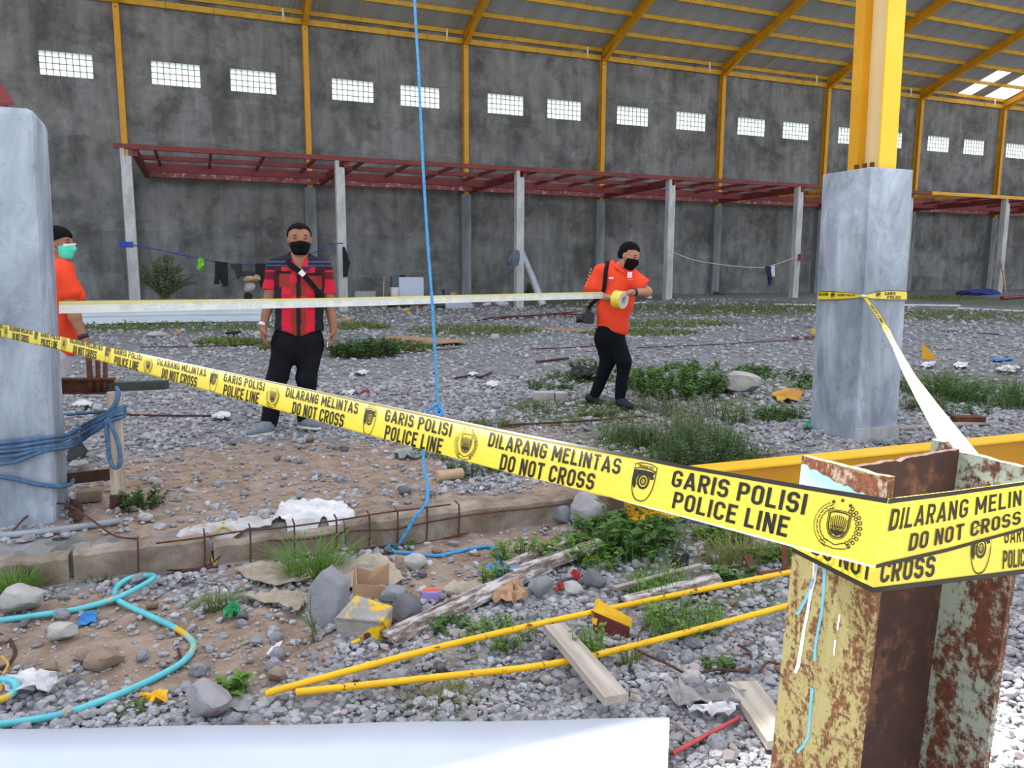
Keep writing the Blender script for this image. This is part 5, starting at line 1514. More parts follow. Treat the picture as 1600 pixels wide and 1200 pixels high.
# ---------------------------------------------------------------- man in orange half hidden by the left pedestal
C3 = Person('man in orange shirt and green surgical mask half hidden behind the left pedestal', 84, 672)
p = C3.p; sc = C3.s
hc = Vector(p(93, 381, 0.0)); hp, q, rot, fr = head_prims(hc, 1.0, (0.86, -0.45, -0.08), H=0.250)
neck = [('c', p(84, 400, .02), p(78, 420, .03), .058, .062, .02)]
sR = p(98, 424, -.16); eR = p(117, 496, -.20); wR = p(131, 528, -.24)
sL = p(66, 424, .16); eL = p(60, 490, .20); wL = p(66, 525, .16)
arms = [('c', sR, eR, .056, .046, .02), ('c', eR, wR, .044, .030, .02), ('c', sL, eL, .056, .046, .02), ('c', eL, wL, .044, .03, .02)]
hands = hand_prims(wR, (0.25, -.1, -1), (-0.9, -.3, 0), 1, curl=0.5)+hand_prims(wL, (0.1, -.1, -1), (-1, 0, 0), -1, curl=0.5)
torso = [('c', p(82, 426, .02), p(84, 510, .02), .12, .12, .05)]
legs = [('c', p(84, 530, -.05), p(84, 600, -.05), .085, .06, .03), ('c', p(84, 600, -.05), p(80, 655, -.03), .055, .04, .02), ('c', p(80, 530, .1), p(76, 600, .1), .085, .06, .03), ('c', p(76, 600, .1), p(72, 655, .1), .055, .04, .02)]
C3.grow('body', hp+neck+arms+hands+torso+legs, 'skin_brown', 0.0085, sm=1)
eyes(C3, q, rot); hair_cap(C3, q, rot, fr, 1.0, line=0.10, thick=1.10); fm_ = face_mask(C3, q, rot, fr, 1.0, 'mask_green', 0.02)
r_, f_, u_, h_, c_ = fr
strap(C3, [q(.28, .14, -.02), q(.17, .36, .0), q(.06, .47, .03), q(-.05, .47, .03), q(-.2, .33, .0)], .014, .004, 'white_plastic', 'nose_band', lambda v: Vector(v)-Vector(c_), parent=fm_)
shirt = [('f', p(86, 428, .02), p(92, 465, .0), .150, .165, .95, 1, 0), ('f', p(92, 465, 0), p(86, 548, .02), .165, .155, .95, 1, .06), ('c', p(76, 420, .10), p(94, 420, -.10), .068, .066, .06), ('c', sR, p(108, 456, -.18), .074, .080, .05), ('c', sL, p(64, 455, .18), .074, .080, .05)]
def clipC(P):
    x, z = C3.img(P)
    nk = np.sqrt(((x-84)*sc)**2+(P[:, 1]-0.01)**2)
    return np.maximum((z-556)*sc, np.where((z < 414) & (nk < .075), .075-nk, -1))
C3.grow('shirt', shirt, 'shirt_orange', 0.0085, clipC, cloth_noise(0.005, 11, 3.0), sm=1)
trs = [('c', p(82, 548, .03), p(82, 560, .03), .145, .145, .03), ('c', p(84, 560, -.05), p(84, 605, -.05), .10, .08, .05), ('c', p(84, 605, -.05), p(80, 658, -.03), .078, .06, .03), ('c', p(80, 560, .1), p(76, 605, .1), .10, .08, .05), ('c', p(76, 605, .1), p(72, 658, .1), .078, .06, .03)]
C3.grow('trousers', trs, 'trouser_pale', 0.010, lambda P: np.maximum((546-C3.img(P)[1])*sc, (C3.img(P)[1]-660)*sc))
shoe(C3, (-.12, -.03, 0), (.06, -.12, 0), 'shoe_black', 'shoe_black'); shoe(C3, (-.16, .10, 0), (.03, .02, 0), 'shoe_black', 'shoe_black')
mb = MB().lathe(Vector(p(130, 526, -.238)), [(.032, -.018), (.038, -.016), (.038, .016), (.032, .018)], 16, Vector(wR)-Vector(eR)); C3.mesh('wristwatch', mb.V, mb.F, 'camera_black')
c = Vector(p(101, 429, -.165)); mb = MB().box(c, (.05, .008, .05), Matrix.Rotation(0.7, 3, 'Z')); C3.mesh('chest_patch', mb.V, mb.F, 'patch_white', smooth=False)
c = Vector(p(113, 449, -.155)); mb = MB().box(c, (.055, .010, .018), Matrix.Rotation(0.7, 3, 'Z')@Matrix.Rotation(-0.4, 3, 'Y')); C3.mesh('pocket_flap', mb.V, mb.F, 'shirt_orange', smooth=False)
# ================================================================== GRAVEL AND STONES
s_ = NT('gravel_stone')
a_ = s_.new('ShaderNodeVertexColor'); a_.layer_name = 'Col'
s_.color(s_.mix(s_.math('MULTIPLY', s_.noise(s_.coord('Object'), 40, 4), 0.5), a_.outputs[0], (0.16, 0.16, 0.165))); s_.set(0.92, 0, 0.2)
def scatter(n, rmin, rmax, seed, s0, s1, keep=0.90):
    rg = np.random.RandomState(seed); out = []
    while len(out) < n:
        r = math.exp(rg.uniform(math.log(rmin), math.log(rmax))); a = YAW+rg.uniform(-0.72, 0.68)
        x, y = r*math.sin(a), r*math.cos(a)
        if y > WALL_Y-0.3: continue
        if abs(y-BEAM_Y-0.08) < 0.12 and x < 2.4: continue
        if rg.rand() < keep*soil(x, y) or rg.rand() < 0.45*green(x, y): continue
        sz = rg.uniform(s0, s1)*(0.75+0.12*r)*(1.0 if rg.rand() < 0.9 else 1.5)
        out.append((x, y, min(sz, 0.13)))
    return out, rg
def gravel(name, label, n, rmin, rmax, seed, s0, s1, lod, keep=0.90):
    pts, rg = scatter(n, rmin, rmax, seed, s0, s1, keep)
    base = []
    for k in range(10):
        V, F = rock_mesh((1.0, 0.85, 0.7), 100+k, lod, 0.5, 8); base.append(V)
    nf = len(F); nv = len(base[0]); F = np.array(F)
    VV = np.empty((n*nv, 3)); CC = np.empty((n*nv, 4)); FF = np.empty((n*nf, 3), int)
    for i, (x, y, s) in enumerate(pts):
        a = rg.uniform(0, 6.283); c, sn = math.cos(a), math.sin(a); V = base[rg.randint(10)]*s*np.array((rg.uniform(.8, 1.2), rg.uniform(.8, 1.2), rg.uniform(.8, 1.25)))
        t = rg.uniform(-.5, .5); V = V@np.array([[1, 0, 0], [0, math.cos(t), math.sin(t)], [0, -math.sin(t), math.cos(t)]])@np.array([[c, sn, 0], [-sn, c, 0], [0, 0, 1]])
        VV[i*nv:(i+1)*nv] = V+np.array((x, y, gz(x, y)+s*0.16))
        g = rg.uniform(0.23, 0.47); col = np.array((g*0.99, g*0.985, g*1.04, 1.0))
        u = rg.rand()
        if u < 0.10: col[:3] *= (1.12, 0.98, 0.85)
        elif u < 0.14: col[:3] *= (1.15, 0.85, 0.83)
        elif u < 0.20: col[:3] *= 1.35
        CC[i*nv:(i+1)*nv] = col; FF[i*nf:(i+1)*nf] = F+i*nv
    me = bpy.data.meshes.new(name)
    me.vertices.add(len(VV)); me.vertices.foreach_set('co', VV.ravel())
    me.loops.add(len(FF)*3); me.loops.foreach_set('vertex_index', FF.ravel())
    me.polygons.add(len(FF)); me.polygons.foreach_set('loop_start', np.arange(0, len(FF)*3, 3)); me.polygons.foreach_set('loop_total', np.full(len(FF), 3))
    me.update(calc_edges=True)
    me.polygons.foreach_set('use_smooth', np.zeros(len(FF), dtype=bool))
    ca_ = me.color_attributes.new('Col', 'FLOAT_COLOR', 'POINT'); ca_.data.foreach_set('color', CC.astype(np.float32).ravel())
    me.materials.append(MATS['gravel_stone'])
    return one(link_mesh(name, me, (0, 0, 0)), label, 'gravel', None, 'stuff')
gravel('gravel', 'grey crushed stone gravel strewn over the hall ground', 30000, 1.9, 9.0, 11, 0.013, 0.034, 1)
gravel('far_gravel', 'grey gravel spread out towards the back wall', 11000, 8.0, 30.0, 12, 0.018, 0.034, 1)
gravel('fine_gravel', 'fine pebbles and grit scattered over the bare earth', 15000, 2.0, 6.5, 13, 0.006, 0.015, 1, 0.3)
# single larger stones in the foreground
rg = np.random.RandomState(77); srcs = []
for k in range(8):
    V, F = rock_mesh((1, 0.85, 0.7), 300+k, 2, 0.4, 9)
    me = bpy.data.meshes.new('loose_stone'); me.from_pydata(V.tolist(), [], F); me.materials.append(MATS[('stone_grey', 'stone_dark', 'stone_pale', 'stone_grey', 'stone_brown', 'stone_grey', 'stone_dark', 'stone_grey')[k]])
    srcs.append(me)
k = 0
while k < 150:
    r = rg.uniform(2.0, 6.5); a = YAW+rg.uniform(-0.62, 0.50); x, y = r*math.sin(a), r*math.cos(a)
    if abs(y-BEAM_Y-0.08) < 0.16 or (y > 4.2 and x < -0.5): continue
    s = rg.uniform(0.045, 0.085)
    o = link_mesh('loose_stone', srcs[rg.randint(8)], (x, y, gz(x, y)+s*0.26))
    o.scale = (s, s*rg.uniform(.8, 1.2), s*rg.uniform(.8, 1.1)); o.rotation_euler = (rg.uniform(-.3, .3), rg.uniform(-.3, .3), rg.uniform(0, 6))
    one(o, 'fist sized grey stone lying loose on the foreground gravel', 'stone', 'loose stones on the gravel'); k += 1
# ================================================================== FOREGROUND AND YARD
plain('cement_pale', rgb(192, 192, 194), rgb(160, 152, 146), 9, 0.95, bump=0.4)
# --- broken ground beam between the pedestals
GB = thing('ground_beam', 'broken concrete ground beam with bare rusty stirrups running between the pedestals', 'beam', (0.3, BEAM_Y, -0.2))
rg = random.Random(3)
def beam_len(x0, x1, zt, seed):
    rg = random.Random(seed); V, F = [], []; n = max(4, int((x1-x0)/0.06))
    for i in range(n+1):
        x = x0+(x1-x0)*i/n; z = zt-0.008+rg.uniform(-.006, .005); y = BEAM_Y+rg.uniform(-.005, .005)
        V += [(x, y-0.01, -0.32), (x, y, z-0.015), (x, y+0.02, z), (x, y+0.17, z+rg.uniform(-.006, .006)), (x, y+0.19, -0.3)]
    for i in range(n):
        for k in range(4): F.append((i*5+k, (i+1)*5+k, (i+1)*5+k+1, i*5+k+1))
    F += [tuple(range(5)), tuple(range((n+1)*5-1, n*5-1, -1))]
    build('beam_length', V, F, 'old_concrete', GB)
beam_len(-3.2, -0.62, -0.005, 1); beam_len(-0.60, -0.02, 0.005, 2); beam_len(0.0, 0.62, -0.03, 3); beam_len(0.64, 2.30, 0.0, 4)
for x in (-0.34, -0.05, 0.16, 0.37, 0.58, 0.75, 0.90, 1.06, 1.24):
    MB().tube([(x, BEAM_Y-0.018, -0.22), (x+0.01, BEAM_Y-0.022, -0.06), (x+0.012, BEAM_Y-0.010, 0.022), (x+0.01, BEAM_Y+0.05, 0.028)], 0.0045, 6).build('stirrup', 'rust_rebar', GB)
for z, x0, x1 in ((-0.15, -0.9, 1.3), (-0.05, 0.25, 1.9), (0.02, -0.25, 1.2)):
    P = [(x0+(x1-x0)*k/8, BEAM_Y-0.026+rg.uniform(-.006, .004), z+rg.uniform(-.015, .015)) for k in range(9)]
    MB().tube(catmull(P, 3), 0.005, 6).build('long_bar', 'rust_rebar', GB)
scrap('cement_spill', 'white cement spill smeared over the edge of the ground beam', [(275, 838), (300, 824), (360, 814), (430, 806), (424, 822), (385, 833), (330, 840), (290, 846)], 'cement_pale', 'spill', 0.004, 0.006, 0.008, 4)
scrap('torn_sack', 'torn white cement sack draped over the ground beam', [(425, 818), (440, 790), (480, 783), (535, 788), (558, 815), (540, 838), (505, 830), (480, 846), (455, 832), (440, 842)], 'paper_white', 'sack', 0.003, 0.012, 0.012, 5, 6, fold=0.004)
rod('yellow_wire', 'looped yellow electric wire lying at the foot of the ground beam', [(373, 850), (366, 836), (348, 831), (330, 838), (321, 852), (334, 857), (350, 848), (362, 838)], 0.005, 'wire_yellow', 'wire', 6, 6, 0.01)
rod('rebar_wire', 'bent rusty binding wire reaching up beside the left pedestal', [(20, 838), (55, 818), (100, 812), (140, 826), (180, 845), (215, 842)], 0.005, 'rust_rebar', 'wire', 6, 5, 0.0, lift=[.02, .06, .08, .05, .02, .0])
rod('rebar_wire', 'long rusty binding wire along the front of the ground beam', [(60, 895), (160, 886), (230, 876), (320, 858), (378, 838)], 0.005, 'rust_rebar', 'wire', 6, 5, 0.01)
rod('grey_pipe', 'grey plastic pipe lying at the foot of the left pedestal', [(-30, 846), (80, 836), (187, 820)], 0.016, 'pipe_grey', 'pipe', 12, 4, 0.005)

# --- stand behind the left pedestal: post, rusty channel, tube, rope
t_ = 4.36
tp_ = depth(gp(186, 792))-0.10
pw = thing('wooden_post', 'weathered pale wooden post standing beside the left pedestal', 'post', gp(186, 792))
b0 = gp(186, 792); top = at(178, 612, depth(b0)-0.06)
bevel(MB().bar(b0, top, 0.07, 0.055, (0, 1, 0)).build('shaft', 'post_wood', pw), 0.006)
MB().box(b0+Vector((0.0, -0.02, 0.03)), (0.075, 0.06, 0.09)).build('foot_shoe', 'rust_dark', pw)
rb_ = thing('rusty_channel', 'short rusty steel channel laid across the wooden post', 'channel', at(140, 615, t_))
a, b = at(88, 602, t_+0.02), at(179, 602, t_-0.02)
MB().bar(a, b, 0.012, 0.085, (0, 0, 1)).build('web', 'rust_brown', rb_)
for s_ in (-1, 1): MB().bar(a+Vector((0, -.025, s_*.04)), b+Vector((0, -.025, s_*.04)), 0.05, 0.010, (0, 0, 1)).build('flange', 'rust_brown', rb_)
for (px, dx) in ((142, -4), (154, -2), (165, -1)):
    one(MB().tube([at(px+dx, 548, t_), at(px, 612, t_-0.02)], 0.012 if px > 150 else 0.015, 8).build('starter_bar', 'rust_brown', smooth=True), {142: 'thick rusty starter bar rising from the channel, leftmost of three', 154: 'rusty starter bar rising from the channel, middle of three', 165: 'rusty starter bar rising from the channel, rightmost of three'}[px], 'rebar', 'starter bars')
bevel(one(MB().bar(at(172, 604, t_-0.0), at(262, 601, t_+0.02), 0.05, 0.05).build('steel_tube', 'tube_green_dark'), 'dark green square steel tube sticking out to the right of the rusty channel', 'tube'), 0.004)
plank('brown_plank', 'dark brown plank low down between the pedestal and the wooden post', (106, 770), (176, 762), 0.02, 0.065, 'rust_dark', 'plank', 0.05)
one(bevel(MB().box(gp(141, 783)+Vector((0, 0, 0.035)), (0.12, 0.08, 0.065)).build('brick', 'stone_brown'), 0.006), 'pale brown brick lying under the low plank by the left pedestal', 'brick')
scrap('plastic_dish', 'pale green plastic dish lying behind the left pedestal', [(108, 742), (118, 730), (136, 732), (138, 740), (122, 744)], 'clear_film', 'dish', 0.006, 0.06, 0.012, 3)
scrap('dark_hole_sheet', 'black sheet set in for a dark hole behind the left pedestal', [(104, 735), (112, 708), (130, 706), (138, 722), (130, 735)], 'black_cloth', 'sheet', 0.01, 0.05, 0.03, 8)  # dark sheets, here and below, added to stand for a black hole
scrap('dark_hole_sheet', 'dark sheet set in for a dark hole in front of the low brown plank', [(108, 815), (112, 790), (128, 794), (133, 815), (120, 822)], 'rust_dark', 'sheet', 0.01, 0.01, 0.02, 9)
RPX = thing('old_rope', 'frayed old blue rope wound around the left pedestal and tied to the wooden post', 'rope', at(60, 690, 3.7))
def on_ped(px, py):                                 # a point on the faces of the left pedestal
    a = aty(px, py, 4.275)
    if a.x < -0.72: return a
    d = ray(px, py); return CAM+d*((-0.695-CAM.x)/d.x)
for (y0, y1, y2, y3, tt) in ((690, 686, 668, 640, .0), (698, 692, 674, 644, .01), (704, 700, 682, 650, .0), (712, 702, 688, 655, .015), (722, 706, 690, 648, .01)):
    P = [on_ped(-40, y0+4), on_ped(20, y0), on_ped(70, y1-2), on_ped(98, y1-6)+Vector((0.015, 0, 0)), at(125, y2, 4.16-tt), at(155, (y2+y3)/2-2, tp_-tt+.03), at(176, y3+2, tp_-tt), at(188, y3-2, tp_-tt), at(195, y3-6, tp_+.10)]
    MB().tube(catmull(P, 6), 0.0105, 7).build('strand', 'rope_blue_old', RPX, smooth=True)
MB().tube(catmull([at(172, 642, tp_), at(181, 630, tp_-.01), at(185, 615, tp_), at(182, 606, tp_+.04)], 6), 0.012, 7).build('strand', 'rope_blue_old', RPX, smooth=True)
MB().tube(catmull([at(166, 655, tp_-.01), at(168, 690, tp_-.01), at(173, 722, tp_-.01), at(181, 731, tp_-.01), at(188, 722, tp_-.01), at(185, 695, tp_-.01), at(174, 665, tp_-.02), at(168, 652, tp_)], 6), 0.011, 7).build('hanging_loop', 'rope_blue_old', RPX, smooth=True)
MB().tube(catmull([on_ped(-40, 738), on_ped(20, 748), on_ped(60, 757), on_ped(95, 760), on_ped(106, 757)+Vector((0.012, 0, 0)), at(114, 750, 4.25)], 6), 0.0115, 7).build('lower_strand', 'rope_blue_old', RPX, smooth=True)
MB().tube(catmull([at(105, 648, 4.5), at(140, 645, 4.45), at(170, 642, 4.32)], 6), 0.009, 7).build('strand', 'rope_blue_old', RPX, smooth=True)
weed('low_weed', 'low dark green weed at the foot of the wooden post', 218, 792, 75, 40, 26, 16, 0.035, 0.55, 'leaf_dark', 4)
# --- blue rope hanging from above, knotted, then trailing over the ground
BR_ = thing('blue_rope', 'bright blue rope hanging from the roof and trailing in curves over the ground', 'rope', gp(612, 860))
tr = 4.75
up_ = [at(646, -160, 5.4), at(648, 0, 5.2), at(654, 110, 5.08), at(660, 240, 4.98), at(667, 360, 4.9), at(675, 470, 4.84), at(680, 560, 4.8), at(684, 625, 4.77), at(690, 646, 4.74), at(682, 662, 4.7), at(664, 700, 4.62), at(662, 730, 4.55), at(667, 752, 4.40)]
g_ = [aty(668, 776, BEAM_Y+0.10), aty(664, 790, BEAM_Y+0.0), aty(650, 806, BEAM_Y-.045), gp(622, 828, .014), gp(609, 852, .012), gp(612, 864, .012), gp(640, 868, .012), gp(680, 872, .012), gp(705, 868, .012), gp(740, 860, .012), gp(768, 858, .012), gp(778, 868, .012), gp(779, 886, .012), gp(783, 900, .012)]
P = catmull(up_+g_, 7)
MB().tube(P, 0.0098, 8).build('main_length', 'rope_blue', BR_, smooth=True)
MB().tube(catmull([at(684, 630, 4.76), at(676, 636, 4.75), at(667, 643, 4.75)], 5), 0.010, 7).build('knot_tail', 'rope_blue', BR_, smooth=True)
MB().tube(catmull([at(687, 636, 4.76), at(692, 644, 4.73), at(686, 650, 4.72), at(681, 642, 4.74), at(688, 634, 4.76)], 5), 0.010, 7).build('knot', 'rope_blue', BR_, smooth=True)
rg = random.Random(8)
MB().tube(catmull([gp(783+rg.uniform(-22, 26), 900+rg.uniform(-7, 9), 0.015+rg.random()*0.03) for _ in range(16)], 5), 0.009, 7).build('frayed_end', 'rope_blue', BR_, smooth=True)
# --- turquoise hose
rod('garden_hose', 'turquoise hose looping over the ground at lower left, spotted with yellow paint', [(-20, 978), (60, 967), (120, 958), (180, 945), (222, 931), (242, 919), (230, 911), (203, 913), (184, 924), (180, 938), (192, 948), (230, 966), (268, 984), (293, 1000), (303, 1016), (290, 1037), (260, 1057), (200, 1086), (120, 1117), (60, 1131), (-20, 1142)],
    0.0125, 'hose_turquoise', 'hose', 10, 7, 0.004, lift=[0, 0, 0, .012, .03, .035, .02, .012, .006, 0, 0, 0, 0, 0, 0, 0, 0, 0, 0, 0, 0])
rod('hose_end', 'short curl of turquoise hose at the left edge beside white paper', [(-20, 1116), (8, 1110), (26, 1097), (24, 1084), (6, 1080), (-20, 1084)], 0.0125, 'hose_turquoise', 'hose', 10, 7, 0.03)
# --- yellow rods, planks, sheet scraps in the foreground
def px_rod(name, label, pts, r, mat, lift):
    return rod(name, label, pts, r, mat, 'rod', 10, 3, 0.01, lift=lift)
px_rod('yellow_rod', 'long yellow painted steel rod, the upper of the two on the gravel', [(415, 1102), (700, 1036), (960, 978), (1240, 912)], 0.0125, 'yellow_rod', [0.02, .05, .06, .04])
px_rod('yellow_rod', 'long yellow painted steel rod, the lower of the two, under the grey plank', [(463, 1100), (700, 1078), (875, 1056), (1060, 1014), (1240, 968)], 0.0125, 'yellow_rod', [0.02, .03, .03, .04, .05])
plank('grey_plank', 'bare grey plank lying across the lower yellow rod', (866, 1008), (962, 1140), 0.085, 0.03, 'plank_white', 'plank', 0.06, 0.09)
plank('peeling_plank', 'long curved plank with peeling white paint beside the yellow stained block', (603, 1006), (850, 893), 0.115, 0.02, 'plank_peeling', 'plank', 0.01, 0.02, 0.02)
plank('peeling_plank', 'peeling white plank running up into the leafy weeds', (800, 912), (968, 852), 0.10, 0.02, 'plank_peeling', 'plank', 0.03, 0.04, 0.02)
plank('peeling_plank', 'shorter faded plank lying behind the blue rope end', (790, 893), (905, 850), 0.10, 0.02, 'plank_peeling', 'plank', 0.01, 0.02, 0.015)
plank('peeling_plank', 'curved white plank end above the yellow bracket', (975, 952), (1118, 916), 0.10, 0.018, 'plank_peeling', 'plank', 0.01, 0.02, 0.03)
plank('thin_lath', 'thin grey lath lying behind the curved white plank', (960, 935), (1095, 898), 0.03, 0.015, 'plank_grey', 'lath', 0.04)
plank('pale_plank', 'sunlit pale plank beside the foot of the rusty column', (1158, 1085), (1225, 1180), 0.11, 0.03, 'plank_white', 'plank', 0.02)
rod('red_rod', 'short red painted rod lying in the sun at the bottom', [(1050, 1190), (1155, 1133)], 0.007, 'red_rod', 'rod', 8, 0, 0.02)
rod('twig', 'short grey twig beside the red rod', [(1048, 1138), (1068, 1150), (1090, 1166)], 0.006, 'plank_grey', 'twig', 6, 3, 0.02)
rod('rebar_wire', 'long bent rusty wire below the lower yellow rod', [(1020, 985), (1003, 995), (994, 1024), (1002, 1033), (1040, 1050), (1076, 1067), (1120, 1060), (1166, 1061), (1172, 1034), (1152, 1021)], 0.005, 'rust_rebar', 'wire', 6, 4, 0.03)
rod('rebar_wire', 'short bent rusty wire by the left edge of the rusty column', [(1186, 1064), (1200, 1048), (1228, 1056)], 0.005, 'rust_rebar', 'wire', 6, 4, 0.03)
rod('rusty_bar', 'stub of rusty reinforcing bar under the yellow stained block', [(572, 1003), (634, 966)], 0.012, 'rust_rebar', 'rebar', 8, 0, 0.01)
rod('yellow_stub', 'small yellow rod end in front of the yellow stained block', [(549, 1010), (561, 1004)], 0.010, 'yellow_rod', 'rod', 8, 0, 0.0)
br = thing('metal_bracket', 'offcut of yellow steel with maroon underside leaning on the upper yellow rod', 'bracket', gp(955, 998))
p0 = gp(955, 998); s = mpp(p0); rx = Matrix.Rotation(-YAW-0.35, 3, 'Z')
def bq(x, y, z): return p0+rx@Vector((x*s, y*s, z*s))
MB().add([bq(-29, 0, 40), bq(30, 6, 20), bq(30, 10, 34), bq(-22, 10, 56)], [(0, 1, 2, 3)]).build('top_plate', 'yellow_scrap', br).modifiers.new('t', 'SOLIDIFY').thickness = 0.006
MB().add([bq(-29, -2, 10), bq(26, 4, -2), bq(28, 6, 22), bq(-29, 0, 40)], [(0, 1, 2, 3)]).build('web', 'maroon_scrap', br).modifiers.new('t', 'SOLIDIFY').thickness = 0.006
MB().add([bq(-30, -4, 22), bq(-23, -4, 20), bq(-21, 12, 58), bq(-29, 8, 56)], [(0, 1, 2, 3)]).build('lip', 'yellow_scrap', br).modifiers.new('t', 'SOLIDIFY').thickness = 0.006
ub = thing('rusty_bracket', 'small rusty bent bracket near the left edge of the rusty column', 'bracket', gp(1200, 908))
MB().bar(gp(1180, 905, .02), gp(1226, 900, .02), 0.05, 0.012).build('base', 'rust_brown', ub); MB().bar(gp(1180, 905, .02), gp(1166, 892, .08), 0.04, 0.01).build('arm', 'rust_brown', ub); MB().bar(gp(1226, 900, .02), gp(1224, 890, .13), 0.03, 0.01).build('arm', 'rust_brown', ub)
# --- rocks that can be told apart
rock('boulder', 'large pale grey boulder in the weeds beside the right pedestal', 1162, 617, 62, 34, 'stone_pale', 5, facets=4, cat='boulder')
rock('rock', 'large rock with red paint smears below the long tape', 921, 826, 58, 52, 'rock_red_paint', 9, facets=7)
rock('rock', 'grey angular rock left of the red smeared one', 877, 820, 36, 30, 'stone_grey', 12)
rock('rock', 'big flat faced grey rock near the lower left, touched with red paint', 318, 1130, 76, 60, 'rock_red_paint', 15, facets=8)
rock('rock', 'rounded pale rock at the left edge in grass', 20, 967, 72, 50, 'stone_pale', 18, facets=5)
rock('rock', 'white speckled stone inside the loop of the hose', 91, 1008, 44, 30, 'stone_pale', 21)
rock('rock', 'brownish grey rock between the two runs of the hose', 152, 1054, 62, 36, 'stone_brown', 24)
rock('rock', 'small brown stone left of the brownish grey rock', 122, 1040, 30, 22, 'stone_brown', 27)
rock('rock', 'rust coloured stone under the hose at left', 76, 1054, 28, 18, 'stone_brown', 26)
rock('rock', 'dark blue grey rock right of the yellow stained block', 630, 978, 56, 44, 'stone_dark', 30)
rock('rock', 'grey stone wedged behind the yellow stained block', 614, 948, 42, 30, 'stone_grey', 33)
rock('rock', 'wedge shaped pale grey rock leaning on the peeling plank', 845, 938, 40, 38, 'stone_grey', 36)
rock('rock', 'flat pale stone beside the red scraps', 892, 933, 44, 20, 'stone_pale', 39)
rock('rock', 'dark round stone behind the flat pale one', 930, 924, 38, 30, 'stone_dark', 42)
rock('rock', 'rounded buff stone under the blue rope', 648, 892, 38, 24, 'stone_pale', 45)
rock('rock', 'little dark stone below the buff one', 659, 904, 16, 13, 'stone_dark', 48)
rock('rock', 'grey stone half under the upper yellow rod', 618, 1078, 40, 28, 'stone_grey', 51)
rock('rock', 'brown stone in the gravel above the rod ends', 428, 1070, 36, 26, 'stone_brown', 54)
rock('rock', 'grey stone in the gravel above the brown one', 426, 1056, 30, 24, 'stone_grey', 57)
rock('rock', 'pale stone behind the pale grey boulder', 740, 870, 16, 11, 'stone_pale', 60)
sl_ = thing('concrete_slab', 'broken grey concrete slab leaning left of the yellow stained block', 'slab', gp(505, 985))
p0 = gp(505, 985); s = mpp(p0); rx = Matrix.Rotation(-YAW, 3, 'Z')
def sq(x, y, z): return p0+rx@Vector((x*s, y*s, z*s))
bevel(MB().prism([sq(-4, 0, -2), sq(16, 4, 2), sq(22, 30, 60), sq(-10, 34, 84), sq(-28, 20, 62), sq(-26, 10, 30)], rx@Vector((14*s, 22*s, 2*s))).build('slab_body', 'stone_grey', sl_), 0.008)
bl = thing('concrete_block', 'broken concrete block stained with yellow paint beside the peeling plank', 'block', gp(562, 1000))
p0 = gp(562, 1000); s = mpp(p0)
def kq(x, y, z): return p0+rx@Vector((x*s, y*s, z*s))
o = MB().add([kq(-36, 8, 0), kq(28, -6, -2), kq(46, 20, 0), kq(-16, 40, 0), kq(-40, 6, 30), kq(34, -2, 26), kq(50, 24, 46), kq(-14, 44, 56), kq(-38, 2, 36), kq(38, -8, 34)],
    [(0, 3, 2, 1), (0, 1, 5, 4), (1, 2, 6, 9, 5), (2, 3, 7, 6), (3, 0, 4, 8, 7), (4, 5, 9, 8), (8, 9, 6, 7)]).build('block_body', 'block_yellow_paint', bl); bevel(o, 0.006)
one(bevel(MB().box(gp(851, 627)+Vector((0, 0.03, 0.045)), (0.21, 0.12, 0.10), Matrix.Rotation(-YAW, 3, 'Z')).build('concrete_block', 'stone_pale'), 0.008), 'pale concrete block lying left of the walking man, the larger of two', 'block')
one(bevel(MB().box(gp(877, 626)+Vector((0, 0.03, 0.04)), (0.13, 0.12, 0.09), Matrix.Rotation(-YAW+0.2, 3, 'Z')).build('concrete_block', 'stone_pale'), 0.008), 'smaller pale concrete block right behind the walking man', 'block')
one(MB().tube([gp(683, 753, .035), gp(700, 751, .035), gp(722, 748, .035)], [.036, .034, .036], 12).build('bamboo_piece', 'bamboo', smooth=True, sharp=40), 'short thick bamboo section lying behind the ground beam', 'bamboo')
# --- paper, card and cloth
scrap('cardboard_sheet', 'wet torn cardboard lying left of the grass tuft', [(368, 897), (400, 886), (452, 889), (490, 899), (486, 912), (430, 922), (390, 914)], 'cardboard_wet', 'cardboard', 0.005, 0.012, 0.014, 3, 5, fold=0.006)
scrap('cardboard_sheet', 'crumpled cardboard strip in front of the leaning slab', [(380, 942), (430, 930), (470, 930), (482, 950), (468, 966), (430, 952)], 'cardboard_wet', 'cardboard', 0.005, 0.012, 0.018, 5, 5, fold=0.012)
scrap('cardboard_sheet', 'broad grey cardboard sheet behind the brown carton', [(498, 912), (535, 884), (590, 878), (618, 892), (630, 915), (600, 934), (540, 926)], 'cardboard_wet', 'cardboard', 0.005, 0.02, 0.02, 7, 5, fold=0.015)
cb = thing('carton', 'crushed brown carton with raised flaps behind the yellow stained block', 'carton', gp(578, 940))
p0 = gp(578, 940); s = mpp(p0)
def cq(x, y, z): return p0+rx@Vector((x*s, y*s, z*s))
for nm, pts in (('front_flap', [(-24, 0, 0), (24, 4, 0), (22, 8, 22), (-22, 6, 26)]), ('side_flap', [(-24, 0, 0), (-22, 6, 26), (-30, 36, 44), (-34, 30, 4)]), ('back_flap', [(-30, 36, 44), (-4, 40, 34), (26, 36, 50), (24, 30, 2), (-30, 30, 0)]), ('bottom', [(-24, 0, 1), (24, 4, 1), (26, 34, 1), (-32, 32, 1)])):
    MB().add([cq(*q_) for q_ in pts], [tuple(range(len(pts)))]).build(nm, 'cardboard', cb).modifiers.new('t', 'SOLIDIFY').thickness = 0.005
pb = thing('snack_box', 'small purple and orange snack box left of the peeling plank', 'box', gp(676, 942))
p0 = gp(676, 942); s = mpp(p0)
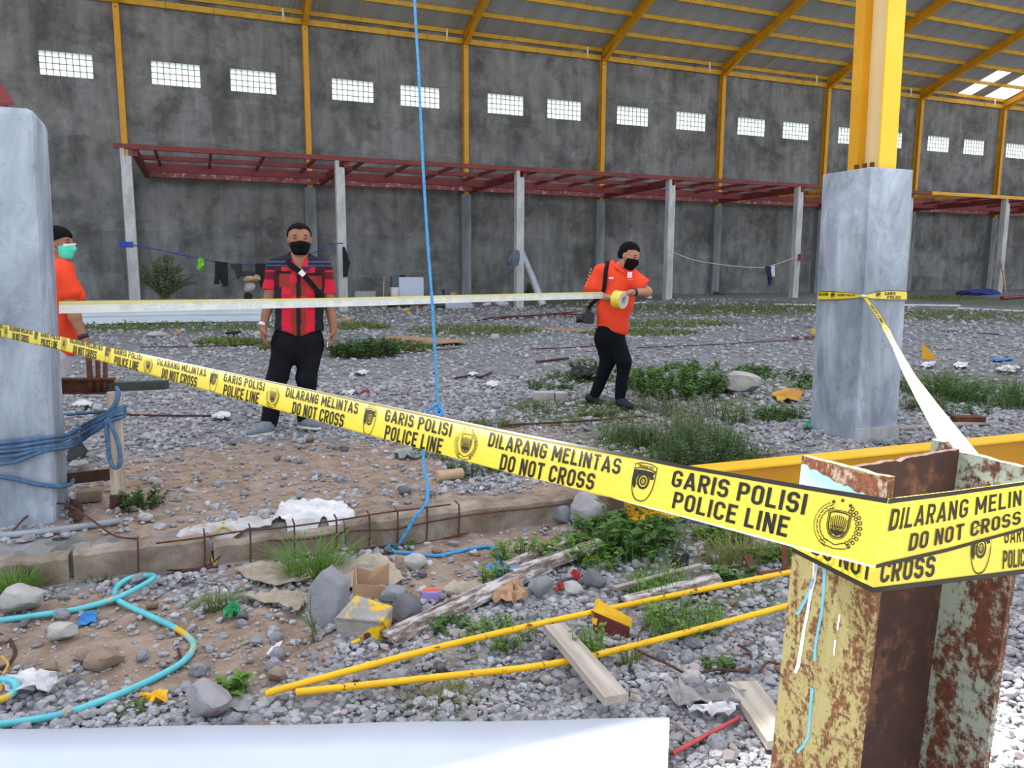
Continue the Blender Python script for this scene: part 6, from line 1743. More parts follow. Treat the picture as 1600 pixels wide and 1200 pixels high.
bevel(MB().box(p0+Vector((0, 0.03, 8.5*s)), (27*s, 16*s, 17*s), rx).build('carton_body', 'purple_box', pb), 0.003)
MB().box(p0+Vector((0, 0.03, 17.6*s)), (24*s, 10*s, 1.2*s), rx).build('printed_top', 'orange_print', pb)
scrap('straw_litter', 'dry straw coloured scraps between the snack box and the rope end', [(690, 925), (715, 912), (752, 914), (758, 924), (725, 935), (700, 934)], 'cardboard_wet', 'litter', 0.003, 0.006, 0.02, 2, 4)
scrap('brown_paper', 'crumpled brown paper under the wedge shaped rock', [(765, 950), (795, 928), (815, 926), (828, 944), (800, 955)], 'cardboard', 'paper', 0.003, 0.01, 0.04, 6, 4, fold=0.03)
scrap('red_scrap', 'triangular red sheet scrap beside the flat pale stone', [(866, 934), (875, 917), (886, 930)], 'red_scrap', 'scrap', 0.003, 0.02, 0.02, 3)
scrap('red_scrap', 'dark red sheet scrap behind the flat pale stone', [(886, 914), (896, 906), (912, 914), (900, 918)], 'red_scrap', 'scrap', 0.003, 0.03, 0.02, 5)
scrap('blue_wrapper', 'blue plastic wrapper inside the loop of the hose', [(119, 985), (127, 966), (153, 960), (150, 978)], 'blue_scrap', 'wrapper', 0.002, 0.01, 0.012, 3)
scrap('green_wrapper', 'green plastic scrap on bare earth right of the hose', [(352, 969), (354, 955), (372, 952), (375, 963), (358, 972)], 'green_scrap', 'scrap', 0.003, 0.01, 0.03, 4)
scrap('yellow_paint_flake', 'yellow paint flakes left of the big flat faced rock', [(219, 1095), (238, 1089), (262, 1092), (260, 1103), (232, 1101)], 'yellow_scrap', 'scrap', 0.003, 0.01, 0.02, 4)
scrap('white_sack', 'crumpled white paper sack at the lower left by the hose', [(8, 1078), (40, 1064), (88, 1066), (101, 1086), (62, 1103), (15, 1098)], 'paper_white', 'sack', 0.003, 0.015, 0.04, 6, 4, fold=0.02)
scrap('card_scrap', 'grey card scrap right of the big flat faced rock', [(352, 1092), (380, 1086), (397, 1097), (389, 1117), (354, 1113)], 'cloth_grey', 'scrap', 0.003, 0.01, 0.012, 7)
scrap('plastic_strip', 'curved white plastic strip right of the bare earth', [(416, 1026), (428, 1014), (442, 1008), (430, 1022), (420, 1032)], 'paper_white', 'strip', 0.002, 0.01, 0.008, 2)
scrap('grey_rag', 'crumpled grey rag lying between the gravel and the sunlit board', [(1030, 1092), (1060, 1084), (1110, 1088), (1165, 1098), (1160, 1118), (1110, 1112), (1060, 1118)], 'cloth_grey', 'rag', 0.004, 0.02, 0.03, 5, 5, fold=0.03)
scrap('rag_sunlit_part', 'sunlit part of the grey rag, coloured white, beside the pale plank', [(1070, 1125), (1110, 1116), (1152, 1120), (1150, 1136), (1105, 1132)], 'paper_white', 'rag', 0.004, 0.02, 0.03, 6, 4, fold=0.02)  # same rag carried on; sunlight put into its whiter colour
scrap('black_rag', 'small black rag above the curved white plank', [(1046, 888), (1058, 876), (1078, 880), (1072, 892)], 'black_cloth', 'rag', 0.004, 0.01, 0.03, 2)
scrap('plastic_bag', 'pale plastic bag on the earth under the long tape', [(615, 712), (640, 704), (668, 708), (650, 719), (625, 719)], 'clear_film', 'bag', 0.003, 0.01, 0.03, 4)
rod('black_cable', 'thin brown cable curling inside the hose bend', [(272, 1006), (280, 1020), (278, 1038), (252, 1052)], 0.006, 'rust_dark', 'cable', 6, 5, 0.0)
rod('brown_cable', 'brown cable curling at the left edge', [(-10, 990), (14, 1002), (24, 1022), (12, 1042), (-10, 1050)], 0.007, 'rust_dark', 'cable', 6, 5, 0.0)
rod('ochre_wire', 'ochre wire loop at the left edge below the cable', [(2, 1096), (6, 1070), (14, 1052), (4, 1040)], 0.005, 'wire_yellow', 'wire', 6, 5, 0.03)
# --- white board at the bottom edge
WB = thing('white_board', 'long white sheet metal panel lying across the bottom of the view', 'panel', gp(500, 1165))
zb = -0.10
c = [atz(-160, 1148, zb), atz(1046, 1127, zb), atz(1042, 1200, zb), atz(1038, 1330, zb), atz(-160, 1330, zb)]
nx = 24
V = []
for i in range(nx+1):
    k = i/nx
    a = c[0].lerp(c[1], k); d_ = c[4].lerp(c[3], k)
    for j in range(5): V.append(a.lerp(d_, j/4)+Vector((0, 0, 0.002*math.sin(i*0.9+j))))
o = build('sheet', V, [(i*5+j, (i+1)*5+j, (i+1)*5+j+1, i*5+j+1) for i in range(nx) for j in range(4)], 'board_white', WB, smooth=True); o.modifiers.new('t', 'SOLIDIFY').thickness = 0.012
MB().bar(c[0]+Vector((0, 0, -0.03)), c[1]+Vector((0, 0, -0.03)), 0.012, 0.05).build('folded_edge', 'board_white', WB)
a, b = atz(-160, 1192, zb+.004), atz(470, 1183, zb+.004)
MB().bar(a, b, 0.006, 0.004).build('seam', 'board_white', WB)
# --- yellow beam lying on the ground in front of the right pedestal
YB = thing('steel_beam', 'yellow painted steel H beam lying on the ground in front of the right pedestal', 'beam', gp(1050, 795))
zt_ = 0.16; a, b = atz(1050, 736, zt_), atz(1600, 681, zt_)
d_ = (b-a).normalized(); a0 = a-d_*0.30; b0 = b+d_*1.6
i_ = Vector((0, 0, 0.125))
nrm = Vector((d_.y, -d_.x, 0))
MB().bar(a0-i_, b0-i_, 0.010, 0.23).build('web', 'yellow_steel', YB)
MB().bar(a0-Vector((0, 0, .006)), b0-Vector((0, 0, .006)), 0.15, 0.012).build('top_flange', 'yellow_light_steel', YB)
MB().bar(a0-Vector((0, 0, .245)), b0-Vector((0, 0, .245)), 0.15, 0.012).build('bottom_flange', 'yellow_light_steel', YB)
plank('wood_bearer', 'rough timber bearer lying beyond the yellow beam', (1410, 706), (1660, 686), 0.10, 0.05, 'rust_dark', 'timber', 0.0)
# --- litter out on the yard
rg = random.Random(21)
for (a, b, lab) in (((120, 650), (330, 655), 'thin rusty rod on the gravel behind the wooden post'), ((515, 562), (720, 546), 'thin rusty rod on the gravel left of the hanging rope'), ((785, 670), (1010, 655), 'rusty rod on the ground behind the long tape'), ((830, 548), (960, 540), 'short rusty rod behind the walking man'), ((995, 546), (1275, 531), 'long rusty rod on the gravel right of the walking man'), ((220, 545), (410, 540), 'thin rusty rod on the gravel below the zinc sheet')):
    rod('rusty_rod', lab, [a, ((a[0]+b[0])/2, (a[1]+b[1])/2+1.5), b], 0.010, 'rust_rebar', 'rod', 6, 4, 0.02)
for k in range(7):
    rod('reinforcing_bar', 'rusty reinforcing bar in the loose bundle beyond the hanging rope', [(745+k*9, 502-k*0.6), (840+k*8, 494+rg.uniform(-2, 3)), (900+k*4, 488+k*1.6)], 0.012, 'rust_rebar', 'rebar', 6, 4, 0.01+0.03*(k % 3), group='bundle of reinforcing bars')
plank('brown_board', 'thin reddish board lying right of the checked-shirt man', (608, 529), (720, 537), 0.55, 0.02, 'cardboard', 'board', 0.02)
plank('brown_board', 'second reddish board lying a little nearer than the first', (640, 543), (722, 538), 0.35, 0.02, 'cardboard', 'board', 0.05)
plank('brown_board', 'flat brown board lying left of the walking man', (850, 516), (925, 520), 0.5, 0.03, 'cardboard', 'board', 0.02)
rod('dead_branch', 'dark dead branch lying right of the hanging rope', [(712, 594), (735, 590), (752, 592), (768, 584)], 0.014, 'rust_dark', 'branch', 6, 4, 0.01)
rod('dark_stick', 'dark stick lying behind the two concrete blocks', [(838, 569), (862, 566), (888, 563)], 0.02, 'rust_dark', 'stick', 6, 3, 0.01)
scrap('black_sheet', 'black plastic sheet lying behind the walking man\'s feet', [(888, 592), (900, 583), (935, 585), (950, 590), (925, 598), (900, 598)], 'black_cloth', 'sheet', 0.004, 0.03, 0.05, 3, 4, fold=0.04)
WL_ = [((565, 585), 12, 'white paper scrap on the gravel right of the checked-shirt man'), ((345, 655), 16, 'white card scrap on the gravel behind the long tape'), ((130, 636), 18, 'white sheet scrap behind the rusty channel'), ((150, 672), 14, 'white crumpled scrap by the wooden post'), ((770, 604), 12, 'white scrap left of the concrete blocks'), ((738, 588), 9, 'small white scrap right of the hanging rope'), ((545, 617), 12, 'white scrap below the tape right of the checked-shirt man'), ((1450, 573), 13, 'white plastic scrap below the yellow triangle'), ((1500, 574), 14, 'white plastic strip right of the yellow triangle'), ((1575, 580), 20, 'pale plastic sheeting at the right edge'), ((995, 600), 8, 'tiny white scrap in the weeds behind the boulder')]
for i, ((px, py), w, lab) in enumerate(WL_):
    scrap('paper_scrap', lab, [(px-w, py+1), (px-w*.3, py-w*.25), (px+w, py-w*.15), (px+w*.6, py+w*.25), (px-w*.2, py+w*.3)], 'paper_white', 'scrap', 0.003, 0.02, 0.03, i+1)
scrap('red_wrapper', 'small dark red wrapper on the gravel above the long tape', [(562, 618), (568, 613), (578, 615), (574, 620)], 'red_scrap', 'wrapper', 0.003, 0.02, 0.02, 2)
scrap('green_scrap', 'green plastic scrap at the foot of the right pedestal', [(1253, 676), (1258, 666), (1268, 666), (1268, 675)], 'green_scrap', 'scrap', 0.004, 0.02, 0.03, 2)
scrap('blue_bag', 'blue plastic bag on the gravel at the right edge', [(1545, 565), (1555, 560), (1578, 561), (1584, 564), (1562, 567)], 'blue_scrap', 'bag', 0.004, 0.01, 0.02, 3)
scrap('blue_bag', 'pale blue plastic bag behind the yellow triangle', [(1464, 547), (1478, 540), (1492, 541), (1486, 547)], 'clear_film', 'bag', 0.004, 0.01, 0.02, 4)
p0 = gp(1453, 562); s = mpp(p0); rx = Matrix.Rotation(-YAW, 3, 'Z')
o = MB().prism([p0+rx@Vector((-12*s, 0, 0)), p0+rx@Vector((13*s, 0, 0)), p0+rx@Vector((-13*s, .03, 27*s))], rx@Vector((0, 0.012, 0))).build('gusset_plate', 'yellow_steel'); one(o, 'yellow triangular steel gusset plate standing on the gravel', 'plate')
o = bevel(MB().box(gp(1520, 664)+Vector((0, 0.05, 0.035)), (0.25, 0.10, 0.07), Matrix.Rotation(-YAW-0.1, 3, 'Z')).build('rusty_box_section', 'rust_brown'), 0.004); one(o, 'short rusty box section beside the white twisted tape', 'steel offcut')
plank('thin_board', 'thin pale board lying right of the right pedestal', (1400, 672), (1560, 662), 0.10, 0.015, 'plank_grey', 'board', 0.01)
o = MB().box(gp(1272, 522)+Vector((0, 0, .05)), (0.12, 0.1, 0.1)).build('yellow_can', 'yellow_scrap'); bevel(o, .01); one(o, 'small yellow can left of the right pedestal', 'can')
plank('rust_strip', 'rusty strip lying left of the right pedestal', (1240, 530), (1285, 526), 0.12, 0.03, 'rust_brown', 'strip', 0.0)
scrap('orange_rag', 'dull orange sheet scrap right of the boulder', [(1205, 622), (1225, 612), (1255, 618), (1245, 630), (1215, 630)], 'leaf_dead', 'scrap', 0.004, 0.02, 0.03, 4)
plank('black_strip', 'long black strip lying on the gravel right of the right pedestal', (1480, 518), (1570, 524), 0.12, 0.02, 'black_cloth', 'strip', 0.0)
# ================================================================== PLANTS
weed('leafy_weed', 'broad leaved bright green weed below the long tape by the painted rock', 985, 855, 190, 70, 60, 12, 0.062, 0.62, 'leaf_green', 21, grass=120)
weed('leafy_weed', 'yellowish leafy weed trailing over the planks', 900, 872, 120, 42, 30, 12, 0.05, 0.6, 'leaf_bright', 22)
weed('leafy_weed', 'small leaved weed left of the planks by the rope end', 815, 875, 110, 44, 34, 14, 0.030, 0.5, 'leaf_bright', 23)
weed('leafy_weed', 'sprig of weed growing beside the frayed rope end', 770, 912, 46, 56, 7, 16, 0.035, 0.5, 'leaf_bright', 24)
weed('leafy_weed', 'little weed in the gravel below the peeling plank', 700, 985, 70, 30, 16, 12, 0.032, 0.6, 'leaf_green', 25)
weed('leafy_weed', 'sprawling weed in the gravel above the upper yellow rod', 780, 1000, 130, 34, 30, 12, 0.030, 0.4, 'leaf_bright', 26, grass=120)
weed('leafy_weed', 'grassy weed between the two yellow rods at right', 1065, 985, 130, 60, 26, 10, 0.035, 0.4, 'leaf_bright', 27, grass=260)
weed('leafy_weed', 'grassy weed around the curved white plank', 1030, 925, 110, 52, 16, 8, 0.035, 0.4, 'leaf_bright', 28, grass=260)
weed('leafy_weed', 'weed growing between the yellow bracket and the grey plank', 915, 1035, 60, 70, 14, 10, 0.035, 0.5, 'leaf_bright', 29, grass=60)
weed('leafy_weed', 'small weed in gravel near the left side of the rusty column', 1118, 1040, 60, 26, 12, 10, 0.035, 0.5, 'leaf_green', 30)
weed('leafy_weed', 'bright sprig of weed beside the big flat faced rock', 360, 1085, 50, 44, 8, 14, 0.045, 0.7, 'leaf_bright', 31)
weed('leafy_weed', 'tiny weed in front of the hose near the yellow flakes', 205, 1112, 60, 20, 12, 10, 0.025, 0.4, 'leaf_green', 32)
weed('leafy_weed', 'weed with round leaves right of the twig under the tape', 1145, 905, 70, 28, 10, 8, 0.05, 0.75, 'leaf_green', 33)
weed('thin_weed', 'single tall thin weed in front of the leaning slab', 500, 1000, 36, 110, 3, 16, 0.05, 0.10, 'leaf_green', 34)
weed('low_weed', 'low tuft of weed under the first rope bend', 632, 856, 50, 18, 14, 12, 0.022, 0.4, 'leaf_green', 35)
tuft('grass_tuft', 'tall green grass tuft in front of the ground beam', 490, 900, 150, 80, 330, 'leaf_bright', 41, 0.0045, bend=1.2)
tuft('grass_tuft', 'low green grass tuft left of the cardboard', 340, 950, 110, 34, 160, 'grass_blade', 42, 0.006, bend=1.1)
tuft('grass_tuft', 'bright grass at the left edge behind the pale rock', 25, 935, 110, 60, 240, 'leaf_bright', 43, 0.006, bend=0.6)
tuft('grass_tuft', 'thin grass in front of the lower yellow rod', 690, 1100, 210, 30, 220, 'grass_dry', 44, 0.005, bend=1.2)
tuft('grass_tuft', 'sparse grass at the foot of the ground beam', 150, 905, 130, 26, 110, 'leaf_bright', 45, 0.005, bend=0.8)
tuft('grass_tuft', 'dry grass under the long tape in front of the rusty column', 1150, 875, 200, 46, 320, 'grass_dry', 46, 0.006, bend=1.0)
tuft('grass_tuft', 'thin dry grass in front of the curved white plank', 985, 1040, 60, 50, 60, 'grass_blade', 47, 0.005, bend=0.6)
weed('bushy_weed', 'bushy dark green weed growing behind the long tape left of the yellow beam', 1100, 730, 190, 70, 120, 24, 0.042, 0.30, 'leaf_dark', 51, 'bush', grass=260)
weed('bushy_weed', 'greyish feathery weed between the bush and the boulder', 1070, 700, 150, 75, 60, 20, 0.045, 0.22, 'bush_olive', 52, 'bush', grass=150)
weed('bushy_weed', 'spreading green weed patch behind the walking man', 1050, 612, 190, 42, 120, 20, 0.055, 0.75, 'leaf_green', 53, 'bush', dpt=1.2)
weed('bushy_weed', 'dense green weed clump right of the checked-shirt man', 570, 555, 130, 32, 130, 20, 0.07, 0.5, 'leaf_dark', 54, 'bush', dpt=1.0)
weed('bushy_weed', 'low green weed between the boulder and the right pedestal', 1215, 655, 90, 26, 50, 14, 0.04, 0.5, 'leaf_green', 55, 'bush', grass=150)
weed('bushy_weed', 'weed patch right of the right pedestal', 1480, 625, 140, 50, 70, 14, 0.05, 0.4, 'leaf_green', 56, 'bush', grass=350)
weed('bushy_weed', 'weed at the right edge beyond the yellow beam', 1590, 640, 80, 70, 30, 14, 0.05, 0.35, 'leaf_green', 57, 'bush', grass=150)
weed('leafy_weed', 'low weed beside the two concrete blocks', 860, 608, 90, 20, 30, 14, 0.05, 0.5, 'leaf_green', 58)
weed('leafy_weed', 'weed under the long tape behind the bamboo section', 750, 740, 90, 36, 30, 14, 0.03, 0.4, 'leaf_dark', 59)
grass_patch('yard_grass', 'patchy grass growing through the gravel of the yard', [(930, 660, 130, 14), (1040, 650, 140, 22), (860, 632, 90, 8), (1130, 640, 110, 20), (960, 640, 60, 10), (760, 665, 60, 8), (1460, 600, 110, 22), (1540, 615, 80, 20), (900, 590, 60, 8), (990, 700, 90, 26), (720, 710, 60, 14)], 820, 0.075, 'grass_blade', 61, 0.006, 0.25, 0.04)
grass_patch('far_grass', 'green grass strips far back in the hall', [(740, 517, 105, 7), (620, 545, 60, 6), (1110, 486, 150, 6), (1250, 482, 180, 5), (1500, 494, 140, 8), (260, 512, 200, 5), (960, 480, 120, 4), (1050, 508, 110, 4), (560, 512, 50, 4), (1480, 466, 60, 4), (460, 545, 60, 5), (360, 538, 60, 4), (1000, 522, 90, 4)], 800, 0.22, 'grass_blade', 62, 0.025, 0.3, 0.09)

rg = random.Random(90)
def weed_field(n, x0, x1, y0, y1, h0, h1, w0, w1, leaf, lw, mats, label, group, nst=12, nl=12, grass=30):
    for k in range(n):
        px, py = rg.uniform(x0, x1), rg.uniform(y0, y1)
        weed('yard_weed', label, px, py, rg.uniform(w0, w1), rg.uniform(h0, h1), nst, nl, leaf, lw, rg.choice(mats), rg.randint(1, 9999), 'weed', group, dpt=1.1, grass=grass)
weed_field(20, 885, 1275, 574, 612, 14, 26, 50, 90, 0.055, 0.7, ['leaf_green', 'leaf_green', 'leaf_dark', 'leaf_bright'], 'low broad leaved weed in the green patch around the boulder', 'weeds around the boulder', 14, 12, 10)
weed_field(22, 965, 1200, 640, 735, 26, 62, 40, 80, 0.038, 0.3, ['leaf_dark', 'bush_olive', 'leaf_green'], 'feathery weed in the tangle behind the long tape', 'weeds behind the long tape', 14, 16, 40)
weed_field(12, 1405, 1600, 585, 650, 16, 40, 50, 90, 0.045, 0.4, ['leaf_green', 'bush_olive', 'leaf_dark'], 'low weed in the patch right of the right pedestal', 'weeds right of the pedestal', 12, 12, 60)
weed_field(9, 800, 960, 612, 668, 10, 22, 40, 80, 0.04, 0.4, ['leaf_green', 'leaf_bright', 'bush_olive'], 'low weed around the feet of the walking man', 'weeds around the walking man', 10, 10, 50)
weed_field(9, 900, 1230, 835, 885, 16, 40, 40, 80, 0.045, 0.5, ['leaf_green', 'leaf_bright', 'bush_olive'], 'weed under the long tape left of the rusty column', 'weeds under the long tape', 10, 10, 50)
weed_field(6, 640, 790, 690, 745, 10, 22, 30, 60, 0.028, 0.4, ['leaf_green', 'leaf_dark'], 'small weed on the earth behind the ground beam', 'weeds behind the ground beam', 8, 10, 20)
# ================================================================== THINGS ALONG THE BACK WALL
YP = CY-0.14                                         # line of the canopy posts
def cl_line(name, label, pts, Y, r, mat):
    P = catmull([aty(px, py, Y) for px, py in pts], 8)
    one(MB().tube(P, r, 6).build(name, mat, smooth=True), label, 'clothes line')
cl_line('clothes_line', 'blue clothes line tied between the first two canopy posts', [(186, 381), (203, 382), (250, 391), (312, 404), (350, 411), (400, 414), (440, 413), (490, 395), (515, 382), (536, 380)], YP, 0.016, 'line_blue')
one(MB().box2(aty(186, 386, YP-.02), aty(208, 378, YP+.04)+Vector((0, .28, 0))).build('blue_wrap', 'line_blue'), 'blue cord wrapped around the leftmost canopy post', 'cord')
def garment(name, label, outline, Y, mat, cat, th=0.05, wob=0.03, seed=1):
    """a hanging cloth with folds, outline in the picture"""
    P = [aty(px, py, Y) for px, py in outline]
    bm = bmesh.new(); f = bm.faces.new([bm.verts.new(p) for p in P])
    bmesh.ops.triangulate(bm, faces=bm.faces); bmesh.ops.subdivide_edges(bm, edges=bm.edges, cuts=3, use_grid_fill=True); bmesh.ops.triangulate(bm, faces=bm.faces)
    for v in bm.verts: v.co.y += wob*math.sin(v.co.x*22+seed)+wob*.5*math.sin(v.co.z*9+seed)
    o0 = Vector(P[0]); me = bpy.data.meshes.new(name)
    for v in bm.verts: v.co -= o0
    bm.to_mesh(me); bm.free(); me.materials.append(M(mat)); me.update()
    o = link_mesh(name, me, o0); o.modifiers.new('t', 'SOLIDIFY').thickness = th
    return one(o, label, cat)
garment('plastic_bag', 'bright green plastic bag tied on the blue clothes line', [(306, 405), (312, 402), (319, 404), (320, 414), (317, 421), (312, 424), (307, 420), (309, 411)], YP, 'green_plastic', 'bag', 0.12, 0.05)
garment('hanging_trousers', 'black trousers hanging on the blue clothes line', [(336, 408), (355, 410), (356, 447), (350, 448), (347, 424), (344, 424), (341, 444), (335, 444)], YP, 'black_cloth', 'trousers')
garment('hanging_shirt', 'dark grey shirt hanging beside the black trousers', [(361, 412), (379, 412), (378, 421), (375, 422), (374, 433), (371, 437), (367, 424), (362, 418)], YP, 'dark_grey_cloth', 'shirt')
garment('hanging_cloth', 'black cloth hanging left of the checked-shirt man', [(399, 412), (415, 412), (416, 448), (410, 452), (403, 436), (399, 435)], YP, 'black_cloth', 'cloth')
garment('hanging_jacket', 'black jacket hanging on the right side of the second canopy post', [(535, 386), (540, 388), (546, 410), (543, 432), (536, 433)], YP, 'black_cloth', 'jacket', 0.1)
garment('plastic_bag', 'bluish plastic bag hanging on the left side of the third canopy post', [(794, 392), (808, 392), (808, 414), (793, 413), (790, 408)], CY, 'blue_grey_plastic', 'bag', 0.15)
# heap of things on a stand, left of the checked-shirt man
hp_ = thing('clothes_heap', 'heap of dark clothes with a tan cloth on top, left of the checked-shirt man', 'heap', aty(393, 470, 23))
for nm, mat, px, py, w, h, sd in (('tan_cloth', 'bamboo', 394, 440, 26, 13, 3), ('dark_cloth', 'dark_grey_cloth', 388, 432, 22, 10, 5), ('grey_bag', 'cloth_grey', 391, 456, 18, 17, 7), ('black_bag', 'black_cloth', 388, 468, 13, 14, 9)):
    p0 = aty(px, py, 23); s = mpp(p0); V, F = rock_mesh((w*s, w*s*.7, h*s), sd, 3, .4, 5); build(nm, V+np.array(p0+Vector((0, 0, h*s*.4))), F, mat, hp_, smooth=True)
# zinc sheet lying on edge
zs = thing('zinc_sheet', 'long pale zinc roofing sheet propped on edge behind the men', 'metal sheet', gp(270, 507))
a, b = gp(88, 509), gp(424, 503)
d_ = (b-a).normalized(); s = mpp(a)
hz_ = 0.56
prof = [(0, 0.0), (-.05, 0.02), (-.02, 0.17), (0.05, 0.20), (0.07, 0.24), (0.10, hz_-.03), (0.06, hz_)]
nr = Vector((-d_.y, d_.x, 0))
V = [p_+nr*x+Vector((0, 0, z)) for p_ in (a, a.lerp(b, .5)+Vector((0, 0, .02)), b) for x, z in prof]; n = len(prof)
o = build('profile', V, [(i*n+j, (i+1)*n+j, (i+1)*n+j+1, i*n+j+1) for i in range(2) for j in range(n-1)], 'zinc_sheet', zs); o.modifiers.new('t', 'SOLIDIFY').thickness = 0.006
# olive bush at the foot of the wall
def wall_bush(label, px, py, wpx, hpx, Y, mat, seed, n=60, nl=40, leaf=0.11):
    p = aty(px, py, Y); s = mpp(p); W, H = wpx*s/2, hpx*s; rg = random.Random(seed); V, F = [], []; st = MB()
    for _ in range(n):
        a = rg.uniform(0, 6.283); sp = rg.random()**.7
        tip = p+Vector((math.cos(a)*W*sp, math.sin(a)*W*sp*.6, H*rg.uniform(.45, 1)*(1.05-.45*sp)))
        st.tube([p+Vector((rg.uniform(-.1, .1), 0, 0)), p.lerp(tip, .5)+Vector((0, 0, H*.08)), tip], [.015, .01, .004], 4, False)
        for _ in range(nl):
            t = rg.uniform(.25, 1); q = p.lerp(tip, t)+Vector((0, 0, H*.08*math.sin(t*3.14)))
            leaf_strip(V, F, q, rdir(rg)+Vector((0, 0, rg.uniform(-.3, .8))), Vector((rg.uniform(-.6, .6), -1, rg.uniform(0, 1))).normalized(), leaf*rg.uniform(.5, 1.2), leaf*.4, .4)
    r_ = thing('wall_bush', label, 'bush', p); build('foliage', V, F, mat, r_)['kind'] = 'stuff'; st.build('branches', 'stem', r_)['kind'] = 'stuff'
wall_bush('pale olive bush growing at the foot of the back wall by the first post', 258, 470, 105, 86, 27.5, 'bush_olive', 3, 100, 40, 0.10)
wall_bush('small green plant growing behind the third canopy post', 828, 470, 26, 38, 27, 'leaf_dark', 4, 14, 26, 0.16)
wall_bush('low dark weed at the foot of the wall behind the right clothes line', 1120, 468, 26, 14, 29, 'leaf_dark', 5, 14, 16, 0.2)
# stored things at the wall
YB2 = 28.0
def boxpx(name, label, cat, x0, x1, y0, y1, Y, dep, mat, bev=0.02):
    a, b = aty(x0, y1, Y), aty(x1, y0, Y)
    o = MB().box2((a.x, Y, a.z), (b.x, Y+dep, b.z)).build(name, mat); bevel(o, bev); return one(o, label, cat)
zb_ = thing('white_cabinet', 'low white cabinet standing by the back wall', 'cabinet', aty(643, 466, YB2))
a, b = aty(624, 468, YB2), aty(662, 433, YB2); bevel(MB().box2((a.x, YB2, a.z), (b.x, YB2+.5, b.z)).build('body', 'board_white', zb_), .02)
a, b = aty(613, 468, YB2+.1), aty(624, 432, YB2+.1); MB().box2((a.x, YB2+.1, a.z), (b.x, YB2+.4, b.z)).build('side_panel', 'blue_grey_plastic', zb_)
p0 = aty(630, 434, YB2-.02); s = mpp(p0); V, F = rock_mesh((10*s, .2, 5*s), 3, 2, .3, 5); one(build('black_pouch', V+np.array(p0+Vector((0, .15, 2*s))), F, 'black_cloth', smooth=True), 'small black pouch lying on top of the white cabinet', 'pouch')
bk = thing('paint_bucket', 'white plastic paint bucket beside the white cabinet', 'bucket', aty(617, 463, YB2-.6))
p0 = aty(617, 464, YB2-.6); s = mpp(p0)
MB().lathe(p0, [(.001, 0), (6*s, 0), (7*s, 13.5*s), (7.4*s, 13.6*s), (7.4*s, 15*s), (.001, 15*s)], 18).build('pail', 'white_plastic', bk, smooth=True, sharp=40)
MB().lathe(p0, [(6.05*s, 0), (6.2*s, 1.8*s)], 18).build('label_band', 'yellow_scrap', bk)
one(MB().tube([aty(599, 466, YB2), aty(600, 432, YB2+.5)], 0.025, 7).build('wooden_stick', 'post_wood', smooth=True), 'thin wooden stick leaning on the wall left of the bucket', 'stick')
boxpx('plastic_crate', 'blue grey plastic crate by the wall right of the hanging rope', 'crate', 695, 705, 452, 464, YB2, .4, 'blue_grey_plastic')
boxpx('tan_carton', 'small tan carton right of the blue grey crate', 'carton', 704, 713, 457, 464, YB2-.1, .3, 'bamboo')
boxpx('grey_slab', 'pale grey slab leaning low on the wall left of the stick', 'slab', 555, 587, 455, 467, YB2+1, .2, 'post_concrete')
a, b = gp(690, 482), gp(742, 482)
o = MB().add([aty(690, 482, a.y), aty(742, 481, a.y), aty(735, 471, a.y+.6), aty(688, 471, a.y+.6)], [(0, 1, 2, 3)]).build('white_board', 'board_white'); o.modifiers.new('t', 'SOLIDIFY').thickness = .03; one(o, 'white panel lying propped on the gravel right of the hanging rope', 'panel')
fn = thing('floor_fan', 'dark green round machine drum left of the white panel', 'drum', gp(685, 482)); p0 = gp(685, 482, .0); s = mpp(p0)
MB().lathe(p0+Vector((-.1, 0, 5*s)), [(.001, 0), (4.5*s, 0), (5*s, .1), (5*s, .3), (4*s, .34), (.001, .34)], 16, RIGHT).build('drum', 'tube_green_dark', fn, smooth=True, sharp=40)
MB().lathe(p0+Vector((.20, -.08, 5*s)), [(.001, .05), (2.2*s, .04), (3*s, 0)], 14, RIGHT).build('hub', 'zinc_sheet', fn, smooth=True)
for i, (px, py, w, h, mat, lab) in enumerate(((613, 480, 20, 5, 'black_cloth', 'flat black bundle under the level tape, leftmost of the rubbish'), (634, 481, 18, 6, 'dark_grey_cloth', 'dark grey bundle beside the flat black one'), (657, 480, 18, 7, 'maroon_scrap', 'maroon bundle in the rubbish under the level tape'), (636, 487, 14, 4, 'yellow_scrap', 'small yellow sack in front of the rubbish'), (762, 478, 16, 5, 'paper_white', 'white sack left of the third canopy post'), (786, 478, 26, 6, 'paper_white', 'larger white sack against the third canopy post'), (545, 505, 22, 9, 'cardboard', 'tan crumpled paper sack near the checked-shirt man\'s hand'), (538, 500, 16, 4, 'stone_brown', 'brown flat sack behind the tan one'), (278, 524, 10, 9, 'cardboard', 'tan wooden block on the gravel below the zinc sheet'), (245, 528, 30, 9, 'stone_pale', 'pale broken slab left of the tan wooden block'), (410, 528, 26, 10, 'stone_pale', 'pale block on the gravel by the checked-shirt man\'s wrist'), (365, 524, 26, 6, 'black_cloth', 'black plastic scrap left of the pale block'), (1015, 467, 12, 5, 'paper_white', 'white crumpled sack behind the walking man\'s elbow'), (1525, 652, 8, 4, 'red_scrap', 'red chip on the rusty box section'), (968, 535, 20, 9, 'stone_grey', 'grey stone behind the walking man\'s knee'), (775, 532, 16, 9, 'stone_pale', 'pale stone on the gravel right of the grass strip'))):
    p0 = gp(px, py); s = mpp(p0); V, F = rock_mesh((w*s, w*s*.6, h*s*1.3), 40+i, 3, .3, 5)
    one(build('bundle', V+np.array(p0+Vector((0, w*s*.25, h*s*.5))), F, mat, smooth=True, sharp=40), lab, 'bundle')
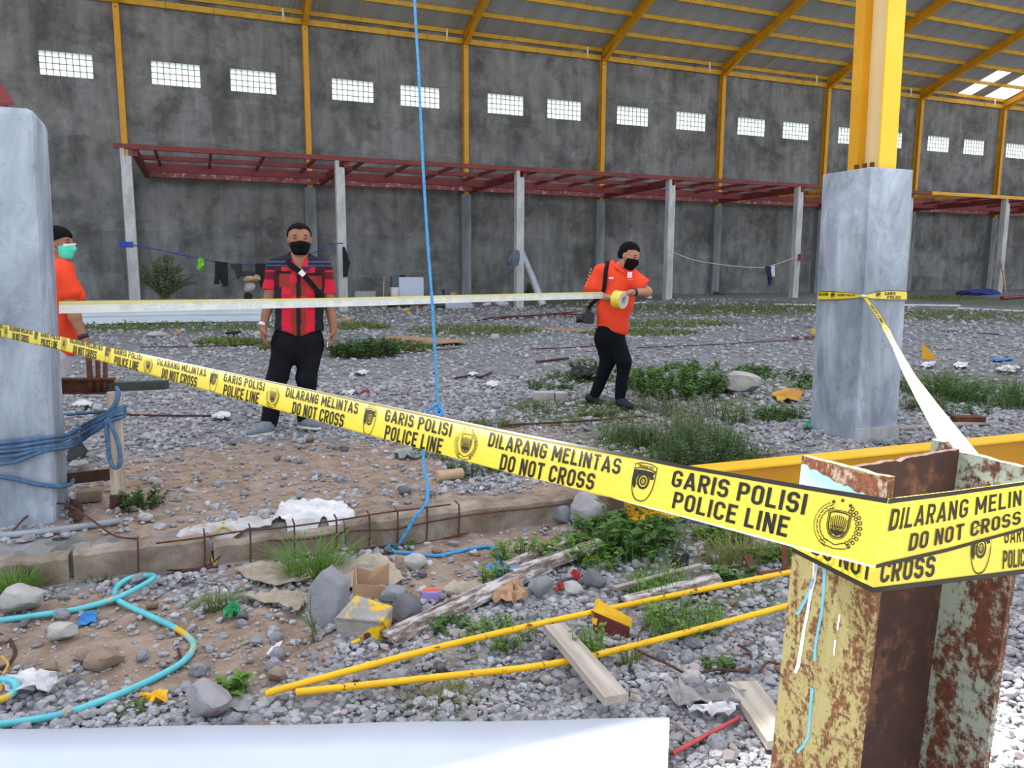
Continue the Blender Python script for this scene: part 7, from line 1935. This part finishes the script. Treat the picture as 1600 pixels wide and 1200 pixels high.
# translucent sheet rolled around a pole leaning by the third post
o = MB().tube([aty(816, 394, 26.5), aty(832, 434, 26.0), aty(848, 478, 25.5)], [.10, .13, .16], 10).build('leaning_pipe', 'zinc_sheet', smooth=True, sharp=50); one(o, 'pale pipe leaning on the right side of the third canopy post', 'pipe')
# right-hand clothes line
cl_line('clothes_line', 'thin white clothes line sagging between the fourth and fifth posts', [(1046, 392), (1080, 405), (1110, 411), (1150, 416), (1190, 418), (1215, 412), (1240, 403)], YP, 0.012, 'white_cloth')
garment('hanging_cloth', 'navy blue cloth hanging on the white clothes line', [(1196, 416), (1205, 416), (1206, 436), (1203, 447), (1199, 440)], YP, 'navy_cloth', 'cloth')
garment('hanging_cloth', 'narrow white cloth hanging beside the navy one', [(1205, 415), (1210, 415), (1209, 432), (1206, 432)], YP-.05, 'white_cloth', 'cloth')
garment('hanging_bag', 'small red bag hanging on the right of the fifth canopy post', [(1247, 397), (1251, 399), (1250, 407), (1246, 407)], YP, 'red_scrap', 'bag', .1)
# right far corner
tp = aty(1540, 462, 24)
V, F = rock_mesh((2.3, 1.2, .42), 91, 3, .5, 8); one(build('blue_tarp', V+np.array((tp.x, 24.4, tp.z+.1)), F, 'blue_tarp', smooth=True, sharp=40), 'dark blue tarpaulin heaped at the foot of the seventh canopy post', 'tarpaulin')
one(MB().tube([aty(1571, 458, 24.2), aty(1568, 430, 24.5), aty(1563, 408, 24.8)], 0.045, 7).build('wooden_pole', 'bamboo', smooth=True), 'brown wooden pole leaning by the seventh canopy post', 'pole')
rod('red_steel_length', 'length of red steel lying in front of the blue tarpaulin', [(1565, 469), (1602, 466)], 0.08, 'red_oxide', 'steel')
for (a, b, lab) in (((1410, 478), (1500, 479), 'white plastic pipe lying on the gravel right of the right pedestal'), ((1495, 483), (1600, 488), 'second white plastic pipe lying farther right'), ((1210, 477), (1278, 478), 'white plastic pipe lying left of the right pedestal'), ((915, 478), (1010, 474), 'pale pipe on the grass behind the walking man')):
    rod('plastic_pipe', lab, [a, b], 0.03, 'white_plastic', 'pipe', 6)
boxpx('red_debris', 'low red and tan rubble heap left of the fifth canopy post', 'rubble', 1160, 1200, 466, 472, 27, .5, 'cardboard', .05)
